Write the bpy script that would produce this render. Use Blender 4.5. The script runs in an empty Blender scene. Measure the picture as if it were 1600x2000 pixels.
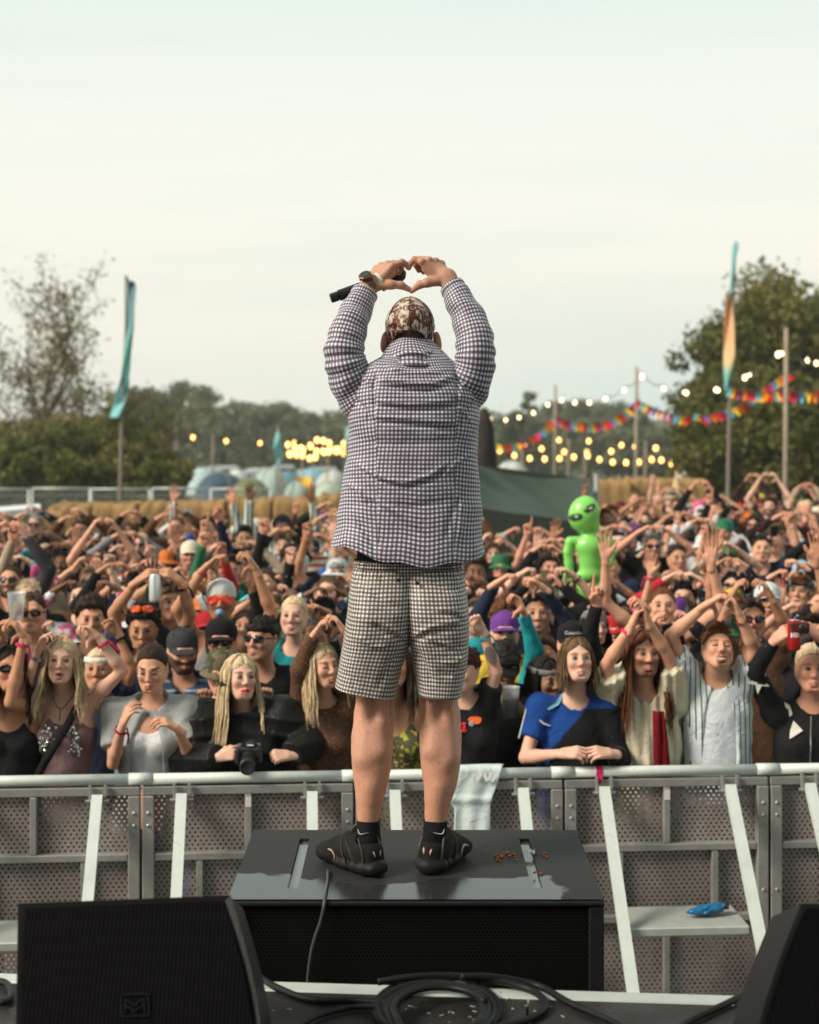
import bpy, math, random
import numpy as np
from mathutils import Matrix, Vector

# ------------------------------------------------------------------ camera, sky, sun, exposure
SC = bpy.context.scene
COL = SC.collection
F, YH, HC = 3200.0, 800.0, 2.97          # focal length and horizon row of the 1600x2000 photograph, eye height in metres
cam_d = bpy.data.cameras.new('camera')
cam = bpy.data.objects.new('camera', cam_d)
COL.objects.link(cam)
cam.location = (0, 0, HC)
cam.rotation_euler = (math.pi / 2, 0, 0)
cam_d.sensor_width = 36.0
cam_d.sensor_fit = 'AUTO'
cam_d.lens = 36.0 * F / 2000.0
cam_d.shift_y = -(1000.0 - YH) / 2000.0
cam_d.clip_start = 0.05
cam_d.clip_end = 3000
cam_d.dof.use_dof = True
cam_d.dof.focus_distance = 5.6
cam_d.dof.aperture_fstop = 2.95
SC.camera = cam

world = bpy.data.worlds.new('World')
SC.world = world
world.use_nodes = True
SUN_EL, SUN_AZ = math.radians(38), math.radians(-116)   # azimuth from +Y towards +X


def build_world():
 nt = world.node_tree
 nt.nodes.clear()
 N, L = nt.nodes.new, nt.links.new
 out = N('ShaderNodeOutputWorld')
 bg = N('ShaderNodeBackground')
 bg.inputs['Strength'].default_value = 0.1
 sky = N('ShaderNodeTexSky')
 sky.sky_type = 'NISHITA'
 sky.sun_disc = False
 sky.sun_elevation = SUN_EL
 sky.sun_rotation = SUN_AZ
 sky.air_density = 1.0
 sky.dust_density = 3.0
 tc = N('ShaderNodeTexCoord')
 sep = N('ShaderNodeSeparateXYZ')
 L(tc.outputs['Generated'], sep.inputs[0])
 # thin high overcast: creamy at the horizon, pale green-blue overhead, all round
 ramp = N('ShaderNodeValToRGB')
 L(sep.outputs['Z'], ramp.inputs[0])
 els = ramp.color_ramp.elements
 K = 1.0
 stops = [(0.0, (.83, .83, .735)), (0.05, (.905, .88, .77)), (0.13, (.90, .88, .785)), (0.20, (.82, .855, .775)),
    (0.26, (.70, .805, .735)), (0.45, (.47, .54, .50)), (1.0, (.36, .42, .39))]
 els[0].position, els[0].color = stops[0][0], (*stops[0][1], 1)
 els[1].position, els[1].color = stops[-1][0], (*stops[-1][1], 1)
 for p, c in stops[1:-1]:
  e = els.new(p)
  e.color = (*c, 1)
 # soft streaks of thicker blue-grey cloud
 mp = N('ShaderNodeMapping')
 mp.inputs['Scale'].default_value = (2.2, 2.2, 22)
 L(tc.outputs['Generated'], mp.inputs[0])
 nz = N('ShaderNodeTexNoise')
 nz.inputs['Scale'].default_value = 2.1
 nz.inputs['Detail'].default_value = 5
 L(mp.outputs[0], nz.inputs['Vector'])
 mr = N('ShaderNodeMapRange')
 mr.inputs['From Min'].default_value = .46
 mr.inputs['From Max'].default_value = .72
 mr.inputs['To Max'].default_value = .22
 L(nz.outputs['Fac'], mr.inputs['Value'])
 mx = N('ShaderNodeMix')
 mx.data_type = 'RGBA'
 mx.inputs[7].default_value = (.60, .735, .70, 1)
 L(mr.outputs[0], mx.inputs[0])
 # the low sky is warm on one side and cool grey-green on the other
 az = N('ShaderNodeMapRange')
 az.inputs['From Min'].default_value = -.06
 az.inputs['From Max'].default_value = .22
 az.inputs['To Max'].default_value = .75
 L(sep.outputs['X'], az.inputs['Value'])
 lo = N('ShaderNodeMapRange')
 lo.inputs['From Min'].default_value = .0
 lo.inputs['From Max'].default_value = .085
 lo.inputs['To Min'].default_value = 1
 lo.inputs['To Max'].default_value = 0
 L(sep.outputs['Z'], lo.inputs['Value'])
 pr = N('ShaderNodeMath')
 pr.operation = 'MULTIPLY'
 L(az.outputs[0], pr.inputs[0])
 L(lo.outputs[0], pr.inputs[1])
 cool = N('ShaderNodeMix')
 cool.data_type = 'RGBA'
 cool.inputs[7].default_value = (.56, .735, .70, 1)
 L(pr.outputs[0], cool.inputs[0])
 L(ramp.outputs[0], cool.inputs[6])
 L(cool.outputs[2], mx.inputs[6])
 sc = N('ShaderNodeVectorMath')
 sc.operation = 'SCALE'
 sc.inputs['Scale'].default_value = 12.0
 L(mx.outputs[2], sc.inputs[0])
 m2 = N('ShaderNodeMix')
 m2.data_type = 'RGBA'
 m2.inputs[0].default_value = .92
 L(sky.outputs[0], m2.inputs[6])
 L(sc.outputs[0], m2.inputs[7])
 L(m2.outputs[2], bg.inputs['Color'])
 L(bg.outputs[0], out.inputs['Surface'])


build_world()
sun_d = bpy.data.lights.new('sun', 'SUN')
sun_d.energy = 4.6
sun_d.angle = math.radians(22)
sun_d.color = (1.0, .90, .76)
sun = bpy.data.objects.new('sun', sun_d)
COL.objects.link(sun)
sdir = Vector((math.sin(SUN_AZ) * math.cos(SUN_EL), math.cos(SUN_AZ) * math.cos(SUN_EL), math.sin(SUN_EL)))
sun.rotation_euler = (-sdir).to_track_quat('-Z', 'Y').to_euler()
sun.location = (0, 0, 30)
vs = SC.view_settings
vs.view_transform = 'Standard'
vs.look = 'None'
vs.exposure = 0.0
vs.gamma = 1.0
vs.use_curve_mapping = False
SC.cycles.use_denoising = True
SC.cycles.max_bounces = 6
SC.cycles.diffuse_bounces = 2
SC.cycles.glossy_bounces = 3
SC.cycles.transmission_bounces = 5
SC.cycles.transparent_max_bounces = 8
SC.cycles.caustics_reflective = False
SC.cycles.caustics_refractive = False

R_ = random.Random(7)
NR = np.random.RandomState(11)


# ------------------------------------------------------------------ helpers
def P(px, py, d):
 """photo pixel + distance -> world point"""
 return np.array([(px - 800.0) * d / F, d, HC - (py - YH) * d / F])


def gz(y):
 return 0.0 if y < 22 else -0.03 * (y - 22)


def unit(v):
 v = np.asarray(v, float)
 return v / (np.linalg.norm(v) + 1e-12)


class MB:
 """collects geometry (mixed n-gons) for one mesh"""
 def __init__(s):
  s.v, s.f, s.m = [], [], []
  s.uv = {}
  s.n = 0

 def add(s, v, f, m=0):
  v = np.asarray(v, float).reshape(-1, 3)
  o = s.n
  s.v.append(v)
  s.n += len(v)
  for q in f:
   s.f.append([i + o for i in q])
   s.m.append(m)
  return o

 def box(s, c, size, rot=None, m=0, taper=1.0):
  x, y, z = np.asarray(size) / 2.0
  v = np.array([[sx * x * (taper if sz > 0 else 1), sy * y * (taper if sz > 0 else 1), sz * z] for sz in (-1, 1) for sy in (-1, 1) for sx in (-1, 1)])
  if rot is not None:
   v = v @ np.asarray(rot).T
  s.add(v + np.asarray(c), [[0, 2, 3, 1], [4, 5, 7, 6], [0, 1, 5, 4], [1, 3, 7, 5], [3, 2, 6, 7], [2, 0, 4, 6]], m)

 def bevel_box(s, c, size, b, rot=None, m=0):
  x, y, z = np.asarray(size) / 2.0
  ring = []
  for zz, k in ((-z, b), (-z + b, 0), (z - b, 0), (z, b)):
   X, Y = x - k, y - k
   e = min(b, X, Y)
   ring.append([[-X + e, -Y, zz], [X - e, -Y, zz], [X, -Y + e, zz], [X, Y - e, zz], [X - e, Y, zz], [-X + e, Y, zz], [-X, Y - e, zz], [-X, -Y + e, zz]])
  v = np.array(ring).reshape(-1, 3)
  if rot is not None:
   v = v @ np.asarray(rot).T
  f = [list(range(7, -1, -1)), list(range(24, 32))]
  for r in range(3):
   for i in range(8):
    j = (i + 1) % 8
    f.append([r * 8 + i, r * 8 + j, r * 8 + 8 + j, r * 8 + 8 + i])
  s.add(v + np.asarray(c), f, m)

 def bar(s, a, b, w, t, up=(0, 0, 1), m=0):
  """rectangular bar from a to b, w across, t along the up side"""
  a, b = np.asarray(a, float), np.asarray(b, float)
  d = unit(b - a)
  u = np.asarray(up, float)
  side = unit(np.cross(d, u))
  u = unit(np.cross(side, d))
  rot = np.stack([side, u, d], 1)
  s.box((a + b) / 2, (w, t, np.linalg.norm(b - a)), rot, m)

 def tube(s, pts, rad, n=8, m=0, cap=True, flat=1.0):
  pts = np.asarray(pts, float)
  k = len(pts)
  rad = np.broadcast_to(np.asarray(rad, float), (k,))
  tan = np.gradient(pts, axis=0)
  tan /= np.linalg.norm(tan, axis=1)[:, None] + 1e-12
  u = np.cross(tan[0], [0.13, 0.31, 1.0])
  if np.linalg.norm(u) < 1e-3:
   u = np.cross(tan[0], [1, 0, 0])
  u = unit(u)
  ang = np.linspace(0, 2 * math.pi, n, endpoint=False)
  V = []
  for i in range(k):
   u = unit(u - tan[i] * np.dot(u, tan[i]))
   w = np.cross(tan[i], u)
   V.append(pts[i] + rad[i] * (np.cos(ang)[:, None] * u + flat * np.sin(ang)[:, None] * w))
  f = []
  for i in range(k - 1):
   for j in range(n):
    q = (j + 1) % n
    f.append([i * n + j, i * n + q, i * n + n + q, i * n + n + j])
  if cap:
   f.append(list(range(n - 1, -1, -1)))
   f.append(list(range((k - 1) * n, k * n)))
  s.add(np.concatenate(V), f, m)

 def lathe(s, prof, c=(0, 0, 0), n=16, m=0, rot=None, sx=1.0, sy=1.0):
  """prof: (r, z) pairs bottom to top"""
  ang = np.linspace(0, 2 * math.pi, n, endpoint=False)
  V = []
  for r, z in prof:
   V.append(np.stack([r * sx * np.cos(ang), r * sy * np.sin(ang), np.full(n, z)], 1))
  v = np.concatenate(V)
  if rot is not None:
   v = v @ np.asarray(rot).T
  f = []
  k = len(prof)
  for i in range(k - 1):
   for j in range(n):
    q = (j + 1) % n
    f.append([i * n + j, i * n + q, i * n + n + q, i * n + n + j])
  f.append(list(range(n - 1, -1, -1)))
  f.append(list(range((k - 1) * n, k * n)))
  s.add(v + np.asarray(c), f, m)

 def grid(s, V, m=0, wrap=False):
  """V (rows, cols, 3)"""
  V = np.asarray(V, float)
  r, c = V.shape[:2]
  f = []
  for i in range(r - 1):
   for j in range(c if wrap else c - 1):
    q = (j + 1) % c
    f.append([i * c + j, i * c + q, i * c + c + q, i * c + c + j])
  s.add(V.reshape(-1, 3), f, m)

 def build(s, name, mats, parent=None, smooth=False, loc=None):
  me = bpy.data.meshes.new(name)
  v = np.concatenate(s.v) if s.v else np.zeros((0, 3))
  me.from_pydata(v.tolist(), [], s.f)
  mats = mats if isinstance(mats, (list, tuple)) else [mats]
  for mm in mats:
   me.materials.append(mm)
  if len(mats) > 1:
   me.polygons.foreach_set('material_index', s.m)
  if smooth:
   me.polygons.foreach_set('use_smooth', [True] * len(me.polygons))
  me.update()
  return link(name, me, parent, loc)


def link(name, me, parent=None, loc=None):
 o = bpy.data.objects.new(name, me)
 COL.objects.link(o)
 if parent is not None:
  o.parent = parent
 if loc is not None:
  o.location = loc
 return o


def empty(name, loc=(0, 0, 0), rz=0.0):
 o = bpy.data.objects.new(name, None)
 o.empty_display_size = .1
 COL.objects.link(o)
 o.location = loc
 o.rotation_euler = (0, 0, rz)
 return o


def tag(o, label=None, cat=None, group=None, kind=None):
 if label:
  o['label'] = label
 if cat:
  o['category'] = cat
 if group:
  o['group'] = group
 if kind:
  o['kind'] = kind
 return o


def np_mesh(name, v, quads, mats, smooth=True, col=None, uv=None, mat_idx=None):
 """fast mesh from numpy quads; col (n,4) point attribute 'feat'; uv (faces,4,2)"""
 me = bpy.data.meshes.new(name)
 n, k = len(v), len(quads)
 me.vertices.add(n)
 me.vertices.foreach_set('co', np.ascontiguousarray(v, np.float32).ravel())
 me.loops.add(k * 4)
 me.loops.foreach_set('vertex_index', np.ascontiguousarray(quads, np.int32).ravel())
 me.polygons.add(k)
 me.polygons.foreach_set('loop_start', np.arange(0, k * 4, 4, dtype=np.int32))
 if smooth:
  me.polygons.foreach_set('use_smooth', np.ones(k, bool))
 for mm in (mats if isinstance(mats, (list, tuple)) else [mats]):
  me.materials.append(mm)
 if mat_idx is not None:
  me.polygons.foreach_set('material_index', np.ascontiguousarray(mat_idx, np.int32))
 if col is not None:
  a = me.attributes.new('feat', 'FLOAT_COLOR', 'POINT')
  a.data.foreach_set('color', np.ascontiguousarray(col, np.float32).ravel())
 if uv is not None:
  l = me.uv_layers.new(name='UVMap')
  l.data.foreach_set('uv', np.ascontiguousarray(uv, np.float32).ravel())
 me.update(calc_edges=True)
 return me


# ------------------------------------------------------------------ materials
MATS = {}


def newmat(name):
 m = bpy.data.materials.new(name)
 m.use_nodes = True
 b = m.node_tree.nodes['Principled BSDF']
 return m, m.node_tree, b


def pmat(name, col, rough=.6, metal=0.0, var=.0, vscale=8.0, bump=0.0, bscale=60.0, spec=.5, emit=None, estr=0.0, trans=0.0, alpha=None, rvar=0.0, dirt=None, dscale=3.0, dfrom=.55, dto=.75):
 """painted / metal / plastic surface with colour variation, relief and optional dirt patches"""
 if name in MATS:
  return MATS[name]
 m, nt, b = newmat(name)
 N, L = nt.nodes.new, nt.links.new
 b.inputs['Base Color'].default_value = (*col, 1)
 b.inputs['Roughness'].default_value = rough
 b.inputs['Metallic'].default_value = metal
 b.inputs['Specular IOR Level'].default_value = spec
 if trans:
  b.inputs['Transmission Weight'].default_value = trans
 if emit is not None:
  b.inputs['Emission Color'].default_value = (*emit, 1)
  b.inputs['Emission Strength'].default_value = estr
 tc = N('ShaderNodeTexCoord')
 src = None
 if var > 0 or rvar > 0:
  nz = N('ShaderNodeTexNoise')
  nz.inputs['Scale'].default_value = vscale
  nz.inputs['Detail'].default_value = 6
  nz.inputs['Roughness'].default_value = .65
  L(tc.outputs['Object'], nz.inputs['Vector'])
  if var > 0:
   mr = N('ShaderNodeMapRange')
   mr.inputs['From Min'].default_value = .25
   mr.inputs['From Max'].default_value = .75
   mr.inputs['To Min'].default_value = 1 - var
   mr.inputs['To Max'].default_value = 1 + var
   L(nz.outputs['Fac'], mr.inputs['Value'])
   ml = N('ShaderNodeVectorMath')
   ml.operation = 'SCALE'
   ml.inputs[0].default_value = col
   L(mr.outputs[0], ml.inputs['Scale'])
   src = ml.outputs[0]
   L(src, b.inputs['Base Color'])
  if rvar > 0:
   m3 = N('ShaderNodeMapRange')
   m3.inputs['From Min'].default_value = .3
   m3.inputs['From Max'].default_value = .7
   m3.inputs['To Min'].default_value = max(0.02, rough - rvar)
   m3.inputs['To Max'].default_value = min(1, rough + rvar)
   L(nz.outputs['Fac'], m3.inputs['Value'])
   L(m3.outputs[0], b.inputs['Roughness'])
 if dirt is not None:
  dz = N('ShaderNodeTexNoise')
  dz.inputs['Scale'].default_value = dscale
  dz.inputs['Detail'].default_value = 8
  dz.inputs['Roughness'].default_value = .7
  L(tc.outputs['Object'], dz.inputs['Vector'])
  dr = N('ShaderNodeMapRange')
  dr.inputs['From Min'].default_value = dfrom
  dr.inputs['From Max'].default_value = dto
  L(dz.outputs['Fac'], dr.inputs['Value'])
  mx = N('ShaderNodeMix')
  mx.data_type = 'RGBA'
  L(dr.outputs[0], mx.inputs[0])
  if src is not None:
   L(src, mx.inputs[6])
  else:
   mx.inputs[6].default_value = (*col, 1)
  mx.inputs[7].default_value = (*dirt, 1)
  L(mx.outputs[2], b.inputs['Base Color'])
 if bump > 0:
  bz = N('ShaderNodeTexNoise')
  bz.inputs['Scale'].default_value = bscale
  bz.inputs['Detail'].default_value = 4
  L(tc.outputs['Object'], bz.inputs['Vector'])
  bp = N('ShaderNodeBump')
  bp.inputs['Strength'].default_value = bump
  bp.inputs['Distance'].default_value = .01
  L(bz.outputs['Fac'], bp.inputs['Height'])
  L(bp.outputs[0], b.inputs['Normal'])
 MATS[name] = m
 return m


def cloth(name, col, rough=.88, var=.12, stripe=None, spec=.12, sheen=.03, print_=None):
 """woven cloth: colour, small tone variation, fine weave relief; stripe = (axis, period, width, colour)"""
 if name in MATS:
  return MATS[name]
 m, nt, b = newmat(name)
 N, L = nt.nodes.new, nt.links.new
 b.inputs['Roughness'].default_value = rough
 b.inputs['Specular IOR Level'].default_value = spec
 b.inputs['Sheen Weight'].default_value = sheen
 tc = N('ShaderNodeTexCoord')
 nz = N('ShaderNodeTexNoise')
 nz.inputs['Scale'].default_value = 9
 nz.inputs['Detail'].default_value = 6
 L(tc.outputs['Object'], nz.inputs['Vector'])
 mr = N('ShaderNodeMapRange')
 mr.inputs['From Min'].default_value = .3
 mr.inputs['From Max'].default_value = .7
 mr.inputs['To Min'].default_value = 1 - var
 mr.inputs['To Max'].default_value = 1 + var
 L(nz.outputs['Fac'], mr.inputs['Value'])
 base = N('ShaderNodeRGB')
 base.outputs[0].default_value = (*col, 1)
 src = base.outputs[0]
 if stripe:
  axis, per, wid, c2 = stripe
  sp = N('ShaderNodeSeparateXYZ')
  L(tc.outputs['Object'], sp.inputs[0])
  d = N('ShaderNodeMath')
  d.operation = 'PINGPONG'
  d.inputs[1].default_value = per / 2
  L(sp.outputs[axis], d.inputs[0])
  lt = N('ShaderNodeMath')
  lt.operation = 'LESS_THAN'
  lt.inputs[1].default_value = wid / 2
  L(d.outputs[0], lt.inputs[0])
  mx = N('ShaderNodeMix')
  mx.data_type = 'RGBA'
  L(lt.outputs[0], mx.inputs[0])
  L(src, mx.inputs[6])
  mx.inputs[7].default_value = (*c2, 1)
  src = mx.outputs[2]
 if print_:
  sc_, c2, thr = print_
  vz = N('ShaderNodeTexNoise')
  vz.inputs['Scale'].default_value = sc_
  vz.inputs['Detail'].default_value = 2
  L(tc.outputs['Object'], vz.inputs['Vector'])
  gt = N('ShaderNodeMath')
  gt.operation = 'GREATER_THAN'
  gt.inputs[1].default_value = thr
  L(vz.outputs['Fac'], gt.inputs[0])
  mx = N('ShaderNodeMix')
  mx.data_type = 'RGBA'
  L(gt.outputs[0], mx.inputs[0])
  L(src, mx.inputs[6])
  mx.inputs[7].default_value = (*c2, 1)
  src = mx.outputs[2]
 ml = N('ShaderNodeVectorMath')
 ml.operation = 'SCALE'
 L(src, ml.inputs[0])
 L(mr.outputs[0], ml.inputs['Scale'])
 L(ml.outputs[0], b.inputs['Base Color'])
 bz = N('ShaderNodeTexNoise')
 bz.inputs['Scale'].default_value = 11
 bz.inputs['Detail'].default_value = 5
 bz.inputs['Distortion'].default_value = 1.6
 L(tc.outputs['Object'], bz.inputs['Vector'])
 bp = N('ShaderNodeBump')
 bp.inputs['Strength'].default_value = .5
 bp.inputs['Distance'].default_value = .02
 L(bz.outputs['Fac'], bp.inputs['Height'])
 L(bp.outputs[0], b.inputs['Normal'])
 MATS[name] = m
 return m


def skin(name, col, hairy=0.0):
 if name in MATS:
  return MATS[name]
 m, nt, b = newmat(name)
 N, L = nt.nodes.new, nt.links.new
 b.inputs['Roughness'].default_value = .5
 b.inputs['Subsurface Weight'].default_value = .22
 b.inputs['Subsurface Radius'].default_value = (1.0, .35, .2)
 b.inputs['Subsurface Scale'].default_value = .012
 b.inputs['Specular IOR Level'].default_value = .28
 at = N('ShaderNodeAttribute')
 at.attribute_name = 'feat'
 tc = N('ShaderNodeTexCoord')
 nz = N('ShaderNodeTexNoise')
 nz.inputs['Scale'].default_value = 14
 nz.inputs['Detail'].default_value = 7
 nz.inputs['Roughness'].default_value = .7
 L(tc.outputs['Object'], nz.inputs['Vector'])
 mx0 = N('ShaderNodeMix')
 mx0.data_type = 'RGBA'
 mx0.inputs[6].default_value = (col[0] * 1.03, col[1] * 1.03, col[2] * 1.03, 1)
 mx0.inputs[7].default_value = (col[0] * .97, col[1] * .89, col[2] * .87, 1)
 mr = N('ShaderNodeMapRange')
 mr.inputs['From Min'].default_value = .35
 mr.inputs['From Max'].default_value = .72
 L(nz.outputs['Fac'], mr.inputs['Value'])
 L(mr.outputs[0], mx0.inputs[0])
 src = mx0.outputs[2]
 if hairy > 0:
  mp = N('ShaderNodeMapping')
  mp.inputs['Scale'].default_value = (260, 260, 90)
  L(tc.outputs['Object'], mp.inputs[0])
  hz = N('ShaderNodeTexNoise')
  hz.inputs['Scale'].default_value = 1
  hz.inputs['Detail'].default_value = 2
  L(mp.outputs[0], hz.inputs['Vector'])
  hr = N('ShaderNodeMapRange')
  hr.inputs['From Min'].default_value = .56
  hr.inputs['From Max'].default_value = .72
  hr.inputs['To Max'].default_value = hairy
  L(hz.outputs['Fac'], hr.inputs['Value'])
  mh = N('ShaderNodeMix')
  mh.data_type = 'RGBA'
  mh.inputs[7].default_value = (.12, .06, .035, 1)
  L(hr.outputs[0], mh.inputs[0])
  L(src, mh.inputs[6])
  src = mh.outputs[2]
 mx = N('ShaderNodeMix')
 mx.data_type = 'RGBA'
 L(at.outputs['Alpha'], mx.inputs[0])
 L(src, mx.inputs[6])
 L(at.outputs['Color'], mx.inputs[7])
 L(mx.outputs[2], b.inputs['Base Color'])
 bz = N('ShaderNodeTexNoise')
 bz.inputs['Scale'].default_value = 120
 bz.inputs['Detail'].default_value = 3
 L(tc.outputs['Object'], bz.inputs['Vector'])
 bp = N('ShaderNodeBump')
 bp.inputs['Strength'].default_value = .12
 bp.inputs['Distance'].default_value = .004
 L(bz.outputs['Fac'], bp.inputs['Height'])
 L(bp.outputs[0], b.inputs['Normal'])
 MATS[name] = m
 return m


def hairmat(name, col, tip=None):
 if name in MATS:
  return MATS[name]
 m, nt, b = newmat(name)
 N, L = nt.nodes.new, nt.links.new
 b.inputs['Roughness'].default_value = .58
 b.inputs['Specular IOR Level'].default_value = .2
 tc = N('ShaderNodeTexCoord')
 mp = N('ShaderNodeMapping')
 mp.inputs['Scale'].default_value = (75, 75, 12)
 L(tc.outputs['Object'], mp.inputs[0])
 nz = N('ShaderNodeTexNoise')
 nz.inputs['Scale'].default_value = 1.6
 nz.inputs['Detail'].default_value = 5
 nz.inputs['Distortion'].default_value = .8
 L(mp.outputs[0], nz.inputs['Vector'])
 mx = N('ShaderNodeMix')
 mx.data_type = 'RGBA'
 t = tip or tuple(min(1, c * 1.7 + .01) for c in col)
 mx.inputs[6].default_value = (*[c * .6 for c in col], 1)
 mx.inputs[7].default_value = (*t, 1)
 mr = N('ShaderNodeMapRange')
 mr.inputs['From Min'].default_value = .32
 mr.inputs['From Max'].default_value = .68
 L(nz.outputs['Fac'], mr.inputs['Value'])
 L(mr.outputs[0], mx.inputs[0])
 L(mx.outputs[2], b.inputs['Base Color'])
 bp = N('ShaderNodeBump')
 bp.inputs['Strength'].default_value = .7
 bp.inputs['Distance'].default_value = .01
 L(nz.outputs['Fac'], bp.inputs['Height'])
 L(bp.outputs[0], b.inputs['Normal'])
 MATS[name] = m
 return m


def leafmat(name, c1, c2, scale=.6):
 if name in MATS:
  return MATS[name]
 m, nt, b = newmat(name)
 N, L = nt.nodes.new, nt.links.new
 b.inputs['Roughness'].default_value = .6
 b.inputs['Specular IOR Level'].default_value = .25
 tc = N('ShaderNodeTexCoord')
 nz = N('ShaderNodeTexNoise')
 nz.inputs['Scale'].default_value = scale
 nz.inputs['Detail'].default_value = 8
 nz.inputs['Roughness'].default_value = .75
 L(tc.outputs['Object'], nz.inputs['Vector'])
 mr = N('ShaderNodeMapRange')
 mr.inputs['From Min'].default_value = .33
 mr.inputs['From Max'].default_value = .67
 L(nz.outputs['Fac'], mr.inputs['Value'])
 mx = N('ShaderNodeMix')
 mx.data_type = 'RGBA'
 mx.inputs[6].default_value = (*c1, 1)
 mx.inputs[7].default_value = (*c2, 1)
 L(mr.outputs[0], mx.inputs[0])
 L(mx.outputs[2], b.inputs['Base Color'])
 out = nt.nodes['Material Output']
 tr = N('ShaderNodeBsdfTranslucent')
 L(mx.outputs[2], tr.inputs['Color'])
 ms = N('ShaderNodeMixShader')
 ms.inputs[0].default_value = .3
 L(b.outputs[0], ms.inputs[1])
 L(tr.outputs[0], ms.inputs[2])
 L(ms.outputs[0], out.inputs['Surface'])
 MATS[name] = m
 return m


# ------------------------------------------------------------------ signed distance modelling
def snoise(X, Y, Z, f, seed, n=6, aniso=(1, 1, 1)):
 r = np.random.RandomState(seed)
 out = 0
 for i in range(n):
  d = r.randn(3)
  d = d / np.linalg.norm(d) * f * (0.6 + 0.9 * r.rand()) * np.asarray(aniso)
  out = out + np.sin(X * d[0] + Y * d[1] + Z * d[2] + r.rand() * 6.28)
 return out / n * 1.6


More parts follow.
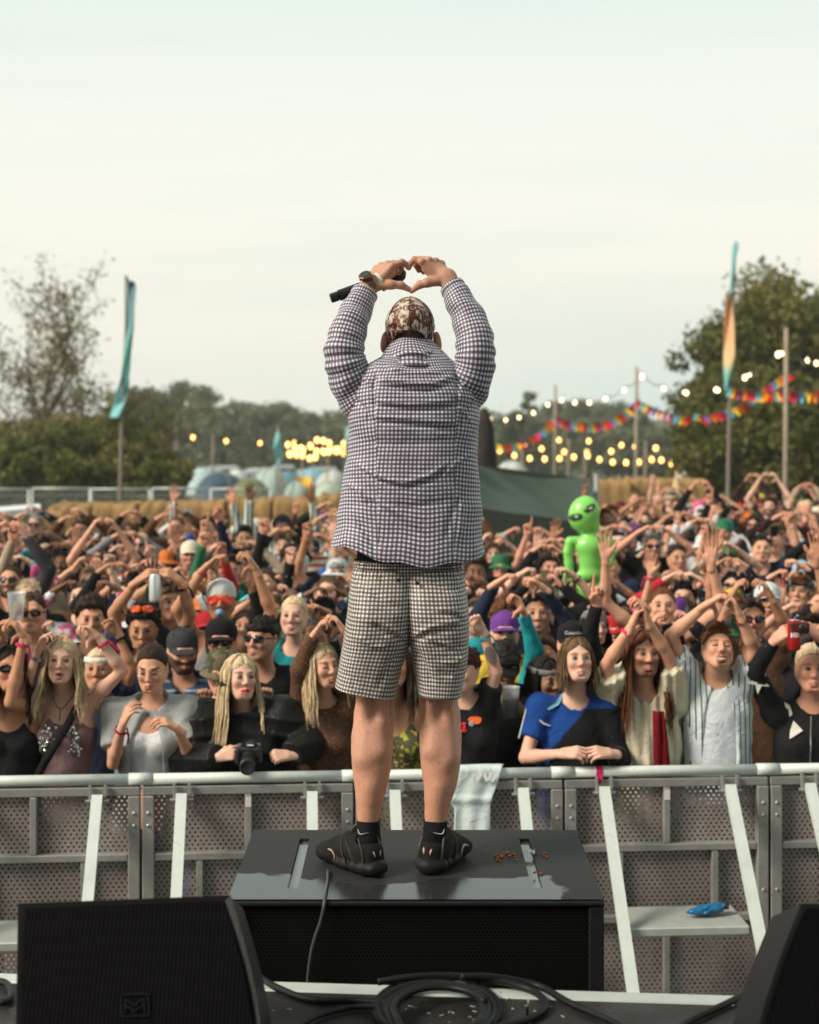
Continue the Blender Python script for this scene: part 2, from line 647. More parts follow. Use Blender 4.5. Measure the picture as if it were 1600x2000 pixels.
class SDF:
 def __init__(s, lo, hi, h):
  s.h = h
  s.lo = np.asarray(lo, float)
  s.n = np.ceil((np.asarray(hi, float) - s.lo) / h).astype(int) + 1
  s.F = np.full(s.n, 9.0, np.float32)
  s.ax = [(s.lo[i] + h * np.arange(s.n[i])).astype(np.float32) for i in range(3)]

 def _sub(s, lo, hi):
  sl, cs = [], []
  for i in range(3):
   a = max(0, int((lo[i] - s.lo[i]) / s.h))
   b = min(s.n[i], int((hi[i] - s.lo[i]) / s.h) + 2)
   if b <= a:
    return None, None
   sl.append(slice(a, b))
   sh = [1, 1, 1]
   sh[i] = b - a
   cs.append(s.ax[i][a:b].reshape(sh))
  return tuple(sl), cs

 def put(s, sl, d, k, op):
  A = s.F[sl]
  d = d.astype(np.float32)
  if op == 'u':
   if k > 0:
    hh = np.clip(k - np.abs(A - d), 0, None) / k
    s.F[sl] = np.minimum(A, d) - hh * hh * k * .25
   else:
    s.F[sl] = np.minimum(A, d)
  elif op == 's':
   d = -d
   if k > 0:
    hh = np.clip(k - np.abs(A - d), 0, None) / k
    s.F[sl] = np.maximum(A, d) + hh * hh * k * .25
   else:
    s.F[sl] = np.maximum(A, d)

 def cone(s, a, b, ra, rb, k=.02, op='u', flat=None, cut=False, noise=None):
  """tapered capsule; flat=(sx,sy,sz) widens the axes; cut: flat end at b"""
  a, b = np.asarray(a, float), np.asarray(b, float)
  q = np.asarray(flat if flat is not None else (1, 1, 1), float)
  R = max(ra, rb) * q.max() + 2 * k + 2 * s.h + .01
  sl, (X, Y, Z) = s._sub(np.minimum(a, b) - R, np.maximum(a, b) + R)
  if sl is None:
   return s
  ba = (b - a) / q
  x, y, z = (X - a[0]) / q[0], (Y - a[1]) / q[1], (Z - a[2]) / q[2]
  L2 = float(ba @ ba) + 1e-12
  dt = (x * ba[0] + y * ba[1] + z * ba[2]) / L2
  t = np.clip(dt, 0, 1)
  d = np.sqrt((x - t * ba[0]) ** 2 + (y - t * ba[1]) ** 2 + (z - t * ba[2]) ** 2) - (ra + (rb - ra) * t)
  if noise is not None:
   d = d + noise(X, Y, Z)
  if cut:
   d = np.maximum(d, (dt - 1) * math.sqrt(L2))
  s.put(sl, d, k, op)
  return s

 def chain(s, pts, rads, k=.01, op='u'):
  for i in range(len(pts) - 1):
   s.cone(pts[i], pts[i + 1], rads[i], rads[i + 1], k, op)
  return s

 def ell(s, c, r, k=.02, op='u', rot=None, noise=None):
  c, r = np.asarray(c, float), np.asarray(r, float)
  R = r.max() + 2 * k + 2 * s.h + .012
  sl, cs = s._sub(c - R, c + R)
  if sl is None:
   return s
  X, Y, Z = cs
  x, y, z = X - c[0], Y - c[1], Z - c[2]
  if rot is not None:
   M = np.asarray(rot).T
   x, y, z = (M[0, 0] * x + M[0, 1] * y + M[0, 2] * z, M[1, 0] * x + M[1, 1] * y + M[1, 2] * z, M[2, 0] * x + M[2, 1] * y + M[2, 2] * z)
  k0 = np.sqrt((x / r[0]) ** 2 + (y / r[1]) ** 2 + (z / r[2]) ** 2)
  k1 = np.sqrt((x / r[0] ** 2) ** 2 + (y / r[1] ** 2) ** 2 + (z / r[2] ** 2) ** 2) + 1e-6
  d = k0 * (k0 - 1) / k1
  if noise is not None:
   d = d + noise(X, Y, Z)
  s.put(sl, d, k, op)
  return s

 def half(s, n, c):
  """keep only where n.p < c"""
  n = unit(n)
  X, Y, Z = s.ax[0][:, None, None], s.ax[1][None, :, None], s.ax[2][None, None, :]
  s.F = np.maximum(s.F, (X * n[0] + Y * n[1] + Z * n[2] - c).astype(np.float32))
  return s

 def disp(s, fn):
  X, Y, Z = s.ax[0][:, None, None], s.ax[1][None, :, None], s.ax[2][None, None, :]
  near = s.F < 2.0
  s.F = s.F + np.where(near, fn(X, Y, Z), 0).astype(np.float32)
  return s

 def mesh(s):
  """naive surface nets -> verts (n,3), quads (m,4)"""
  Fd = s.F
  S = Fd < 0
  nx, ny, nz = Fd.shape
  c = np.zeros((nx - 1, ny - 1, nz - 1), np.int8)
  for dx in (0, 1):
   for dy in (0, 1):
    for dz in (0, 1):
     c += S[dx:nx - 1 + dx, dy:ny - 1 + dy, dz:nz - 1 + dz]
  act = (c > 0) & (c < 8)
  I = np.argwhere(act)
  if len(I) == 0:
   return np.zeros((0, 3)), np.zeros((0, 4), int)
  idx = np.full(act.shape, -1, np.int32)
  idx[act] = np.arange(len(I))
  acc = np.zeros((len(I), 3))
  cnt = np.zeros(len(I))
  corners = [(a, b, d) for a in (0, 1) for b in (0, 1) for d in (0, 1)]
  val = {q: Fd[I[:, 0] + q[0], I[:, 1] + q[1], I[:, 2] + q[2]].astype(float) for q in corners}
  for q in corners:
   for axn in range(3):
    if q[axn] == 0:
     p = list(q)
     p[axn] = 1
     A, B = val[q], val[tuple(p)]
     hit = (A < 0) != (B < 0)
     t = np.where(hit, A / np.where(hit, A - B, 1), 0)
     pt = np.tile(np.array(q, float), (len(I), 1))
     pt[:, axn] = t
     acc += pt * hit[:, None]
     cnt += hit
  V = s.lo + (I + acc / cnt[:, None]) * s.h
  quads = []
  for axn in range(3):
   A = np.swapaxes(S, 0, axn)
   D = np.swapaxes(idx, 0, axn)
   a, b = A[:-1, 1:-1, 1:-1], A[1:, 1:-1, 1:-1]
   E = np.argwhere(a != b)
   if len(E) == 0:
    continue
   flip = A[E[:, 0], E[:, 1] + 1, E[:, 2] + 1]
   i, j, k = E[:, 0], E[:, 1] + 1, E[:, 2] + 1
   q = np.stack([D[i, j - 1, k - 1], D[i, j, k - 1], D[i, j, k], D[i, j - 1, k]], 1)
   if axn != 0:
    flip = ~flip
   q[~flip] = q[~flip][:, ::-1]
   quads.append(q)
  return V, np.concatenate(quads)


def rot3(yaw=0.0, pitch=0.0, roll=0.0):
 """face -Y; pitch up positive, yaw turns towards +X (viewer's right), degrees"""
 y, p, r = math.radians(yaw), math.radians(-pitch), math.radians(roll)
 Rz = np.array([[math.cos(y), -math.sin(y), 0], [math.sin(y), math.cos(y), 0], [0, 0, 1]])
 Rx = np.array([[1, 0, 0], [0, math.cos(p), -math.sin(p)], [0, math.sin(p), math.cos(p)]])
 Ry = np.array([[math.cos(r), 0, math.sin(r)], [0, 1, 0], [-math.sin(r), 0, math.cos(r)]])
 return Rz @ Rx @ Ry


def mat4(R, t):
 M = Matrix.Identity(4)
 for i in range(3):
  for j in range(3):
   M[i][j] = float(R[i][j])
  M[i][3] = float(t[i])
 return M


def spline(pts, n):
 """Catmull-Rom through pts -> n points"""
 p = np.asarray(pts, float)
 p = np.vstack([2 * p[0] - p[1], p, 2 * p[-1] - p[-2]])
 m = len(p) - 3
 out = []
 for t in np.linspace(0, m - 1e-6, n):
  i = int(t)
  u = t - i
  a, b, c, d = p[i:i + 4]
  out.append(.5 * ((2 * b) + (-a + c) * u + (2 * a - 5 * b + 4 * c - d) * u * u + (-a + 3 * b - 3 * c + d) * u ** 3))
 return np.array(out)

# ------------------------------------------------------------------ the setting
M_alu = pmat('aluminium', (.50, .52, .49), rough=.5, metal=.4, var=.12, vscale=14, bump=.12, bscale=90, dirt=(.30, .29, .27), dscale=6, dfrom=.58, dto=.74)
M_alu_dull = pmat('dull_aluminium', (.32, .315, .30), rough=.6, metal=.45, var=.16, vscale=9, bump=.15, bscale=70, dirt=(.20, .19, .18), dscale=4, dfrom=.5, dto=.72)
M_alu_white = pmat('worn_white_aluminium', (.60, .645, .615), rough=.55, metal=.1, var=.12, vscale=7, bump=.12, bscale=80, dirt=(.36, .34, .31), dscale=7, dfrom=.6, dto=.72)
M_plate = pmat('grimy_plate', (.27, .233, .217), rough=.6, metal=.2, var=.28, vscale=3.2, bump=.25, bscale=30, dirt=(.46, .45, .43), dscale=3.4, dfrom=.54, dto=.78)
M_bolt = pmat('steel_bolt', (.5, .5, .5), rough=.35, metal=.8)
M_black = pmat('black_paint', (.012, .012, .013), rough=.6, var=.25, vscale=20, bump=.35, bscale=220, spec=.25)
M_rubber = pmat('black_rubber', (.010, .010, .010), rough=.5, var=.2, vscale=15, spec=.28)
M_sticker = pmat('paper_sticker', (.66, .66, .62), rough=.7, var=.08)


def build_ground():
 xs = np.concatenate([np.linspace(-900, -30, 16), np.linspace(-25, 25, 40), np.linspace(30, 900, 16)])
 ys = np.concatenate([[-60, -20, 0, 4], np.linspace(6, 60, 55), np.linspace(66, 240, 40), np.linspace(260, 1800, 18)])
 V = np.zeros((len(ys), len(xs), 3))
 for i, y in enumerate(ys):
  for j, x in enumerate(xs):
   V[i, j] = (x, y, gz(min(y, 300)) + (.04 * math.sin(x * 1.1 + y * .7) + .03 * math.sin(y * 2.3 - x * .4) if y > 9.5 else 0))
 b = MB()
 b.grid(V)
 m = pmat('trodden_grass', (.085, .085, .04), rough=.95, var=.4, vscale=.9, bump=.6, bscale=14, dirt=(.16, .125, .08), dscale=.5, dfrom=.45, dto=.6)
 tag(b.build('ground', m, smooth=True), kind='structure')
 b = MB()
 b.box((0, 6.4, .02), (14, 3.9, .04))
 tag(b.build('pit_floor', pmat('pit_ply', (.07, .06, .05), rough=.8, var=.3, vscale=3, bump=.2)), kind='structure')


build_ground()

# stage deck and its bright edge
E0, E1 = np.array([-1.142, 4.567]), np.array([.932, 4.388])
ED = (E1 - E0) / np.linalg.norm(E1 - E0)
EN = np.array([-ED[1], ED[0]])           # towards the crowd
EANG = math.atan2(ED[1], ED[0])
STZ = 1.40


def edge_pt(u, v):
 p = E0 + ED * u + EN * v
 return p


def build_stage():
 rot = np.array([[math.cos(EANG), -math.sin(EANG), 0], [math.sin(EANG), math.cos(EANG), 0], [0, 0, 1]])
 c = edge_pt(1.04, -.072 - 2.6)
 m = pmat('stage_ply', (.030, .026, .023), rough=.55, spec=.3, var=.35, vscale=5, bump=.25, bscale=60, rvar=.18, dirt=(.12, .11, .10), dscale=3.4, dfrom=.58, dto=.78)
 # boards of the deck, 2 x 1 m with a recessed joint
 root = None
 k = 0
 deck = MB()
 deck.box((c[0], c[1], STZ - .09), (12, 5.2, .12), rot)
 deck_o = tag(deck.build('stage_deck', m), kind='structure')
 for iu in range(-3, 4):
  for iv in range(0, 3):
   b = MB()
   p = edge_pt(1.04 - .57 + iu * 2.0, -.076 - 1.2 * (iv + .5))
   b.bevel_box((p[0], p[1], STZ - .015), (1.994, 1.194, .03), .002, rot)
   b.build('board', m, deck_o)
 b = MB()
 p = edge_pt(1.04, -.036)
 b.bevel_box((p[0], p[1], STZ - .06), (12, .066, .122), .004, rot)
 b.build('edge_trim', M_alu_white, deck_o)
 # worn white scuffs and crumbs trodden into the boards
 s = MB()
 rr = random.Random(5)
 for k in range(46):
  u, v = rr.choice([(.42, -.16), (1.38, -.2), (1.45, -.12), (1.2, -.22), (.75, -.22)])
  q = edge_pt(u + rr.gauss(0, .09), v + rr.gauss(0, .05))
  a = rr.random() * 3
  w, l = rr.uniform(.002, .005), rr.uniform(.004, .016)
  R = np.array([[math.cos(a), -math.sin(a), 0], [math.sin(a), math.cos(a), 0], [0, 0, 1]])
  s.box((q[0], q[1], STZ + .0016), (l, w, .002), R)
 tag(s.build('paint_flecks', pmat('pale_flecks', (.34, .33, .31), rough=.8), deck_o), kind='stuff')
 # unseen stage roof, added and sized to darken surfaces facing the camera
 b = MB()
 b.box((0, -3.35, 7.6), (11, 11.3, .3))
 tag(b.build('stage_shade_roof', pmat('shade_roof_black', (.03, .03, .032), rough=.8)), kind='structure')
 b = MB()  # unseen back wall, added to cut the light on camera-facing sides
 b.box((0, -9.1, 3.7), (11, .2, 7.4))
 tag(b.build('stage_shade_wall', pmat('shade_wall_grey', (.12, .11, .13), rough=.9)), kind='structure')


build_stage()


# ------------------------------------------------------------------ crowd barrier
BU = np.array([1, .071]) / math.hypot(1, .071)   # along the barrier
BN = np.array([BU[1], -BU[0]])                   # towards the stage
BO = np.array([-.2694, 8.0 - .071 * .2694])
BW = 1.0265
BROT = math.atan2(BU[1], BU[0])


def perforated_mesh(w, h, px, pz, r, mat):
 """thin plate with a staggered lattice of real holes"""
 nc, nr = int(w / px), int(h / pz)
 px, pz = w / nc, h / nr
 ang = np.linspace(0, 2 * math.pi, 8, endpoint=False) + math.pi / 8
 V, Fq = [], []
 idx = 0
 for j in range(nr):
  off = (j % 2) * .5 * px
  for i in range(-1, nc):
   x0, x1 = max(0, i * px + off), min(w, (i + 1) * px + off)
   if x1 - x0 < 1e-4:
    continue
   z0, z1 = j * pz, (j + 1) * pz
   if x1 - x0 < px * .9:
    V += [(x0, 0, z0), (x1, 0, z0), (x1, 0, z1), (x0, 0, z1)]
    Fq.append([idx, idx + 1, idx + 2, idx + 3])
    idx += 4
    continue
   cx, cz = (x0 + x1) / 2, (z0 + z1) / 2
   V += [(x0, 0, z0), (x1, 0, z0), (x1, 0, z1), (x0, 0, z1)]
   V += [(cx + r * math.cos(a), 0, cz + r * math.sin(a)) for a in ang]
   o = idx + 4
   # octagon vertices start at 22.5 degrees and run anticlockwise
   Fq += [[idx + 1, idx + 2, o + 0, o + 7], [idx + 2, idx + 3, o + 2, o + 1], [idx + 3, idx, o + 4, o + 3], [idx, idx + 1, o + 6, o + 5],
     [idx + 2, o + 1, o + 0], [idx + 3, o + 3, o + 2], [idx, o + 5, o + 4], [idx + 1, o + 7, o + 6]]
   idx += 12
 me = bpy.data.meshes.new('perforated_plate')
 me.from_pydata(V, [], Fq)
 me.materials.append(mat)
 me.update()
 return me


BAR_LABEL = ['metal barrier section hidden partly behind the monitor at the left end of the fence', 'perforated metal barrier section below the woman in the sequinned halter top',
    'perforated barrier section below the blonde woman with the camera', 'perforated barrier section behind the performer with a pale jersey on its rail',
    'perforated barrier section with step holding a crumpled blue bottle', 'perforated barrier section at the right end below the star jacket']


def build_barriers():
 w = BW
 plate = perforated_mesh(w - .11, 1.07, .0262, .0196, .0056, M_plate)
 shared = {}

 def piece(name, key, fn, mat, parent, smooth=False):
  if key in shared:
   o = link(name, shared[key], parent)
  else:
   b = MB()
   fn(b)
   o = b.build(name, mat, parent, smooth)
   shared[key] = o.data
  return o

 for k in range(-3, 3):
  o2 = BO + BU * (k * w)
  root = empty('barrier_section', (o2[0], o2[1], 0), BROT)
  tag(root, BAR_LABEL[k + 3], 'crowd barrier', 'crowd barrier sections along the pit')
  rz = 1.213 - .026
  piece('top_rail', 'rail', lambda b: b.tube([(0.004, 0, rz), (w * .5, 0, rz), (w - .004, 0, rz)], .0265, 14), M_alu_white, root, True)
  piece('rail_sleeve', 'sleeve', lambda b: b.tube([(-.06, 0, rz), (.055, 0, rz)], .0295, 14), M_alu_white, root, True)
  piece('top_channel', 'chan', lambda b: b.bevel_box((w / 2, .004, 1.132), (w - .012, .05, .042), .004), M_alu_dull, root)
  for u in (.034, w - .034):
   piece('post', ('post', u), lambda b: b.bevel_box((u, -.002, .565), (.056, .062, 1.09), .004), M_alu_dull, root)
  for z in (.815, .465, .035):
   piece('cross_bar', ('bar', z), lambda b: b.bevel_box((w / 2, -.006, z), (w - .126, .046, .036), .004), M_alu_dull, root)
  for u, z0, z1 in ((.5 * w, .835, 1.11), (.272 * w, .485, .795), (.735 * w, .485, .795), (.5 * w, .055, .445)):
   piece('stiffener', ('st', u, z0), lambda b: b.bevel_box((u, -.008, (z0 + z1) / 2), (.032, .036, z1 - z0), .003), M_alu_dull, root)
  o = link('perforated_plate', plate, root)
  o.location = (.055, .012, .04)
  for u in (.19 * w, .80 * w):
   def brace(b):
    b.bar((u, -.05, 1.118), (u, -1.02, .045), .052, .034, up=(0, -1, .6))
   piece('brace', ('br', u), brace, M_alu_white, root)

   for s in (-1, 1):
    ho = piece('hook', ('hk', u, s), lambda b: b.bar((u + s * .036, -.038, 1.17), (u + s * .036, -.045, 1.09), .012, .02, up=(0, -1, 0)), M_alu_dull, root)
    piece('pin', ('pn', u, s), lambda b: b.tube([(u + s * .03, -.05, 1.095), (u + s * .056, -.05, 1.095)], .008, 8), M_bolt, ho)

  def step(b):
   b.bevel_box((.495 * w, -.34, .552), (.61 * w - .056, .33, .042), .006)
  piece('step', 'step', step, M_alu, root)

  def foot(b):
   b.box((w / 2, -.42, .052), (w - .02, 1.28, .012))
   b.box((w / 2, .55, .012), (w - .02, 1.0, .012))
  piece('base_plate', 'base', foot, M_alu_dull, root)
  for u in (.034, w - .034):
   for z in (.97, 1.03, .60):
    piece('bolt', ('bolt', u, z), lambda b: b.lathe([(.0085, 0), (.0085, .004), (.004, .008)], (u, -.033, z), 8, rot=[[1, 0, 0], [0, 0, -1], [0, 1, 0]]), M_bolt, root)
  if k in (-2, -1, 1):
   s = MB()
   if k == -2:
    s.box((.03, -.035, .90), (.038, .002, .10))
   else:
    s.box((.5 * w, -.0285, 1.075), (.028, .002, .05))
   s.build('sticker', M_sticker, root)
 # pink wristband strip tied round the rail
 b = MB()
 p = BO + BU * (1.205)
 t = np.linspace(0, 2 * math.pi, 13)
 b.grid(np.stack([[(p[0] + dx, p[1] - .0285 * math.cos(a), 1.187 + .0285 * math.sin(a)) for a in t] for dx in (-.016, .016)]))
 b.grid([[(p[0] - .014, p[1] - .03, 1.185), (p[0] + .016, p[1] - .03, 1.185)], [(p[0] - .02, p[1] - .038, 1.15), (p[0] + .012, p[1] - .036, 1.152)], [(p[0] - .012, p[1] - .03, 1.135), (p[0] + .005, p[1] - .031, 1.132)]])
 tag(b.build('ribbon', cloth('pink_band', (.62, .03, .12))), 'pink fabric ribbon tied round the barrier rail beneath the young man in blue', 'ribbon')


build_barriers()


def bar_pt(px, z, v=0.0):
 """point on the barrier line (v metres towards the stage) seen at pixel column px"""
 k = (px - 800.0) / F
 # X = ox+u*BUx+v*BNx ; Y = oy+u*BUy+v*BNy ; X=kY
 u = (k * (BO[1] + v * BN[1]) - BO[0] - v * BN[0]) / (BU[0] - k * BU[1])
 q = BO + BU * u + BN * v
 return np.array([q[0], q[1], z])


def build_jersey():
 """pale jersey hanging over the rail"""
 rows, cols = 40, 30
 V = np.zeros((rows, cols, 3))
 for i in range(rows):
  t = i / (rows - 1)
  for j in range(cols):
   s = j / (cols - 1)
   # outline in photo pixels
   xl = np.interp(t, [0, .12, .5, .58, 1], [893, 888, 880, 888, 886])
   xr = np.interp(t, [0, .12, .35, .5, 1], [984, 980, 968, 958, 956])
   px = xl + (xr - xl) * s
   z = np.interp(t, [0, .08, 1], [1.222, 1.225, .86])
   v = np.interp(t, [0, .05, .1, 1], [-.03, .0, .036, .062])
   v += .0035 * math.sin(s * 13 + t * 3) * min(1, t * 4) + .005 * math.sin(s * 6 - t * 5 + 1) + .012 * max(0, 1 - abs(t - .46) * 16)
   V[i, j] = bar_pt(px, z, v)
 b = MB()
 b.grid(V)
 m = cloth('pale_jersey', (.60, .68, .68), var=.06)
 o = b.build('jersey', m, smooth=True)
 sm = o.modifiers.new('thick', 'SOLIDIFY')
 sm.thickness = .006
 tag(o, 'pale grey jersey hung over the barrier rail behind the performer', 'jersey')
 b = MB()
 for cx, cz, w, h, a in ((937, 1.190, .016, .05, .5), (948, 1.185, .016, .045, -.4), (957, 1.187, .014, .04, .2), (966, 1.180, .014, .05, .7)):
  p = bar_pt(cx, cz, .058)
  R = np.array([[math.cos(a), 0, math.sin(a)], [0, 1, 0], [-math.sin(a), 0, math.cos(a)]])
  b.box(p, (w, .002, h), R)
 b.build('lettering', pmat('white_print', (.82, .84, .84), rough=.6), o)


build_jersey()


def build_bottle():
 root_p = bar_pt(1380, .573, .34)
 b = MB()
 a = bar_pt(1340, .60, .37)
 c = bar_pt(1412, .61, .33)
 ax = c - a
 pts, rad = [], []
 V = []
 n = 18
 for i in range(14):
  t = i / 13
  p = a + ax * t
  r = np.interp(t, [0, .15, .35, .8, 1], [.004, .02, .034, .037, .030])
  ring = []
  for j in range(n):
   an = 2 * math.pi * j / n
   k = 1 + .22 * math.sin(j * 2.3 + i * 1.7) * (.5 + .5 * math.sin(i * 1.1))
   ring.append(p + np.array([0, r * k * math.cos(an), max(-.022, r * .62 * k * math.sin(an))]))
  V.append(ring)
 b.grid(np.array(V), wrap=True)
 o = b.build('crumpled_bottle', pmat('blue_plastic', (.008, .12, .27), rough=.35, var=.2, vscale=20), smooth=False)
 tag(o, 'crumpled blue plastic bottle lying on the barrier step', 'bottle')
 b = MB()
 b.tube([c + np.array([-.005, 0, .004]), c + np.array([.026, 0, .006])], .017, 12)
 b.build('cap', pmat('bottle_cap', (.02, .03, .05), rough=.4), o, True)


build_bottle()


# ------------------------------------------------------------------ subwoofer under the performer
SUBZ = 1.577


def build_sub():
 root = empty('subwoofer', (.018, 5.045, SUBZ - .60))
 tag(root, 'large black subwoofer box that the performer stands on', 'speaker')
 W, D = 1.070, .77
 x0, x1, y0, y1 = -W / 2, W / 2, -D / 2, D / 2
 zt = .60
 # top with wet patches
 m, nt, bs = newmat('textured_black_top')
 N, L = nt.nodes.new, nt.links.new
 tc = N('ShaderNodeTexCoord')
 nz = N('ShaderNodeTexNoise')
 nz.inputs['Scale'].default_value = 230
 nz.inputs['Detail'].default_value = 3
 L(tc.outputs['Object'], nz.inputs['Vector'])
 sp = N('ShaderNodeSeparateXYZ')
 L(tc.outputs['Object'], sp.inputs[0])
 big = N('ShaderNodeTexNoise')
 big.inputs['Scale'].default_value = 5.5
 big.inputs['Detail'].default_value = 3
 L(tc.outputs['Object'], big.inputs['Vector'])

 def math_(op, a, b_=None, c_=None):
  n = N('ShaderNodeMath')
  n.operation = op
  for q, val in enumerate((a, b_, c_)):
   if val is None:
    continue
   if isinstance(val, (int, float)):
    n.inputs[q].default_value = val
   else:
    L(val, n.inputs[q])
  return n.outputs[0]
 # puddle: along the front edge, deeper at both sides, absent at the far right
 ax = math_('ABSOLUTE', math_('ADD', sp.outputs[0], .03))
 lim = math_('MULTIPLY_ADD', ax, .26, -.345)
 lim = math_('MULTIPLY_ADD', big.outputs['Fac'], .26, math_('SUBTRACT', lim, .03))
 lim = math_('MULTIPLY_ADD', nz.outputs['Fac'], .012, lim)
 e = math_('SUBTRACT', lim, sp.outputs[1])
 right = math_('MULTIPLY_ADD', big.outputs['Fac'], .22, math_('SUBTRACT', .30, sp.outputs[0]))
 e = math_('MINIMUM', e, right)
 wet = N('ShaderNodeMapRange')
 wet.inputs['From Min'].default_value = .0
 wet.inputs['From Max'].default_value = .012
 L(e, wet.inputs['Value'])
 ro = N('ShaderNodeMapRange')
 ro.inputs['To Min'].default_value = .62
 ro.inputs['To Max'].default_value = .17
 L(wet.outputs[0], ro.inputs['Value'])
 L(ro.outputs[0], bs.inputs['Roughness'])
 sl_ = math_('MULTIPLY_ADD', wet.outputs[0], .45, .2)
 L(sl_, bs.inputs['Specular IOR Level'])
 # dried splash stains and footprints
 st = N('ShaderNodeTexNoise')
 st.inputs['Scale'].default_value = 42
 st.inputs['Detail'].default_value = 6
 st.inputs['Roughness'].default_value = .8
 L(tc.outputs['Object'], st.inputs['Vector'])
 sr = N('ShaderNodeMapRange')
 sr.inputs['From Min'].default_value = .60
 sr.inputs['From Max'].default_value = .70
 L(st.outputs['Fac'], sr.inputs['Value'])
 dx = math_('SUBTRACT', sp.outputs[0], .14)
 dd = math_('ADD', math_('MULTIPLY', math_('MULTIPLY', dx, dx), 14.0), math_('MULTIPLY', math_('MULTIPLY', sp.outputs[1], sp.outputs[1]), 22.0))
 near = math_('SUBTRACT', 1.0, dd)
 nr = N('ShaderNodeClamp')
 L(near, nr.inputs[0])
 fac = math_('MULTIPLY', math_('MULTIPLY', sr.outputs[0], nr.outputs[0]), .75)
 mx = N('ShaderNodeMix')
 mx.data_type = 'RGBA'
 cr = N('ShaderNodeMapRange')
 cr.inputs['From Min'].default_value = .3
 cr.inputs['From Max'].default_value = .7
 cr.inputs['To Min'].default_value = .012
 cr.inputs['To Max'].default_value = .048
 L(nz.outputs['Fac'], cr.inputs['Value'])
 L(fac, mx.inputs[0])
 L(cr.outputs[0], mx.inputs[6])
 mx.inputs[7].default_value = (.30, .29, .27, 1)
 L(mx.outputs[2], bs.inputs['Base Color'])
 bp = N('ShaderNodeBump')
 bp.inputs['Distance'].default_value = .004
 st2 = math_('MULTIPLY_ADD', wet.outputs[0], -.46, .5)
 L(st2, bp.inputs['Strength'])
 L(nz.outputs['Fac'], bp.inputs['Height'])
 L(bp.outputs[0], bs.inputs['Normal'])

 slots = [(-.374, -.342, -.275, .275), (.338, .370, -.275, .275)]
 xs = sorted({x0, x1, *[q for s in slots for q in s[:2]]})
 ys = sorted({y0, y1, -.275, .275})
 b = MB()
 for i in range(len(xs) - 1):
  for j in range(len(ys) - 1):
   cx, cy = (xs[i] + xs[i + 1]) / 2, (ys[j] + ys[j + 1]) / 2
   hole = any(s[0] < cx < s[1] and s[2] < cy < s[3] for s in slots)
   z = zt - (.014 if hole else 0)
   b.add([(xs[i], ys[j], z), (xs[i + 1], ys[j], z), (xs[i + 1], ys[j + 1], z), (xs[i], ys[j + 1], z)], [[0, 1, 2, 3]])
 for s in slots:
  for (ax_, ay, bx, by) in ((s[0], s[2], s[1], s[2]), (s[1], s[2], s[1], s[3]), (s[1], s[3], s[0], s[3]), (s[0], s[3], s[0], s[2])):
   b.add([(ax_, ay, zt), (bx, by, zt), (bx, by, zt - .014), (ax_, ay, zt - .014)], [[0, 1, 2, 3]])
 b.build('top_panel', m, root)
 for s in slots:
  t = MB()
  t.box(((s[0] + s[1]) / 2, 0, zt - .0115), (s[1] - s[0] - .002, .548, .003))
  t.build('skid_rail', pmat('slot_floor', (.10, .11, .10), rough=.16, var=.2, spec=.8), root)
 b = MB()
 b.box((x0 + .009, 0, zt / 2 - .0015), (.018, D, zt - .003))
 b.box((x1 - .009, 0, zt / 2 - .0015), (.018, D, zt - .003))
 b.box((0, y1 - .009, zt / 2 - .0015), (W - .036, .018, zt - .003))
 b.box((0, 0, .012), (W - .036, D, .018))
 b.build('cabinet', M_black, root)
 b = MB()
 b.bevel_box((0, y0 - .004, zt - .010), (W, .016, .012), .003)
 b.bevel_box((x1 - .022, y0 - .002, zt / 2 - .01), (.042, .012, zt - .02), .004)
 b.bevel_box((x0 + .022, y0 - .002, zt / 2 - .01), (.042, .012, zt - .02), .004)
 b.build('front_lip', M_black, root)
 # grille: real punched plate over the dark recess
 gm = pmat('grille_black', (.007, .007, .008), rough=.6, spec=.15)
 g = link('grille', perforated_mesh(W - .086, zt - .05, .0115, .0098, .0044, gm), root)
 g.location = (x0 + .043, y0 + .006, .02)
 b = MB()
 b.box((0, y0 + .05, zt / 2), (W - .04, .01, zt - .05))
 b.build('baffle', pmat('baffle_black', (.004, .004, .004), rough=.9, spec=.1), root)
 p = MB()
 p.box((.018, 5.045, .51), (1.06, .75, .93))
 tag(p.build('pit_platform', M_black), kind='structure')

 # food crumbs and a torn wrapper
 rr = random.Random(3)
 for (px, py, n, rad, col, lab) in ((981, 1673, 26, .020, (.55, .15, .03), 'scatter of orange crumbs between the right shoe and the slot'), (1063, 1672, 9, .012, (.35, .10, .03), 'few brown crumbs beyond the slot on the speaker'),
          (1048, 1707, 3, .007, (.22, .04, .02), 'dark red crumb beside the slot of the speaker')):
  d = (HC - SUBZ) * F / (py - YH)
  c = P(px, py, d)
  b = MB()
  for k in range(n):
   q = c + np.array([rr.gauss(0, rad), rr.gauss(0, rad * 1.2), .003])
   s = rr.uniform(.003, .008)
   b.bevel_box(q, (s * 1.4, s, s * .8), s * .25, rot3(rr.random() * 360, rr.random() * 40))
  tag(b.build('crumbs', pmat('crumb%s' % len(MATS), col, rough=.8, var=.3, vscale=80)), lab, 'crumbs', kind='stuff')
 d = (HC - SUBZ) * F / (1669 - YH)
 c = P(1034, 1669, d)
 V = np.array([[(c[0] + (i - 3) * .006, c[1] + (j - 1.5) * .012, c[2] + .004 + .010 * abs(math.sin(i * 1.3 + j))) for i in range(7)] for j in range(4)])
 b = MB()
 b.grid(V)
 o = b.build('wrapper', pmat('wrapper_paper', (.7, .66, .6), rough=.6, var=.1))
 o.modifiers.new('t', 'SOLIDIFY').thickness = .0015
 tag(o, 'torn white food wrapper across the right hand slot', 'wrapper')


build_sub()


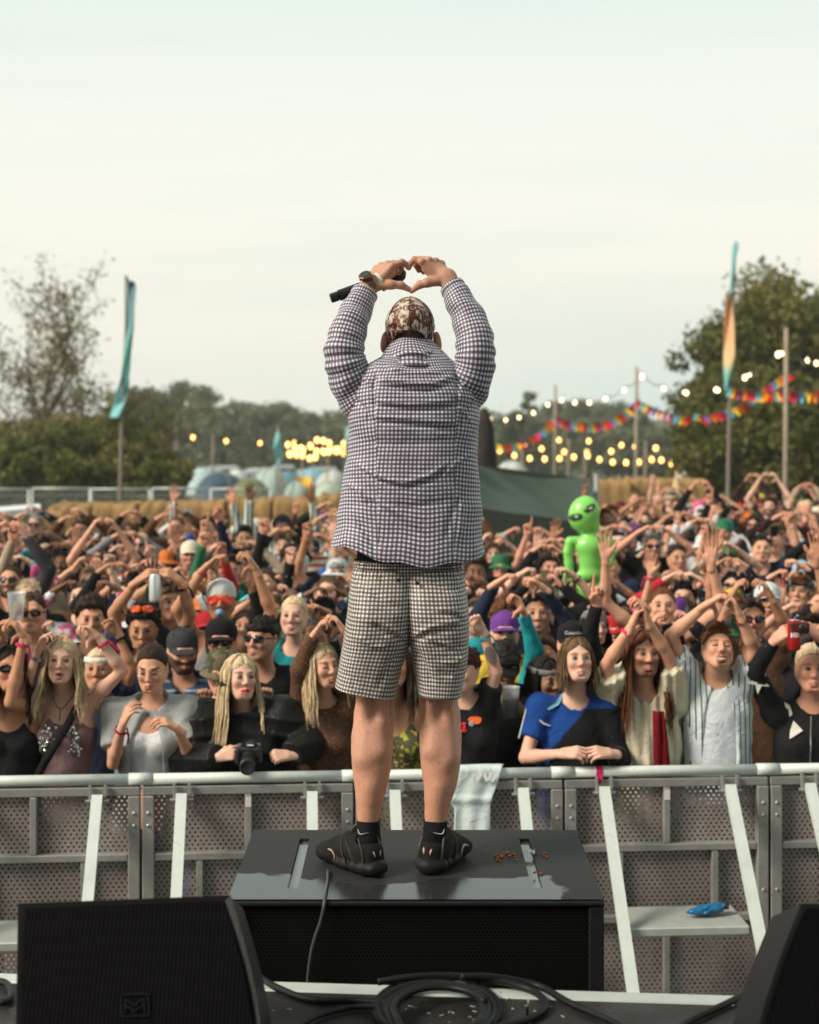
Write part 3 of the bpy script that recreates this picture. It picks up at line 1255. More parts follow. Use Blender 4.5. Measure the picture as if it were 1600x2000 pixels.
# ------------------------------------------------------------------ stage monitors
def build_wedge(name, corners, label, emblem=None, bulge=(.03, .03)):
 """corners: TL, TR, BR, BL of the grille (world); cabinet runs back towards the crowd"""
 TL, TR, BR, BL = [np.asarray(c, float) for c in corners]
 root = empty(name, tuple((BL + BR) / 2))
 o0 = (BL + BR) / 2
 tag(root, label, 'stage monitor', 'stage monitors at the front of the stage')
 nrm = unit(np.cross(TR - TL, TL - BL))
 if nrm[1] > 0:
  nrm = -nrm
 n, mcol = 26, 14

 def at(s, t, out=0.0):
  """s across 0..1, t down 0..1"""
  L_ = TL + (BL - TL) * t
  R2 = TR + (BR - TR) * t
  p = L_ + (R2 - L_) * s
  side = math.sin(math.pi * min(1, max(0, t * .92 + .04)))
  p = p + unit(TR - TL) * (bulge[1] * side if s > .5 else -bulge[0] * side) * abs(2 * s - 1)
  return p + nrm * out - o0
 # grille
 b = MB()
 b.grid(np.array([[at(.035 + .93 * j / mcol, .02 + .96 * i / n, .006 + .012 * math.sin(math.pi * i / n)) for j in range(mcol + 1)] for i in range(n + 1)]))
 gm, nt, bs = newmat('ribbed_grille')
 N, L = nt.nodes.new, nt.links.new
 bs.inputs['Base Color'].default_value = (.0045, .004, .005, 1)
 bs.inputs['Roughness'].default_value = .85
 bs.inputs['Specular IOR Level'].default_value = .06
 tc = N('ShaderNodeTexCoord')
 wv = N('ShaderNodeTexWave')
 wv.bands_direction = 'X'
 wv.inputs['Scale'].default_value = 34
 L(tc.outputs['Object'], wv.inputs['Vector'])
 bp = N('ShaderNodeBump')
 bp.inputs['Strength'].default_value = .35
 bp.inputs['Distance'].default_value = .006
 L(wv.outputs['Fac'], bp.inputs['Height'])
 L(bp.outputs[0], bs.inputs['Normal'])
 b.build('grille', gm, root, True)
 # cabinet rim and sides
 b = MB()
 back = np.array([0, .30, -.12])
 loop = [at(0, t / 10) for t in range(11)] + [at(1, 1 - t / 10) for t in range(11)]
 rim_in = [at(.035, t / 10 * .96 + .02, .004) for t in range(11)] + [at(.965, .98 - t / 10 * .96, .004) for t in range(11)]
 rim_f = [p + nrm * .010 for p in loop]
 bk = []
 for p in loop:
  q = p + back
  q[2] = max(q[2], STZ + .012 - o0[2]) if p[2] > STZ - o0[2] else p[2]
  bk.append(q)
 b.grid(np.array([rim_in, rim_f, loop, bk]), wrap=True)
 b.add(np.array(bk), [list(range(len(bk)))])
 b.build('cabinet', pmat('monitor_black', (.012, .011, .012), rough=.5, spec=.25, var=.2, vscale=12, bump=.15, bscale=150), root)
 if emblem:
  e = MB()
  s0, t0, ws, wt = emblem
  for (a0, b0, a1, b1) in ((0, 0, 0, 1), (0, 1, 1, 1), (1, 1, 1, 0), (1, 0, 0, 0), (.15, .2, .5, .5), (.5, .5, .85, .2), (.15, .45, .5, .78), (.5, .78, .85, .45), (.15, .2, .15, .85), (.85, .2, .85, .85)):
   e.bar(at(s0 + a0 * ws, t0 + b0 * wt, .022), at(s0 + a1 * ws, t0 + b1 * wt, .022), .004, .004, up=nrm)
  e.build('emblem', pmat('emblem_black', (.009, .009, .010), rough=.6, spec=.1), root)


build_wedge('monitor_wedge', [P(36, 1768, 3.86), P(447, 1752, 3.92), P(512, 2260, 3.58), P(28, 2260, 3.52)],
   'black ribbed stage monitor wedge with square emblem, left of the cable coil', (.46, .40, .11, .085), (.0, .035))
build_wedge('monitor_wedge', [P(1566, 1768, 3.9), P(1960, 1768, 3.92), P(2010, 2260, 3.55), P(1440, 2260, 3.55)],
   'black stage monitor wedge cut off by the frame, right of the cable coil', None, (.03, .03))


# ------------------------------------------------------------------ cables
def deck_pt(px, py, lift=.011):
 d = (HC - STZ - lift) * F / (py - YH)
 return P(px, py, d)


def cable(name, pts, r, label, group='cables lying on the stage', n=None, mat=None):
 p = spline(pts, n or len(pts) * 10)
 b = MB()
 b.tube(p, r, 8)
 return tag(b.build(name, mat or M_rubber, smooth=True), label, 'cable', group)


def build_cables():
 cable('cable', [deck_pt(440, 1880), deck_pt(505, 1908), deck_pt(545, 1931), deck_pt(610, 1953), deck_pt(700, 1955, .016), deck_pt(760, 1962, .03)], .0098, 'black cable running from the large monitor wedge to the coil')
 pts = []
 rr = random.Random(9)
 for k in range(64):
  a = k / 64 * 2 * math.pi * 4.6
  loop = int(a / (2 * math.pi))
  cx, cy = 852 + 8 * math.sin(loop * 2.1), 1972
  rx, ry = 118 - 7 * loop + 5 * math.sin(a * .5), 60 - 4 * loop
  pts.append(deck_pt(cx + rx * math.cos(a + 2.6), cy + ry * math.sin(a + 2.6), .012 + .009 * loop + .004 * math.sin(a * 1.3)))
 cable('cable_coil', pts, .0098, 'thick coil of black cable lying on the stage edge', n=420)
 pts = [deck_pt(738, 1918, .03), deck_pt(800, 1909, .04), deck_pt(880, 1906, .035), deck_pt(970, 1915, .025), deck_pt(1040, 1935, .012), deck_pt(1066, 1965, .012), deck_pt(1030, 1992, .012), deck_pt(960, 2010, .012)]
 cable('cable', pts, .0098, 'outer loop of black cable reaching furthest out of the coil')
 cable('cable', [deck_pt(900, 1908, .045), deck_pt(960, 1908, .035), deck_pt(1050, 1925, .013), deck_pt(1110, 1958, .012), deck_pt(1190, 1992, .012), deck_pt(1260, 2030, .012)], .0098, 'black cable trailing from the coil towards the bare boards')
 cable('cable', [deck_pt(1530, 1915), deck_pt(1478, 1931, .012), deck_pt(1420, 1960, .012), deck_pt(1340, 1998, .012), deck_pt(1290, 2040, .012)], .0098, 'black cable leading off the monitor cut by the frame')
 cable('cable', [deck_pt(-10, 1915), deck_pt(14, 1922, .012), deck_pt(22, 1945, .012), deck_pt(5, 1958, .012), deck_pt(-20, 1950)], .0098, 'short loop of black cable at the far end by the large wedge')
 cable('cable', [deck_pt(570, 2015, .012), deck_pt(620, 1985, .012), deck_pt(690, 1968, .012), deck_pt(742, 1966, .03)], .008, 'thin black cable curling below the coil by the wedge')
 # cable over the speaker
 q = lambda px, py: P(px, py, (HC - SUBZ - .006) * F / (py - YH))
 f = lambda px, py: P(px, py, 4.640)
 cable('cable', [q(641, 1700), q(640, 1722), q(635, 1750), f(633, 1768), f(626, 1800), f(614, 1835), f(606, 1872), f(600, 1930), f(598, 1990)], .0048, 'thin grey cable hanging over the front of the subwoofer', None, mat=pmat('grey_cable', (.06, .065, .06), rough=.4))


build_cables()


def build_haze():
 b = MB()
 b.box((0, 145, 6.5), (330, 330, 33))
 m = bpy.data.materials.new('haze_air')
 m.use_nodes = True
 nt = m.node_tree
 nt.nodes.clear()
 o = nt.nodes.new('ShaderNodeOutputMaterial')
 v = nt.nodes.new('ShaderNodeVolumePrincipled')
 v.inputs['Color'].default_value = (.86, .90, .86, 1)
 v.inputs['Density'].default_value = .0007
 v.inputs['Anisotropy'].default_value = .2
 nt.links.new(v.outputs[0], o.inputs['Volume'])
 tag(b.build('haze', m), kind='stuff')


build_haze()

# ------------------------------------------------------------------ trees and hedges
LEAF_D = leafmat('dark_leaves', (.050, .058, .014), (.16, .155, .034), .9)
LEAF_M = leafmat('green_leaves', (.085, .092, .020), (.22, .20, .042), .7)
LEAF_O = leafmat('olive_leaves', (.095, .085, .026), (.23, .19, .06), .6)
LEAF_HAZED = leafmat('hazed_far_leaves', (.13, .15, .085), (.23, .245, .125), .25)  # far foliage paled in its colour to stand for haze
LEAF_HAZED_D = leafmat('hazed_far_dark_leaves', (.105, .125, .075), (.185, .20, .105), .25)  # darker far foliage, haze paleness mixed into the colour as well
BARK = pmat('bark', (.085, .07, .05), rough=.95, var=.35, vscale=6, bump=.6, bscale=20)
BARK_D = pmat('dark_bark', (.045, .037, .028), rough=.95, var=.35, vscale=6, bump=.6, bscale=20)


def leaf_cloud(centres, radii, n, size, seed, flat=.75, shell=.55):
 """n little leaf faces scattered through the given clumps"""
 r = np.random.RandomState(seed)
 c = np.asarray(centres, float)
 rad = np.asarray(radii, float)
 w = rad ** 2
 pick = r.choice(len(c), n, p=w / w.sum())
 d = r.randn(n, 3)
 d /= np.linalg.norm(d, axis=1)[:, None]
 rr = (shell + (1 - shell) * r.rand(n)) ** .8 * (1 + .22 * r.randn(n))
 d[:, 2] *= flat
 pos = c[pick] + d * (rad[pick] * rr)[:, None]
 a = r.randn(n, 3)
 a /= np.linalg.norm(a, axis=1)[:, None]
 b = np.cross(a, r.randn(n, 3))
 b /= np.linalg.norm(b, axis=1)[:, None] + 1e-9
 s = size * (.55 + .9 * r.rand(n))
 a = a * s[:, None]
 b = b * (s * (.5 + .4 * r.rand(n)))[:, None]
 V = np.stack([pos - a, pos + b * .8 - a * .1, pos + a, pos - b * .8 + a * .1], 1).reshape(-1, 3)
 return V, np.arange(n * 4).reshape(n, 4)


def branches(b, base, h, spread, seed, levels=3, r0=.16, lean=0.0, first=.35, nkids=(4, 3, 3), up=.75):
 """recursive limbs; returns the twig ends"""
 r = random.Random(seed)
 ends = []

 def grow(p, d, L_, rad, lev):
  pts = [p]
  q = np.array(p)
  dd = np.array(d)
  k = 5
  for i in range(k):
   dd = unit(dd + np.array([r.gauss(0, .13), r.gauss(0, .13), r.gauss(0.03, .07)]))
   q = q + dd * L_ / k
   pts.append(q.copy())
  b.tube(pts, np.linspace(rad, rad * .45, k + 1), 6 if lev < 2 else 4, cap=False)
  if lev >= levels:
   ends.append((pts[-1], L_))
   ends.append((pts[-3], L_ * .8))
   return
  m = nkids[min(lev, len(nkids) - 1)]
  for j in range(m):
   t = r.uniform(first if lev == 0 else .3, 1.0) if j else 1.0
   i = min(k, max(1, int(t * k)))
   a = r.uniform(0, 6.28)
   out = np.array([math.cos(a), math.sin(a), 0]) * spread * r.uniform(.6, 1.2)
   nd = unit(dd * .7 + out + np.array([0, 0, up * r.uniform(.3, .8)]))
   grow(pts[i], nd, L_ * r.uniform(.5, .72), rad * .5, lev + 1)
 grow(np.asarray(base, float), unit(np.array([lean, 0, 1.0])), h, r0, 0)
 return ends


def leaf_tree(name, label, base, h, rx, rz, seed, mat, n=9000, leaf=.13, group=None, trunk_h=.35, r0=.2, nclump=46, cat='tree', rag=1.0, depth=1.0):
 """broadleaf tree: tapered trunk and limbs, crown of leaf clumps in a ragged ellipsoid"""
 root = empty(name, base)
 tag(root, label, cat, group)
 r = np.random.RandomState(seed)
 b = MB()
 ends = branches(b, (0, 0, -.2), h * trunk_h + .2, .75, seed, 2, r0, first=.5)
 cz = h - rz
 c, rad = [], []
 for k in range(nclump):
  d = r.randn(3)
  d /= np.linalg.norm(d)
  q = d * (r.rand() ** .33) * np.array([rx * .82, rx * .82 * depth, rz * .84]) * (1 + .10 * rag * float(np.clip(r.randn(), -1, 1)))
  if q[2] < -rz * .6 and r.rand() < .5:
   q[2] *= .6
  c.append(q + [0, 0, cz])
  rad.append(r.uniform(.16, .34) * min(rx, rz) * (1.15 if abs(q[0]) < rx * .5 else .9))
 # limbs reach into the clumps
 top = np.array([0, 0, h * trunk_h])
 for k in range(0, nclump, 3):
  mid = (top + c[k]) / 2 + r.randn(3) * .15
  b.tube(spline([top - [0, 0, h * .1 * r.rand()], mid, c[k]], 6), np.linspace(r0 * .35, .02, 6), 4, cap=False)
 b.build('trunk', BARK_D, root, True)
 V, q = leaf_cloud(c, rad, n, leaf, seed + 1)
 me = np_mesh('crown', V, q, mat, smooth=False)
 link('crown', me, root)
 return root, me


def build_trees():
 # two tall half-bare trees above the hedge on one side
 for (px, d, top, seed, lean, lab) in ((68, 66, 540, 21, .02, 'tall thin tree with bare forked limbs and sparse leaves, nearest the frame edge'),
           (134, 64, 548, 34, .05, 'tall thin half-bare tree standing next to the teal feather flag'),
           (252, 72, 716, 55, .12, 'low wispy sapling sticking up behind the teal feather flag')):
  zg = gz(d)
  h = (HC - (top - YH) * d / F - zg) * 1.1
  x = (px - 800) * d / F
  root = empty('tree', (x, d, zg))
  tag(root, lab, 'tree', 'half-bare trees over the hedge')
  b = MB()
  ends = branches(b, (0, 0, -.2), h * .50, 1.25 if h > 5 else .6, seed, 3, .15 if h > 5 else .07, lean, .5, (6, 4, 4), .95)
  b.build('trunk', BARK, root, True)
  c = [e[0] for e in ends]
  V, q = leaf_cloud(c, [.46 * (h / 9)] * len(c), 3300 if h > 5 else 500, .075, seed, 1, .1)
  link('crown', np_mesh('crown', V, q, LEAF_O, smooth=False), root)
 # hedge bushes in front of them
 spec = [(-40, 58, 788, 2.6, LEAF_O), (22, 56, 792, 2.3, LEAF_M), (70, 60, 776, 2.2, LEAF_O), (112, 55, 768, 2.1, LEAF_D), (165, 58, 796, 1.9, LEAF_M), (205, 55, 786, 1.7, LEAF_D), (248, 57, 800, 1.9, LEAF_M), (286, 54, 850, 1.45, LEAF_O), (322, 53, 888, 1.1, LEAF_M), (25, 50, 860, 2.3, LEAF_D), (120, 49, 868, 2.0, LEAF_D), (205, 50, 865, 1.9, LEAF_M), (268, 50, 885, 1.4, LEAF_D)]
 labs = ['yellowish bush cut by the frame at the far end of the hedge', 'green bush at the foot of the tall bare tree', 'olive bush beneath the forked bare tree', 'highest dark bush of the hedge between the bare trees',
   'green bush just short of the teal flag', 'dark bush behind the hem of the teal flag', 'green bush just past the teal flag pole', 'olive bush stepping down past the flag', 'small round bush ending the hedge by the tents',
   'dark lower bush behind the wire fence near the frame edge', 'dark lower bush below the tallest part of the hedge', 'lower green bush at the foot of the teal flag pole', 'low dark bush near the tents']
 for i, (px, d, top, rx, mat) in enumerate(spec):
  zg = gz(d)
  h = HC - (top - YH) * d / F - zg
  leaf_tree('bush', labs[i], ((px - 800) * d / F, d, zg), h, rx, h * .52, 100 + i, mat, 4400, .11, 'bushes of the roadside hedge', .3, .08, 34, 'bush')
 # big dark trees on the other side
 spec = [(1436, 58, 556, 2.6, 13000, 'dark leafy tree with gaps in its crown behind the orange flag', LEAF_D), (1556, 60, 484, 3.4, 18000, 'tallest dark leafy tree rising behind the bare lamp pole', LEAF_M),
   (1655, 57, 520, 3.0, 9000, 'dark leafy tree cut by the frame beside the tallest one', LEAF_D), (1470, 54, 690, 3.0, 12000, 'wide dark lower tree behind the bunting', LEAF_D),
   (1385, 56, 815, 1.4, 5500, 'low green bush at the outer foot of the big dark trees', LEAF_M), (1585, 52, 700, 2.9, 11000, 'dark lower tree under the string lights at the frame edge', LEAF_D)]
 for i, (px, d, top, rx, n, lab, mat) in enumerate(spec):
  zg = gz(d)
  h = HC - (top - YH) * d / F - zg
  leaf_tree('tree' if h > 4 else 'bush', lab, ((px - 800) * d / F, d, zg), h, rx, h * .47, 300 + i, mat, n, .12, 'big trees by the string lights', .35, .22, 64, 'tree' if h > 4 else 'bush', 1.3)
 # far tree line down the valley
 protos = []
 spec = [(272, 790), (300, 800), (345, 772), (392, 778), (432, 815), (470, 812), (520, 800), (560, 812), (600, 826), (648, 822), (692, 828), (735, 830), (780, 826), (830, 830), (880, 826), (930, 822),
   (1070, 815), (1110, 806), (1150, 802), (1190, 808), (1228, 820), (1262, 842), (1296, 868), (1330, 884)]
 sides = ['in the gap past the hedge', 'over the tents', 'with rounded top over the tents', 'that is tallest over the tents', 'dipping over the pale vans', 'over the pale vans', 'standing darker behind the small teal flag', 'beside the small teal flag',
    'behind the cluster of lights', 'just above the cluster of lights', 'next to the checked sleeve', 'hidden low behind the shirt', 'behind the middle of the shirt', 'deep behind the shirt', 'behind the far sleeve', 'just beside the dark pillar',
    'above the start of the bunting', 'above the middle of the bunting', 'topping the wooded rise', 'sloping from the wooded rise', 'before the lamp pole', 'beyond the lamp pole', 'lower on the slope', 'smallest at the end of the slope']
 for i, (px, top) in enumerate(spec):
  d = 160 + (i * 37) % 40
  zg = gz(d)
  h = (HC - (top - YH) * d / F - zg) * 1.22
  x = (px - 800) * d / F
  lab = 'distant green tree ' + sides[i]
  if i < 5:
   root, me = leaf_tree('tree', lab, (x, d, zg), h, 4.2, h * .5, 500 + i, LEAF_HAZED if i % 2 else LEAF_HAZED_D, 7000, .24, 'distant trees of the valley', .3, .2, 40, 'tree', 1.2)
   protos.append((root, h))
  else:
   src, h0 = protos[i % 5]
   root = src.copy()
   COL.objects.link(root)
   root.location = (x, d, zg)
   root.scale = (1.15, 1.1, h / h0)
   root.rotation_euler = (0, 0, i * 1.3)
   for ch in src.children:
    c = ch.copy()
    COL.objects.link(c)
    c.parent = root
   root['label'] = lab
 # slim pair of taller trees and a grassy rise
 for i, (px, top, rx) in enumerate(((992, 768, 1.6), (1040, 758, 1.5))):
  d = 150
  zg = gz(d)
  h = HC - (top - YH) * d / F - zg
  leaf_tree('tree', ('slim grey-green tree nearest the dark pillar', 'taller slim grey-green tree beside the other slim one')[i], ((px - 800) * d / F, d, zg), h, rx, h * .5, 600 + i, LEAF_HAZED_D, 3600, .2, 'distant trees of the valley', .3, .2, 30, 'tree', 1.5)
 # undergrowth closing the tree line: one mass
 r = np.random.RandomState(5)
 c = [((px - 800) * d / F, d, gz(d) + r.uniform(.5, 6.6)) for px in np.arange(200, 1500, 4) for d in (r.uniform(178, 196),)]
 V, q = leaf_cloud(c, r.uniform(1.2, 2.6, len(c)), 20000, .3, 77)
 tag(link('undergrowth', np_mesh('undergrowth', V, q, LEAF_HAZED_D, smooth=False)), kind='stuff')


build_trees()


# ------------------------------------------------------------------ straw bales, fence, tents, vans
def build_bales():
 def straw():
  m, nt, b = newmat('straw')
  N, L = nt.nodes.new, nt.links.new
  b.inputs['Roughness'].default_value = .9
  b.inputs['Specular IOR Level'].default_value = .15
  tc = N('ShaderNodeTexCoord')
  mp = N('ShaderNodeMapping')
  mp.inputs['Scale'].default_value = (3, 3, 26)
  L(tc.outputs['Object'], mp.inputs[0])
  nz = N('ShaderNodeTexNoise')
  nz.inputs['Scale'].default_value = 2.4
  nz.inputs['Detail'].default_value = 7
  L(mp.outputs[0], nz.inputs['Vector'])
  mx = N('ShaderNodeMix')
  mx.data_type = 'RGBA'
  mx.inputs[6].default_value = (.20, .115, .045, 1)
  mx.inputs[7].default_value = (.46, .29, .13, 1)
  L(nz.outputs['Fac'], mx.inputs[0])
  L(mx.outputs[2], b.inputs['Base Color'])
  bp = N('ShaderNodeBump')
  bp.inputs['Strength'].default_value = .8
  bp.inputs['Distance'].default_value = .05
  L(nz.outputs['Fac'], bp.inputs['Height'])
  L(bp.outputs[0], b.inputs['Normal'])
  return m
 M = straw()
 sdf = SDF((-1.25, -.75, -.05), (1.25, .75, 1.6), .07)
 sdf.ell((0, 0, .74), (1.9, 1.1, 1.5), 0)
 # a boxy bale with sagging edges
 X, Y, Z = sdf.ax[0][:, None, None], sdf.ax[1][None, :, None], sdf.ax[2][None, None, :]
 q = np.maximum(np.maximum(np.abs(X) - .98, np.abs(Y) - .52), np.abs(Z - .72) - .62)
 box = np.sqrt(np.maximum(np.abs(X) - .98, 0) ** 2 + np.maximum(np.abs(Y) - .52, 0) ** 2 + np.maximum(np.abs(Z - .72) - .62, 0) ** 2) + np.minimum(q, 0) - .11
 sdf.F = (box + .035 * snoise(X, Y, Z, 7, 3) + .018 * snoise(X, Y, Z, 19, 4)).astype(np.float32)
 V, f = sdf.mesh()
 me = np_mesh('straw_bale', V, f, M)
 px = [-20, 62, 150, 236, 322, 408, 494, 580, 664, 748, 1000, 1190, 1262, 1330]
 d = [25, 25.4, 27.0, 27, 27, 27, 27, 27, 27, 27, 36, 35, 35.4, 35.8]
 tops = [1001, 1000, 985, 984, 982, 979, 976, 972, 968, 964, 945, 938, 936, 937]
 near = ['under the white canopy', 'past the white canopy posts', 'with its end turned to the gap', 'below the teal flag pole', 'below the wire fence', 'below the round bush', 'beneath the dark blue tent', 'beneath the olive tent', 'below the yellow sail', 'beside the checked shirt',
   'hidden behind the green tarpaulin', 'at the corner of the green tarpaulin', 'between the tarpaulin and the striped tent', 'behind the striped tent']
 for i in range(len(px)):
  o = link('straw_bale', me)
  zt = HC - (tops[i] - YH) * d[i] / F
  zg = gz(d[i])
  o.location = ((px[i] - 800) * d[i] / F, d[i], zg - .05)
  wpx = (86 if i < 10 else 76) * d[i] / F / 2.18
  o.scale = (wpx, 1, (zt - zg + .05) / 1.45)
  o.rotation_euler = (0, 0, .04 * math.sin(i * 2.1) + (math.pi if i % 2 else 0) + (.5 if i == 1 else 0))
  tag(o, 'golden straw bale in the wall ' + near[i], 'straw bale', 'straw bales walling the field')


build_bales()


def build_fence():
 """wire fence panels on the far side of the bales"""
 M = pmat('galvanised', (.55, .57, .56), rough=.5, metal=.4)
 labs = ['wire fence panel behind the white canopy', 'wire fence panel in front of the dark hedge', 'wire fence panel beside the teal flag pole', 'wire fence panel ending by the tents', 'wire fence panel in front of the dark blue tent']
 me = None
 for k in range(5):
  x0 = (-60 + k * 118 - 800) * 33 / F
  w = 118 * 33 / F
  root = empty('wire_fence', (x0, 33 + .25 * (k % 2), gz(33)))
  tag(root, labs[k], 'fence', 'wire fence panels behind the straw bales')
  if me is None:
   b = MB()
   z1 = 1.70
   b.tube([(0, 0, 0), (0, 0, z1)], .022, 6)
   b.tube([(w * .985, 0, 0), (w * .985, 0, z1)], .022, 6)
   b.tube([(0, 0, z1), (w * .985, 0, z1)], .02, 6)
   b.tube([(0, 0, .2), (w * .985, 0, .2)], .02, 6)
   o = b.build('frame', M, root, True)
   c = MB()
   for i in range(1, 30):
    c.bar((w * i / 30, 0, .2), (w * i / 30, 0, z1), .005, .005, up=(0, 1, 0))
   for i in range(1, 9):
    c.bar((0, 0, .2 + i * .17), (w * .985, 0, .2 + i * .17), .005, .005, up=(0, 1, 0))
   o2 = c.build('wire_mesh', M, root)
   tag(o2, kind='stuff')
   b3 = MB()
   b3.bevel_box((0, 0, .06), (.24, .6, .12), .03)
   o3 = b3.build('foot', pmat('fence_foot', (.12, .12, .11), rough=.9), root)
   me = (o.data, o2.data, o3.data)
  else:
   link('frame', me[0], root)
   tag(link('wire_mesh', me[1], root), kind='stuff')
   link('foot', me[2], root)


build_fence()


def build_tents():
 def dome(name, px, py_base, d, w, h, col, label):
  zg = HC - (py_base - YH) * d / F
  root = empty(name, ((px - 800) * d / F, d, zg), 0.3 * math.sin(px))
  tag(root, label, 'tent', 'camping tents beyond the straw bales')
  n, k = 24, 9
  V = []
  for i in range(k):
   t = i / (k - 1)
   z = h * math.sin(t * math.pi / 2)
   r = math.cos(t * math.pi / 2) * w / 2
   V.append([(r * (1 + .07 * math.cos(4 * a)) * math.cos(a), r * .95 * (1 + .07 * math.cos(4 * a)) * math.sin(a), z - .05) for a in np.linspace(0, 2 * math.pi, n, endpoint=False)])
  b = MB()
  b.grid(np.array(V), wrap=True)
  b.build('flysheet', cloth('tent_%d' % px, col, rough=.6, var=.15), root, True)
  b = MB()
  for s in (0, 1):
   a = math.pi / 4 + s * math.pi / 2
   pts = [(math.cos(a) * w / 2 * 1.06 * math.cos(t), math.sin(a) * w / 2 * math.cos(t) * 1.02, h * 1.02 * math.sin(t) - .03) for t in np.linspace(0, math.pi, 17)]
   b.tube(pts, .02, 5)
  b.build('pole', pmat('tent_pole', (.25, .26, .27), rough=.5), root)
  b = MB()
  b.add([(-w * .12, -w * .455, .02), (w * .12, -w * .455, .02), (.0, -w * .36, h * .6)], [[0, 1, 2]])
  b.build('door', cloth('tent_door_%d' % px, tuple(c * .55 for c in col)), root)
 T = [(395, 962, 95, 2.5, 1.5, (.42, .55, .55), 'pale teal dome tent at the end of the hedge'), (432, 972, 84, 2.7, 1.35, (.05, .085, .12), 'dark blue dome tent, the largest of the tents'),
   (462, 955, 96, 1.8, 1.2, (.60, .64, .62), 'small white dome tent right of the dark blue one'), (488, 976, 82, 2.1, 1.1, (.16, .18, .075), 'olive green dome tent beside the dark blue one'),
   (530, 962, 92, 2.0, 1.4, (.34, .45, .42), 'grey-green dome tent under the small teal flag'), (562, 960, 94, 1.9, 1.2, (.10, .24, .34), 'blue dome tent left of the yellow sail'),
   (612, 950, 100, 2.2, 1.2, (.22, .42, .50), 'light blue dome tent under the cluster of lights'), (610, 968, 90, 1.5, .65, (.45, .055, .06), 'low red tent beneath the light blue one'),
   (650, 956, 98, 2.0, 1.2, (.50, .52, .50), 'off-white dome tent next to the checked shirt'), (585, 972, 88, 1.6, 1.0, (.30, .40, .36), 'small grey tent behind the yellow sail'),
   (640, 974, 86, 1.9, .9, (.40, .48, .40), 'pale green low tent beside the red one'), (1000, 940, 100, 2.2, 1.3, (.5, .52, .5), 'white tent seen above the green tarpaulin'),
   (1392, 962, 60, 2.2, 1.5, (.40, .55, .58), 'pale blue tent at the foot of the dark trees'), (1360, 966, 56, 1.6, 1.1, (.55, .58, .58), 'white tent between the striped tent and the dark trees')]
 for t in T:
  dome('dome_tent', *t)
 # yellow sail
 d = 86
 b = MB()
 V = np.zeros((8, 8, 3))
 for i in range(8):
  for j in range(8):
   s, t = j / 7, i / 7
   xl = 571 + 24 * t
   p = P(xl + (608 - xl) * s, 932 + t * 28 * (1 - .35 * (1 - s)), d)
   p[1] += .25 * math.sin(s * 3 + t * 2)
   V[i, j] = p
 b.grid(V)
 r = empty('sail', (0, 0, 0))
 b.build('canvas', cloth('yellow_canvas', (.75, .42, .05)), r, True)
 c = MB()
 for px in (572, 608):
  q = P(px, 932, d)
  c.tube([(q[0], q[1], gz(d) - .3), (q[0], q[1], q[2] + .05)], .03, 6)
 c.build('pole', M_alu_dull, r)
 tag(r, 'yellow canvas sail stretched between poles among the tents', 'sail')
 # striped bell tent among the crowd
 d = 33
 ax = P(1322, 918, d)
 zg = gz(d)
 root = empty('bell_tent', (ax[0], d, zg))
 tag(root, 'pointed tent with orange, green and red panels beyond the crowd', 'tent')
 n = 8
 H = ax[2] - zg
 cols = [(.75, .34, .07), (.42, .62, .36), (.62, .07, .06), (.66, .70, .70), (.75, .34, .07), (.42, .62, .36), (.62, .07, .06), (.66, .70, .70)]
 for k in range(n):
  a0, a1 = [-math.pi / 2 - .95 + (k + q) * 2 * math.pi / n for q in (0, 1)]
  rows = []
  for t in np.linspace(0, 1, 9):
   r_ = (t ** 1.25) * .62 + .01
   z = H * (1 - t)
   row = []
   for s in np.linspace(0, 1, 5):
    a = a0 + (a1 - a0) * s
    rr = r_ * (1 - .06 * math.sin(math.pi * s))
    row.append((rr * math.cos(a), rr * math.sin(a), z))
   rows.append(row)
  b = MB()
  b.grid(np.array(rows))
  o = b.build('panel', cloth('tentpanel_%d' % (k % 4), cols[k], var=.06), root, True)
  tag(o, ['orange', 'pale green', 'red', 'white'][k % 4] + ' panel')
 # pale vans and cars beyond the tents
 d = 118
 names = ['at the end of the hedge', 'behind the pale teal tent', 'above the dark blue tent', 'over the white tent', 'over the olive tent', 'short of the small teal flag', 'just under the small teal flag', 'past the small teal flag', 'over the yellow sail', 'under the lights', 'near the checked shirt']
 for i in range(11):
  px = 366 + i * 27
  x = (px - 800) * d / F
  zg = HC - (952 - YH) * d / F
  root = empty('van', (x, d + (i % 3) * 1.5, zg), .2 * math.sin(i))
  col = [(.48, .54, .53), (.38, .44, .44), (.54, .58, .56)][i % 3]
  tag(root, ['white', 'silver', 'cream-white'][i % 3] + ' parked van ' + names[i], 'van', 'vans parked beyond the tents')
  h = 1.12 + .14 * (i % 4)
  b = MB()
  prof = [(-.95, .25), (.95, .25), (1.0, .6), (.9, h * .62), (.55, h), (-.75, h), (-.95, h * .9)]
  v = [(x_, y_, z_) for y_ in (-.8, .8) for x_, z_ in prof]
  m = len(prof)
  b.add(v, [list(range(m)), list(range(2 * m - 1, m - 1, -1))] + [[j, (j + 1) % m, m + (j + 1) % m, m + j][::-1] for j in range(m)])
  b.build('body', pmat('van_%d' % (i % 3), col, rough=.35, var=.04), root)
  b = MB()
  b.box((.1, -.806, h * .74), (1.1, .02, h * .24))
  b.build('window', pmat('van_glass', (.03, .04, .045), rough=.1), root)
  for s in (-.6, .6):
   b = MB()
   b.lathe([(.27, -.08), (.27, .08)], (s, -.78, .27), 12, rot=[[1, 0, 0], [0, 0, 1], [0, -1, 0]])
   b.build('wheel', M_rubber, root)


build_tents()


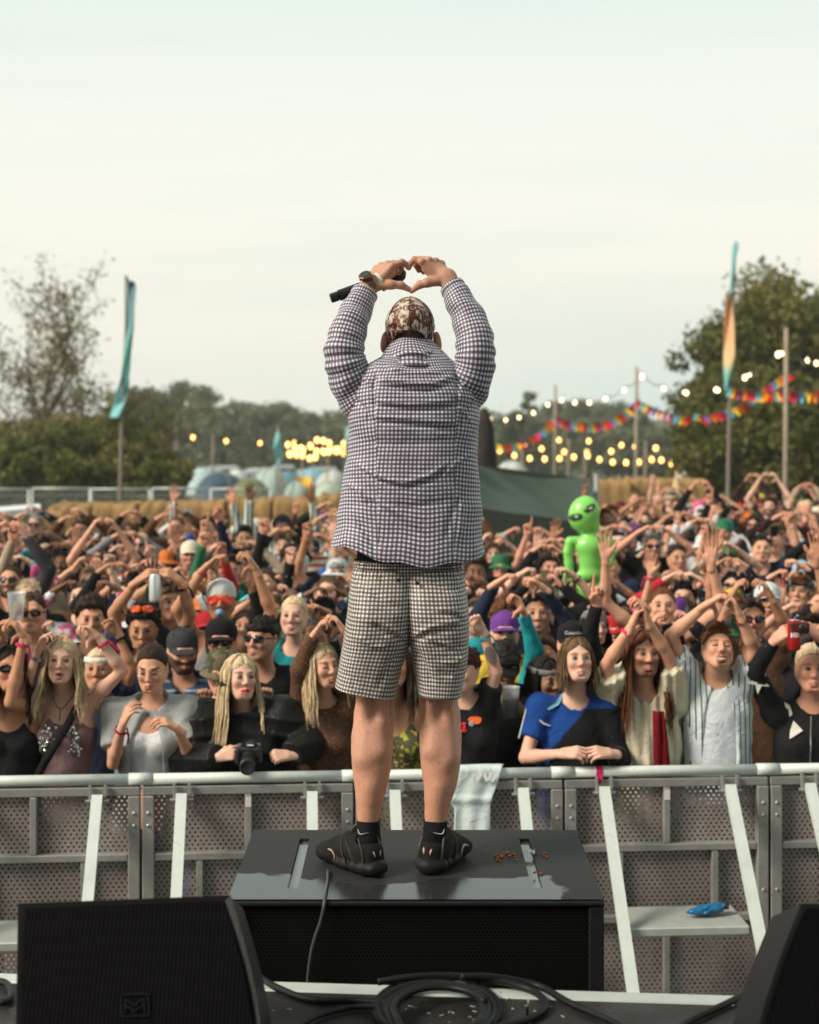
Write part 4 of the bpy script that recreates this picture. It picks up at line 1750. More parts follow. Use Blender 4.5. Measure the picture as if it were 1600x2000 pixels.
def build_canopies():
 # white canopy at the frame edge
 d = 20.5
 root = empty('canopy', P(30, 1000, d))
 o = P(30, 1000, d)
 tag(root, 'white flat canopy on posts above the crowd at the frame edge', 'canopy')
 a, b_, c, e = P(-60, 994, 21), P(78, 984, 22.5), P(80, 992, 20), P(-60, 1003, 19)
 b = MB()
 q = np.array([a, b_, c, e]) - o
 b.add(np.concatenate([q, q - [0, 0, .07]]), [[0, 1, 2, 3], [7, 6, 5, 4], [0, 4, 5, 1], [1, 5, 6, 2], [2, 6, 7, 3], [3, 7, 4, 0]])
 b.build('roof', pmat('canopy_white', (.70, .74, .72), rough=.6, var=.05), root)
 for px, dd in ((76, 20.2), (52, 20.1), (18, 20), (-40, 19.6)):
  b = MB()
  t = P(px, 994, dd) - o
  b.bar((t[0], t[1], -o[2]), (t[0], t[1], t[2] - .03), .07, .07, up=(0, 1, 0))
  b.build('post', pmat('canopy_post', (.55, .60, .56), rough=.6), root)
 # green tarpaulin
 d = 19.5
 root = empty('tarpaulin', (0, 0, 0))
 tag(root, 'dark green tarpaulin sagging between poles behind the performer', 'tarpaulin')
 R, Cn = 26, 34
 V = np.zeros((R, Cn, 3))
 for i in range(R):
  t = i / (R - 1)
  for j in range(Cn):
   s = j / (Cn - 1)
   px = 880 + (1166 - 880) * s
   top = np.interp(px, [880, 925, 990, 1060, 1166], [895, 908, 928, 936, 935])
   bot = np.interp(px, [880, 930, 1000, 1090, 1112, 1135, 1166], [975, 992, 1003, 1017, 1019, 1012, 1004])
   y = top + (bot - top) * t
   dd = 19.8 + 1.2 * math.sin(s * 2.6) * (1 - t) - 1.1 * t
   fold = .26 * math.sin(11 * (s - .25 * t) + 2) * t + .12 * math.sin(23 * (s - .5 * t)) * t * (1 - t) * 3
   sag = .30 * math.sin(math.pi * s) * math.sin(math.pi * t)
   V[i, j] = P(px, y, dd + fold + sag)
 b = MB()
 b.grid(V)
 o = b.build('sheet', pmat('green_tarp', (.022, .040, .023), rough=.6, var=.12, vscale=3, bump=.3, bscale=8), root, True)
 o.modifiers.new('t', 'SOLIDIFY').thickness = .01
 b = MB()
 b.grid([[P(880, 900, 23), P(1160, 938, 23)], [P(880, 1080, 23), P(1160, 1080, 23)]])
 b.build('back_sheet', pmat('tarp_back', (.02, .028, .022), rough=.8), root)
 b = MB()
 for px, top, dd in ((1165, 934, 19.7),):
  q = P(px, top, dd)
  b = MB()
  b.tube([(q[0], q[1], 0), (q[0], q[1], q[2] + .05)], .03, 8)
  b.build('pole', M_alu_dull, root, True)
 # dark carved pillar
 d = 24
 b = MB()
 base = P(946, 1060, d)
 rows = []
 for i in range(22):
  t = i / 21
  z = gz(d) + t * (HC - (797 - YH) * d / F - gz(d))
  w = np.interp(t, [0, .4, .62, .8, .93, 1], [.22, .20, .17, .13, .10, .035])
  rows.append([(base[0] + .02 * math.sin(t * 9) + w * (1 + .18 * math.sin(3 * a + t * 11) + .1 * math.sin(7 * a - t * 23)) * math.cos(a), d + w * math.sin(a), z) for a in np.linspace(0, 2 * math.pi, 16, endpoint=False)])
 b.grid(np.array(rows), wrap=True)
 tag(b.build('pillar', pmat('charred_wood', (.022, .014, .013), rough=.9, var=.4, vscale=5, bump=.7, bscale=12), smooth=True), 'dark brown carved pillar standing behind the right elbow of the performer', 'pillar')


build_canopies()


# ------------------------------------------------------------------ flags, poles, lights, bunting
def build_flags():
 M_pole = pmat('flag_pole', (.20, .17, .15), rough=.6)
 M_wood = pmat('wood_pole', (.30, .24, .18), rough=.85, var=.3, vscale=9, bump=.4, bscale=30)

 def flag(pole, rows, d, colfn, label, ph):
  root = empty('feather_flag', (0, 0, 0))
  tag(root, label, 'flag', 'tall feather flags')
  pp = np.array([P(px, py, d) for px, py in pole])
  zg = gz(d)
  pp[0][2] = zg
  b = MB()
  b.tube(spline(pp, 16), np.linspace(.045, .015, 16), 8)
  b.build('pole', M_pole, root, True)
  n = 40
  t = np.linspace(0, 1, n)
  k = np.linspace(0, 1, len(rows))
  xl = np.interp(t, k, [r[1] for r in rows])
  xr = np.interp(t, k, [r[2] for r in rows])
  ys = np.interp(t, k, [r[0] for r in rows])
  V = np.zeros((n, 7, 3))
  for i in range(n):
   for j in range(7):
    s = j / 6
    p = P(xl[i] + (xr[i] - xl[i]) * s, ys[i] + (s * rows[0][3] if i < 3 else 0), d)
    p[1] += .22 * math.sin(s * 2.6 + t[i] * 9 + ph) * (.4 + s)
    V[i, j] = p
  b = MB()
  b.grid(V)
  o = b.build('cloth', colfn(), root, True)
  o.modifiers.new('t', 'SOLIDIFY').thickness = .006

 def banded(name, stops):
  m, nt, b = newmat(name)
  N, L = nt.nodes.new, nt.links.new
  b.inputs['Roughness'].default_value = .8
  tc = N('ShaderNodeTexCoord')
  sp = N('ShaderNodeSeparateXYZ')
  L(tc.outputs['Generated'], sp.inputs[0])
  rp = N('ShaderNodeValToRGB')
  L(sp.outputs[2], rp.inputs[0])
  e = rp.color_ramp.elements
  e[0].position, e[0].color = stops[0][0], (*stops[0][1], 1)
  e[1].position, e[1].color = stops[-1][0], (*stops[-1][1], 1)
  for p, c in stops[1:-1]:
   q = e.new(p)
   q.color = (*c, 1)
  L(rp.outputs[0], b.inputs['Base Color'])
  tr = N('ShaderNodeBsdfTranslucent')
  L(rp.outputs[0], tr.inputs['Color'])
  ms = N('ShaderNodeMixShader')
  ms.inputs[0].default_value = .4
  L(b.outputs[0], ms.inputs[1])
  L(tr.outputs[0], ms.inputs[2])
  L(ms.outputs[0], nt.nodes['Material Output'].inputs['Surface'])
  return m
 teal, tdark, orange = (.26, .66, .66), (.26, .36, .43), (.88, .46, .22)
 flag([(234, 1010), (236, 900), (241, 740), (246, 640), (245, 538)], [(536, 246, 248, 14), (558, 247, 271, 0), (640, 246, 267, 0), (700, 243, 254, 0), (735, 238, 246, 0), (760, 230, 250, 0), (790, 220, 247, 0), (816, 214, 238, 0)], 30,
   lambda: banded('teal_flag', [(0, (.30, .66, .70)), (.22, teal), (.5, (.25, .62, .56)), (.66, (.22, .42, .46)), (1, tdark)]), 'twisted teal feather flag leaning on its pole in front of the hedge', 0)
 flag([(1420, 1000), (1423, 900), (1428, 720), (1433, 600), (1437, 470)], [(476, 1434, 1437, 0), (500, 1430, 1436, 0), (570, 1424, 1434, 0), (585, 1418, 1433, 0), (680, 1415, 1430, 0), (720, 1413, 1429, 0), (766, 1414, 1424, 0)], 32,
   lambda: banded('orange_flag', [(0, teal), (.12, (.3, .66, .6)), (.20, (.85, .66, .36)), (.4, (.88, .56, .32)), (.62, (.86, .55, .30)), (.68, (.3, .66, .68)), (1, (.24, .58, .62))]), 'orange and teal feather flag in front of the big dark trees', 2)
 flag([(540, 960), (541, 900), (543, 832)], [(834, 542, 544, 0), (868, 535, 551, 0), (895, 538, 549, 0), (908, 541, 545, 0)], 80, lambda: banded('small_teal', [(0, teal), (.5, teal), (1, (.4, .7, .66))]), 'small teal leaf-shaped flag over the tents', 1)
 flag([(671, 1000), (671, 900), (672, 862)], [(832, 674, 686, 0), (880, 674, 688, 0), (940, 673, 690, 0)], 70, lambda: banded('green_flag', [(0, (.3, .55, .5)), (1, (.35, .62, .56))]), 'pale green flag half hidden by the checked shirt', 1)

 poles = [(1533, 1536, 640, 27, .05, 'tall timber pole with bunting, nearest the frame edge'), (1241, 1244, 716, 42, .055, 'timber pole carrying the highest lamp against the sky'), (1083, 1085, 752, 52, .055, 'timber pole where the bunting dips behind the tarpaulin'),
    (341, 344, 828, 80, .06, 'distant lamp pole in front of the hedge trees'), (415, 416, 850, 86, .06, 'second distant lamp pole above the tents'), (590, 591, 880, 92, .05, 'lamp pole under the cluster of lights'), (612, 612, 888, 92, .05, 'thin pole in the middle of the light cluster'),
    (640, 641, 884, 90, .05, 'thin pole close to the checked shirt'), (1020, 1020, 880, 80, .06, 'grey pole just past the dark pillar'), (1110, 1111, 856, 78, .06, 'grey pole below the sagging bunting'), (1142, 1142, 880, 84, .05, 'thin grey pole behind the alien balloon'),
    (1260, 1261, 862, 70, .06, 'grey pole beside the tall lamp pole'), (1350, 1350, 884, 66, .05, 'short pole at the edge of the dark trees')]
 for x0, x1, top, d, r, lab in poles:
  q = P(x1, top, d)
  b = MB()
  b.tube([(P(x0, 950, d)[0], d, gz(d) - .1), q], [r, r * .75], 8)
  tag(b.build('pole', M_wood, smooth=True), lab, 'pole', 'poles carrying lights and bunting')


build_flags()


def build_lights():
 def bulb_mat(name, c, e):
  m, nt, b = newmat(name)
  b.inputs['Base Color'].default_value = (.8, .6, .3, 1)
  b.inputs['Emission Color'].default_value = (*c, 1)
  b.inputs['Emission Strength'].default_value = e
  return m
 warm, white = bulb_mat('bulb_amber', (1.0, .50, .12), 5.5), bulb_mat('bulb_white', (1.0, .76, .42), 5.0)
 cab = pmat('light_cable', (.03, .03, .03), rough=.7)
 cap = pmat('lamp_holder', (.02, .02, .02), rough=.6)
 shared = {}

 def string(pts, d0, d1, mat, r, label, cable=True):
  root = empty('string_light', (0, 0, 0))
  tag(root, label, 'string lights', 'strings of lamps over the field')
  W = [P(px, py, d0 + (d1 - d0) * i / max(1, len(pts) - 1)) for i, (px, py) in enumerate(pts)]
  key = (mat.name, r)
  if key not in shared:
   b = MB()
   b.lathe([(.0, -r * 1.35), (r * .6, -r * 1.15), (r, -r * .35), (r * .92, r * .25), (r * .5, r * .9), (r * .42, r * 1.1)], n=12)
   o = b.build('bulb', mat, None, True)
   c = MB()
   c.lathe([(r * .5, r * 1.05), (r * .5, r * 1.9), (r * .2, r * 2.2)], n=8)
   o2 = c.build('holder', cap, None, True)
   shared[key] = (o.data, o2.data)
   bpy.data.objects.remove(o)
   bpy.data.objects.remove(o2)
  for w in W:
   o = link('bulb', shared[key][0], root)
   o.location = w
   o2 = link('holder', shared[key][1], o)
  if cable:
   b = MB()
   q = []
   for i in range(len(W) - 1):
    for t in (0, .25, .5, .75):
     p = W[i] + (W[i + 1] - W[i]) * t
     q.append(p + [0, 0, r * 2.0 - .15 * math.sin(math.pi * t)])
   q.append(W[-1] + [0, 0, r * 2.0])
   b.tube(q, .012, 4)
   b.build('cable', cab, root)
 string([(958, 818), (988, 820), (1014, 815), (1042, 806), (1070, 790), (1097, 781), (1123, 786), (1151, 786), (1182, 778), (1219, 761), (1254, 735)], 56, 42, white, .050, 'upper string of white lamps climbing to the tall pole')
 string([(1254, 733), (1297, 758), (1341, 767), (1399, 761), (1455, 737), (1520, 692)], 42, 27, white, .042, 'upper string of white lamps dipping from the tall pole to the timber pole')
 string([(1337, 766), (1403, 762), (1464, 731), (1527, 690), (1578, 703), (1595, 709), (1640, 740)], 40, 27, white, .038, 'doubled string of lamps crossing the big dark trees to the frame edge')
 string([(976, 880), (1005, 889), (1035, 895), (1064, 896), (1093, 895), (1121, 892), (1148, 890), (1171, 897), (1197, 902), (1223, 903), (1248, 902), (1273, 897), (1292, 898), (1312, 905), (1332, 907), (1353, 906), (1373, 898)], 66, 60, warm, .085, 'lowest string of amber lamps above the tarpaulin')
 string([(1020, 867), (1058, 876), (1102, 882), (1147, 883), (1194, 881), (1241, 872), (1281, 875), (1325, 889)], 72, 66, warm, .09, 'middle string of amber lamps behind the lamp pole')
 string([(1028, 866), (1092, 859), (1150, 861), (1214, 869), (1281, 873), (1344, 877)], 78, 70, warm, .09, 'upper string of amber lamps under the bunting')
 string([(317, 852), (377, 854), (442, 861), (508, 865), (575, 864)], 78, 92, warm, .095, 'string of five widely spaced amber lamps over the tents')
 r = random.Random(4)
 for k, lab in enumerate(('top string of the tight amber cluster by the checked shirt', 'middle string of the tight amber cluster', 'lowest string of the tight amber cluster')):
  pts = [(564 + i * 13.5 + r.uniform(-3, 3), [872, 882, 892][k] + 7 * math.sin(i * 1.1 + k * 2) + r.uniform(-5, 5) - i * .9) for i in range(9)]
  string(pts, 92, 86, warm, .13, lab)


build_lights()


def build_bunting():
 cols = {'red': (.62, .025, .03), 'yellow': (.80, .50, .05), 'blue': (.10, .38, .55), 'orange': (.85, .20, .02), 'pink': (.58, .05, .22), 'teal': (.12, .45, .48), 'violet': (.24, .12, .38)}
 order = ['red', 'pink', 'blue', 'yellow', 'orange', 'red', 'teal', 'yellow', 'red', 'violet', 'orange']
 M = {k: cloth('pennant_' + k, c, var=.05) for k, c in cols.items()}
 cab = MATS['light_cable']
 shared = {}
 r = random.Random(2)

 def line(pts, d0, d1, n, w, h, label):
  root = empty('bunting', (0, 0, 0))
  tag(root, label, 'bunting', 'lines of coloured bunting')
  q = spline([P(px, py, d0 + (d1 - d0) * i / (len(pts) - 1)) for i, (px, py) in enumerate(pts)], n + 1)
  b = MB()
  b.tube(q, .012, 4)
  b.build('cord', cab, root)
  for i in range(n):
   c = order[(i + int(q[0][0])) % len(order)]
   key = (c, w, h)
   if key not in shared:
    m = MB()
    V = []
    for t in np.linspace(0, 1, 5):
     V.append([(s * w / 2 * (1 - .82 * t), .03 * math.sin(3 * t + s), -h * t) for s in (-1, 0, 1)])
    m.grid(np.array(V))
    me = m.build('pennant', M[c], None, True)
    shared[key] = me.data
    bpy.data.objects.remove(me)
   p = (q[i] + q[i + 1]) / 2
   o = link('pennant', shared[key], root)
   o.location = p
   dv = q[i + 1] - q[i]
   o.rotation_euler = (r.uniform(-.25, .25), -math.atan2(dv[2], dv[0]) * .7, r.uniform(-.5, .5))
 line([(962, 868), (1010, 866), (1050, 846), (1083, 815), (1110, 822), (1150, 826), (1185, 822), (1215, 806), (1246, 780)], 54, 42, 42, .19, .27, 'bunting rising from the tarpaulin past the alien balloon to the tall pole')
 line([(1246, 782), (1285, 800), (1335, 813), (1370, 813), (1420, 800), (1470, 780), (1500, 760), (1534, 736)], 42, 27, 34, .155, .22, 'bunting sagging from the tall pole up to the timber pole')
 line([(1424, 758), (1460, 764), (1500, 766), (1534, 764), (1575, 766), (1640, 760)], 31, 25.5, 24, .125, .185, 'bunting crossing straight over the dark trees to the frame edge')


build_bunting()

# ------------------------------------------------------------------ the performer
def gingham(name, per=.0125, soft=.5, warm=0.0):
 m, nt, b = newmat(name)
 N, L = nt.nodes.new, nt.links.new
 b.inputs['Roughness'].default_value = soft
 b.inputs['Specular IOR Level'].default_value = .42
 b.inputs['Sheen Weight'].default_value = .15
 uv = N('ShaderNodeUVMap')
 sp = N('ShaderNodeSeparateXYZ')
 L(uv.outputs[0], sp.inputs[0])

 def band(sock, period, duty):
  dv = N('ShaderNodeMath')
  dv.operation = 'DIVIDE'
  dv.inputs[1].default_value = period
  L(sock, dv.inputs[0])
  fr = N('ShaderNodeMath')
  fr.operation = 'FRACT'
  L(dv.outputs[0], fr.inputs[0])
  lt = N('ShaderNodeMath')
  lt.operation = 'LESS_THAN'
  lt.inputs[1].default_value = duty
  L(fr.outputs[0], lt.inputs[0])
  return lt.outputs[0]
 vs_, hs, alt = band(sp.outputs[0], per, .50), band(sp.outputs[1], per, .50), band(sp.outputs[0], per * 2, .5)
 cv = N('ShaderNodeMix')
 cv.data_type = 'RGBA'
 cv.inputs[6].default_value = (.13, .035, .045, 1)
 cv.inputs[7].default_value = (.032, .020, .085, 1)  # purple sheen of stage lights mixed into this stripe colour
 L(alt, cv.inputs[0])

 def over(fac, k, a, bcol):
  ml = N('ShaderNodeMath')
  ml.operation = 'MULTIPLY'
  ml.inputs[1].default_value = k
  L(fac, ml.inputs[0])
  mx = N('ShaderNodeMix')
  mx.data_type = 'RGBA'
  L(ml.outputs[0], mx.inputs[0])
  if isinstance(a, tuple):
   mx.inputs[6].default_value = a
  else:
   L(a, mx.inputs[6])
  if isinstance(bcol, tuple):
   mx.inputs[7].default_value = bcol
  else:
   L(bcol, mx.inputs[7])
  return mx.outputs[2]
 if warm:
  cv.inputs[6].default_value = (.13, .055, .035, 1)
  cv.inputs[7].default_value = (.040, .024, .040, 1)
 c = over(vs_, .80, (.86, .82, .76, 1) if warm else (.84, .83, .87, 1), cv.outputs[2])
 c = over(hs, .82, c, (.034, .020, .030, 1) if warm else (.030, .018, .085, 1))  # shirt cross stripes hold the same purple light sheen in their colour
 L(c, b.inputs['Base Color'])
 tc = N('ShaderNodeTexCoord')
 nz = N('ShaderNodeTexNoise')
 nz.inputs['Scale'].default_value = 26
 nz.inputs['Detail'].default_value = 5
 nz.inputs['Distortion'].default_value = 1.2
 L(tc.outputs['Object'], nz.inputs['Vector'])
 bp = N('ShaderNodeBump')
 bp.inputs['Strength'].default_value = .35
 bp.inputs['Distance'].default_value = .012
 L(nz.outputs['Fac'], bp.inputs['Height'])
 L(bp.outputs[0], b.inputs['Normal'])
 return m


def px_of(V):
 return 800 + V[..., 0] * F / V[..., 1], YH + (HC - V[..., 2]) * F / V[..., 1]


def grid_normals(V, wrap=True):
 du = np.roll(V, -1, 1) - np.roll(V, 1, 1) if wrap else np.gradient(V, axis=1)
 dv = np.gradient(V, axis=0)
 n = np.cross(du, dv)
 return n / (np.linalg.norm(n, axis=2)[..., None] + 1e-9)


def loft_cloth(name, V, mat, parent, disp=None, ulen=None, uoff=0.0, uvfn=None):
 """wrapped grid of rings with arc-length UVs; disp(V, n) -> metres along the outward normal"""
 n = grid_normals(V)
 c = V.mean(1, keepdims=True)
 if ((V - c) * n).sum() < 0:
  n = -n
 R, C = V.shape[:2]
 ring = V[R // 2] if ulen is None else V[ulen]
 seg = np.linalg.norm(np.roll(ring, -1, 0) - ring, axis=1)
 u = np.concatenate([[0], np.cumsum(seg)]) + uoff
 mid = np.linalg.norm(np.diff(V, axis=0), axis=2).mean(1)
 v = np.concatenate([[0], np.cumsum(mid)])
 if disp is not None:
  V = V + n * disp(V, n)[..., None]
 i, j = np.meshgrid(np.arange(R - 1), np.arange(C), indexing='ij')
 i, j = i.ravel(), j.ravel()
 q = (j + 1) % C
 quads = np.stack([i * C + j, i * C + q, (i + 1) * C + q, (i + 1) * C + j], 1)
 uv = np.stack([np.stack([u[j], v[i]], 1), np.stack([u[j + 1], v[i]], 1), np.stack([u[j + 1], v[i + 1]], 1), np.stack([u[j], v[i + 1]], 1)], 1)
 if uvfn is not None:
  uv = uvfn(V.reshape(-1, 3)[quads].mean(1), uv)
 me = np_mesh(name, V.reshape(-1, 3), quads, mat, uv=uv)
 o = link(name, me, parent)
 return o


def seg_dist(x, y, a, b):
 ax, ay, bx, by = a[0], a[1], b[0], b[1]
 L2 = (bx - ax) ** 2 + (by - ay) ** 2
 t = np.clip(((x - ax) * (bx - ax) + (y - ay) * (by - ay)) / L2, 0, 1)
 return np.hypot(x - ax - t * (bx - ax), y - ay - t * (by - ay)), t


def crease(x, y, pts, w, amp):
 """soft ridge (+) or valley (-) along a polyline in photo pixels, fading at its ends"""
 out = 0
 m = len(pts) - 1
 for i in range(m):
  d, t = seg_dist(x, y, pts[i], pts[i + 1])
  g = (i + t) / m
  out = np.maximum(out, np.exp(-(d / w) ** 2) * np.clip(np.sin(math.pi * np.clip(g, .03, .97)) * 1.6, 0, 1))
 return amp * out


def ring(xl, xr, py, d, hd, n, e=.78, py_fn=None):
 a = np.linspace(0, 2 * math.pi, n, endpoint=False) + math.pi      # starts at the left side, back of the body at the quarter
 ca, sa = np.cos(a), np.sin(a)
 x = np.sign(ca) * np.abs(ca) ** e
 y = np.sign(sa) * np.abs(sa) ** e
 pxs = (xl + xr) / 2 + x * (xr - xl) / 2
 pys = np.full(n, float(py)) + (py_fn(pxs, sa) if py_fn else 0)
 k = d / F
 return np.stack([(pxs - 800) * k, d + y * hd, HC - (pys - YH) * k], 1)


def rows_to_rings(tab, m, n, e=.78, py_fn=None):
 tab = np.asarray(tab, float)
 s = np.concatenate([[0], np.cumsum(np.abs(np.diff(tab[:, 0])))])
 s /= s[-1]
 out = []
 T = np.linspace(0, 1, m)
 cols = [np.interp(T, s, tab[:, k]) for k in range(tab.shape[1])]
 # soften the piecewise-linear table
 for c in range(len(cols)):
  q = cols[c].copy()
  for _ in range(6):
   q[1:-1] = (q[:-2] + 2 * q[1:-1] + q[2:]) / 4
  cols[c] = q
 for i in range(m):
  f = (lambda pxs, sa, t=T[i]: py_fn(pxs, sa, t)) if py_fn else None
  out.append(ring(cols[1][i], cols[2][i], cols[0][i], cols[3][i], cols[4][i], n, e, f))
 return np.array(out)


def tube_rings(pts, rads, m, n, twist=0.0, flat=1.0):
 p = spline(pts, m)
 r = np.interp(np.linspace(0, 1, m), np.linspace(0, 1, len(rads)), rads)
 tan = np.gradient(p, axis=0)
 tan /= np.linalg.norm(tan, axis=1)[:, None]
 u = np.array([0, -1.0, 0])
 a = np.linspace(0, 2 * math.pi, n, endpoint=False) + twist
 V = []
 for i in range(m):
  u = unit(u - tan[i] * (u @ tan[i]))
  w = np.cross(tan[i], u)
  V.append(p[i] + r[i] * (np.cos(a)[:, None] * u * flat + np.sin(a)[:, None] * w))
 return np.array(V), r


HEADS = {}


def head_prims(s, o, R, sc=1.0, jaw=1.0, nose=1.0, fem=False, mouth=0.0, ears=True, smile=0.0, brow=1.0):
 """puts a head with face into an SDF; o centre, R rotation (local: face towards -Y)"""
 T = lambda p: o + R @ (np.asarray(p, float) * sc)

 def E(c, r, k, op='u', rot=None):
  s.ell(T(c), np.asarray(r) * sc, k, op, R if rot is None else R @ rot)

 def C(a, b, ra, rb, k, op='u'):
  s.cone(T(a), T(b), ra * sc, rb * sc, k, op)
 E((0, .016, .032), (.074, .094, .086), .02)
 E((0, -.028, -.020), (.064 * (.5 + .5 * jaw), .062, .084), .03)
 E((0, -.060, -.088), (.026 * jaw, .022, .020), .03)
 for sg in (-1, 1):
  C((sg * .056 * jaw, .0, -.040), (sg * .024 * jaw, -.058, -.089), .024, .020, .03)
  E((sg * .040, -.066, -.018), (.022, .020, .022), .02)               # cheek
 C((-.034, -.080, .030), (.034, -.080, .030), .012 * brow, .012 * brow, .016)
 for sg in (-1, 1):
  E((sg * .032, -.098, .008), (.018, .014, .011), .010, 's')
 C((0, -.090, .020), (0, -.108 - .006 * (nose - 1), -.022), .0085, .0115 * nose, .012)
 for sg in (-1, 1):
  E((sg * .0115, -.098, -.027), (.0085, .010, .0075), .007)
 if mouth > 0:
  E((0, -.096, -.062), (.019, .014, .009 * mouth + .003), .006, 's')
 z0 = -.056 if mouth > 0 else -.0585
 wl = .0245 + .006 * smile
 C((-wl, -.083, z0 - .002 + .008 * smile), (0, -.0935, z0 + .002), .004, .006, .006)
 C((wl, -.083, z0 - .002 + .008 * smile), (0, -.0935, z0 + .002), .004, .006, .006)
 zl = z0 - .0125 - .012 * mouth
 C((-wl * .8, -.083, zl + .004 + .006 * smile), (0, -.092, zl), .0045, .007, .006)
 C((wl * .8, -.083, zl + .004 + .006 * smile), (0, -.092, zl), .0045, .007, .006)
 E((0, -.079, zl - .014), (.016, .006, .006), .006, 's')
 if ears:
  for sg in (-1, 1):
   a = math.radians(18 * sg)
   rt = np.array([[math.cos(a), -math.sin(a), 0], [math.sin(a), math.cos(a), 0], [0, 0, 1]])
   E((sg * .077, .014, .0), (.010, .021, .033), .008, 'u', rt)
   E((sg * .083, .006, .004), (.006, .010, .018), .005, 's', rt)


def face_colours(V, o, R, sc, feat):
 """albedo marks of the face: lips, brows, lashes, stubble, scalp"""
 p = (V - o) @ R / sc
 x, y, z = p[:, 0], p[:, 1], p[:, 2]
 C = np.zeros((len(V), 4))

 def mark(mask, col, a):
  m = np.clip(mask, 0, 1) * a
  C[:, :3] = np.where(m[:, None] > C[:, 3:4], np.asarray(col), C[:, :3])
  C[:, 3] = np.maximum(C[:, 3], m)
 front = np.clip((-y - .05) / .01, 0, 1)
 if feat.get('scalp'):
  hl = z + .72 * y
  mark(np.clip((hl - .006) / .008, 0, 1), feat['scalp'], .85)
 if feat.get('beard'):
  b = np.clip((-.030 - z + .35 * np.abs(x)) / .012, 0, 1) * np.clip((-y + .03) / .02, 0, 1)
  lip = np.exp(-((x / .020) ** 2 + ((z + .064) / .010) ** 2) ** 2)
  mark(b * (1 - lip) * np.clip((.20 + z) / .05, 0, 1) * np.clip((z + .135) / .01, 0, 1), feat['beard'], feat.get('beard_a', .7))
 if feat.get('goatee'):
  g = np.clip(1 - np.hypot(x / .034, (z + .074) / .040) ** 4, 0, 1) * front
  lip = np.exp(-((x / .022) ** 2 + ((z + .063) / .011) ** 2) ** 2)
  mark(np.clip(g * 2, 0, 1) * (1 - lip), feat['goatee'], .75)
 m_ = feat.get('mouth', 0)
 zc = -.0635 - .006 * m_
 lips = np.clip(1.2 - ((x / (.0265 + .004 * feat.get('smile', 0))) ** 2 + ((z - zc) / (.0095 + .009 * m_)) ** 2), 0, 1) * front
 mark(np.clip(lips * 3, 0, 1), feat.get('lips', (.42, .17, .14)), feat.get('lip_a', .8))
 if m_:
  mo = np.clip(1.2 - ((x / .018) ** 2 + ((z - zc) / (.008 * m_ + .001)) ** 2), 0, 1) * front
  mark(np.clip(mo * 4, 0, 1), feat.get('inside', (.10, .02, .02)), 1.0)
 bz = .031 + .004 * np.cos(np.clip((np.abs(x) - .034) / .03, -1, 1) * 1.6) - .002
 br = np.clip(1.3 - ((np.abs(x) - .034) / .020) ** 2 - ((z - bz) / .0055) ** 2, 0, 1) * front
 mark(np.clip(br * 2.5, 0, 1), feat.get('brow', (.10, .06, .04)), feat.get('brow_a', .8))
 ez = .008
 ey = np.clip(1.25 - ((np.abs(x) - .032) / .0165) ** 2 - ((z - ez) / .0085) ** 2, 0, 1) * front
 mark(np.clip(ey * 3, 0, 1), feat.get('lid', (.20, .10, .075)), feat.get('lid_a', .5))
 bl = np.exp(-(((np.abs(x) - .042) / .020) ** 2 + ((z + .024) / .018) ** 2)) * front
 mark(bl, feat.get('blush', (.60, .23, .16)), .34)
 mark(np.exp(-((x / .020) ** 2 + ((z + .022) / .016) ** 2)) * front, (.60, .23, .16), .32)
 C[:, :3] = np.where(C[:, 3:4] > 0, C[:, :3], .3)
 return C


def eye_mesh(o, R, sc, gaze=(0, 0), closed=False, iris=(.10, .12, .11), lidcol=(.35, .2, .15)):
 """two eyeballs with iris and pupil; returns V, quads, colours"""
 Vs, Qs, Cs = [], [], []
 n, k = 16, 11
 off = 0
 for sg in (-1, 1):
  c = np.array([sg * .0318, -.0785, .0085])
  gx, gz_ = math.radians(gaze[0]), math.radians(gaze[1])
  gd = unit([math.sin(gx), -math.cos(gx) * math.cos(gz_), math.sin(gz_)])
  th = np.linspace(.02, math.pi - .02, k)
  V = []
  for t in th:
   for a in np.linspace(0, 2 * math.pi, n, endpoint=False):
    V.append([math.sin(t) * math.cos(a), -math.cos(t), math.sin(t) * math.sin(a)])
  V = np.array(V)
  ang = np.arccos(np.clip(V @ gd, -1, 1))
  col = np.zeros((len(V), 4))
  col[:, 3] = 1
  col[:, :3] = (.40, .36, .33)
  col[ang < .72, :3] = iris
  col[ang < .36, :3] = (.01, .01, .01)
  if closed:
   col[:, :3] = lidcol
   col[np.abs(V[:, 2] + .35) < .2, :3] = (.03, .02, .018)
  else:
   col[V[:, 2] > .62, :3] = lidcol
   lash = (V[:, 2] > .46) & (V[:, 2] <= .72)
   col[lash, :3] = (.03, .02, .018)
   col[V[:, 2] < -.62, :3] = lidcol
  Vs.append(o + ((c + V * np.array([.0172, .0130, .0128])) * sc) @ R.T)
  i, j = np.meshgrid(np.arange(k - 1), np.arange(n), indexing='ij')
  i, j = i.ravel(), j.ravel()
  q = (j + 1) % n
  Qs.append(np.stack([i * n + j, i * n + q, (i + 1) * n + q, (i + 1) * n + j], 1) + off)
  off += len(V)
  Cs.append(col)
 return np.concatenate(Vs), np.concatenate(Qs), np.concatenate(Cs)


def join(parts):
 V, Q, C, off = [], [], [], 0
 for v, q, c in parts:
  if len(v) == 0:
   continue
  V.append(v)
  Q.append(q + off)
  C.append(c if c is not None else np.tile([.3, .3, .3, 0.0], (len(v), 1)))
  off += len(v)
 return np.concatenate(V), np.concatenate(Q), np.concatenate(C)


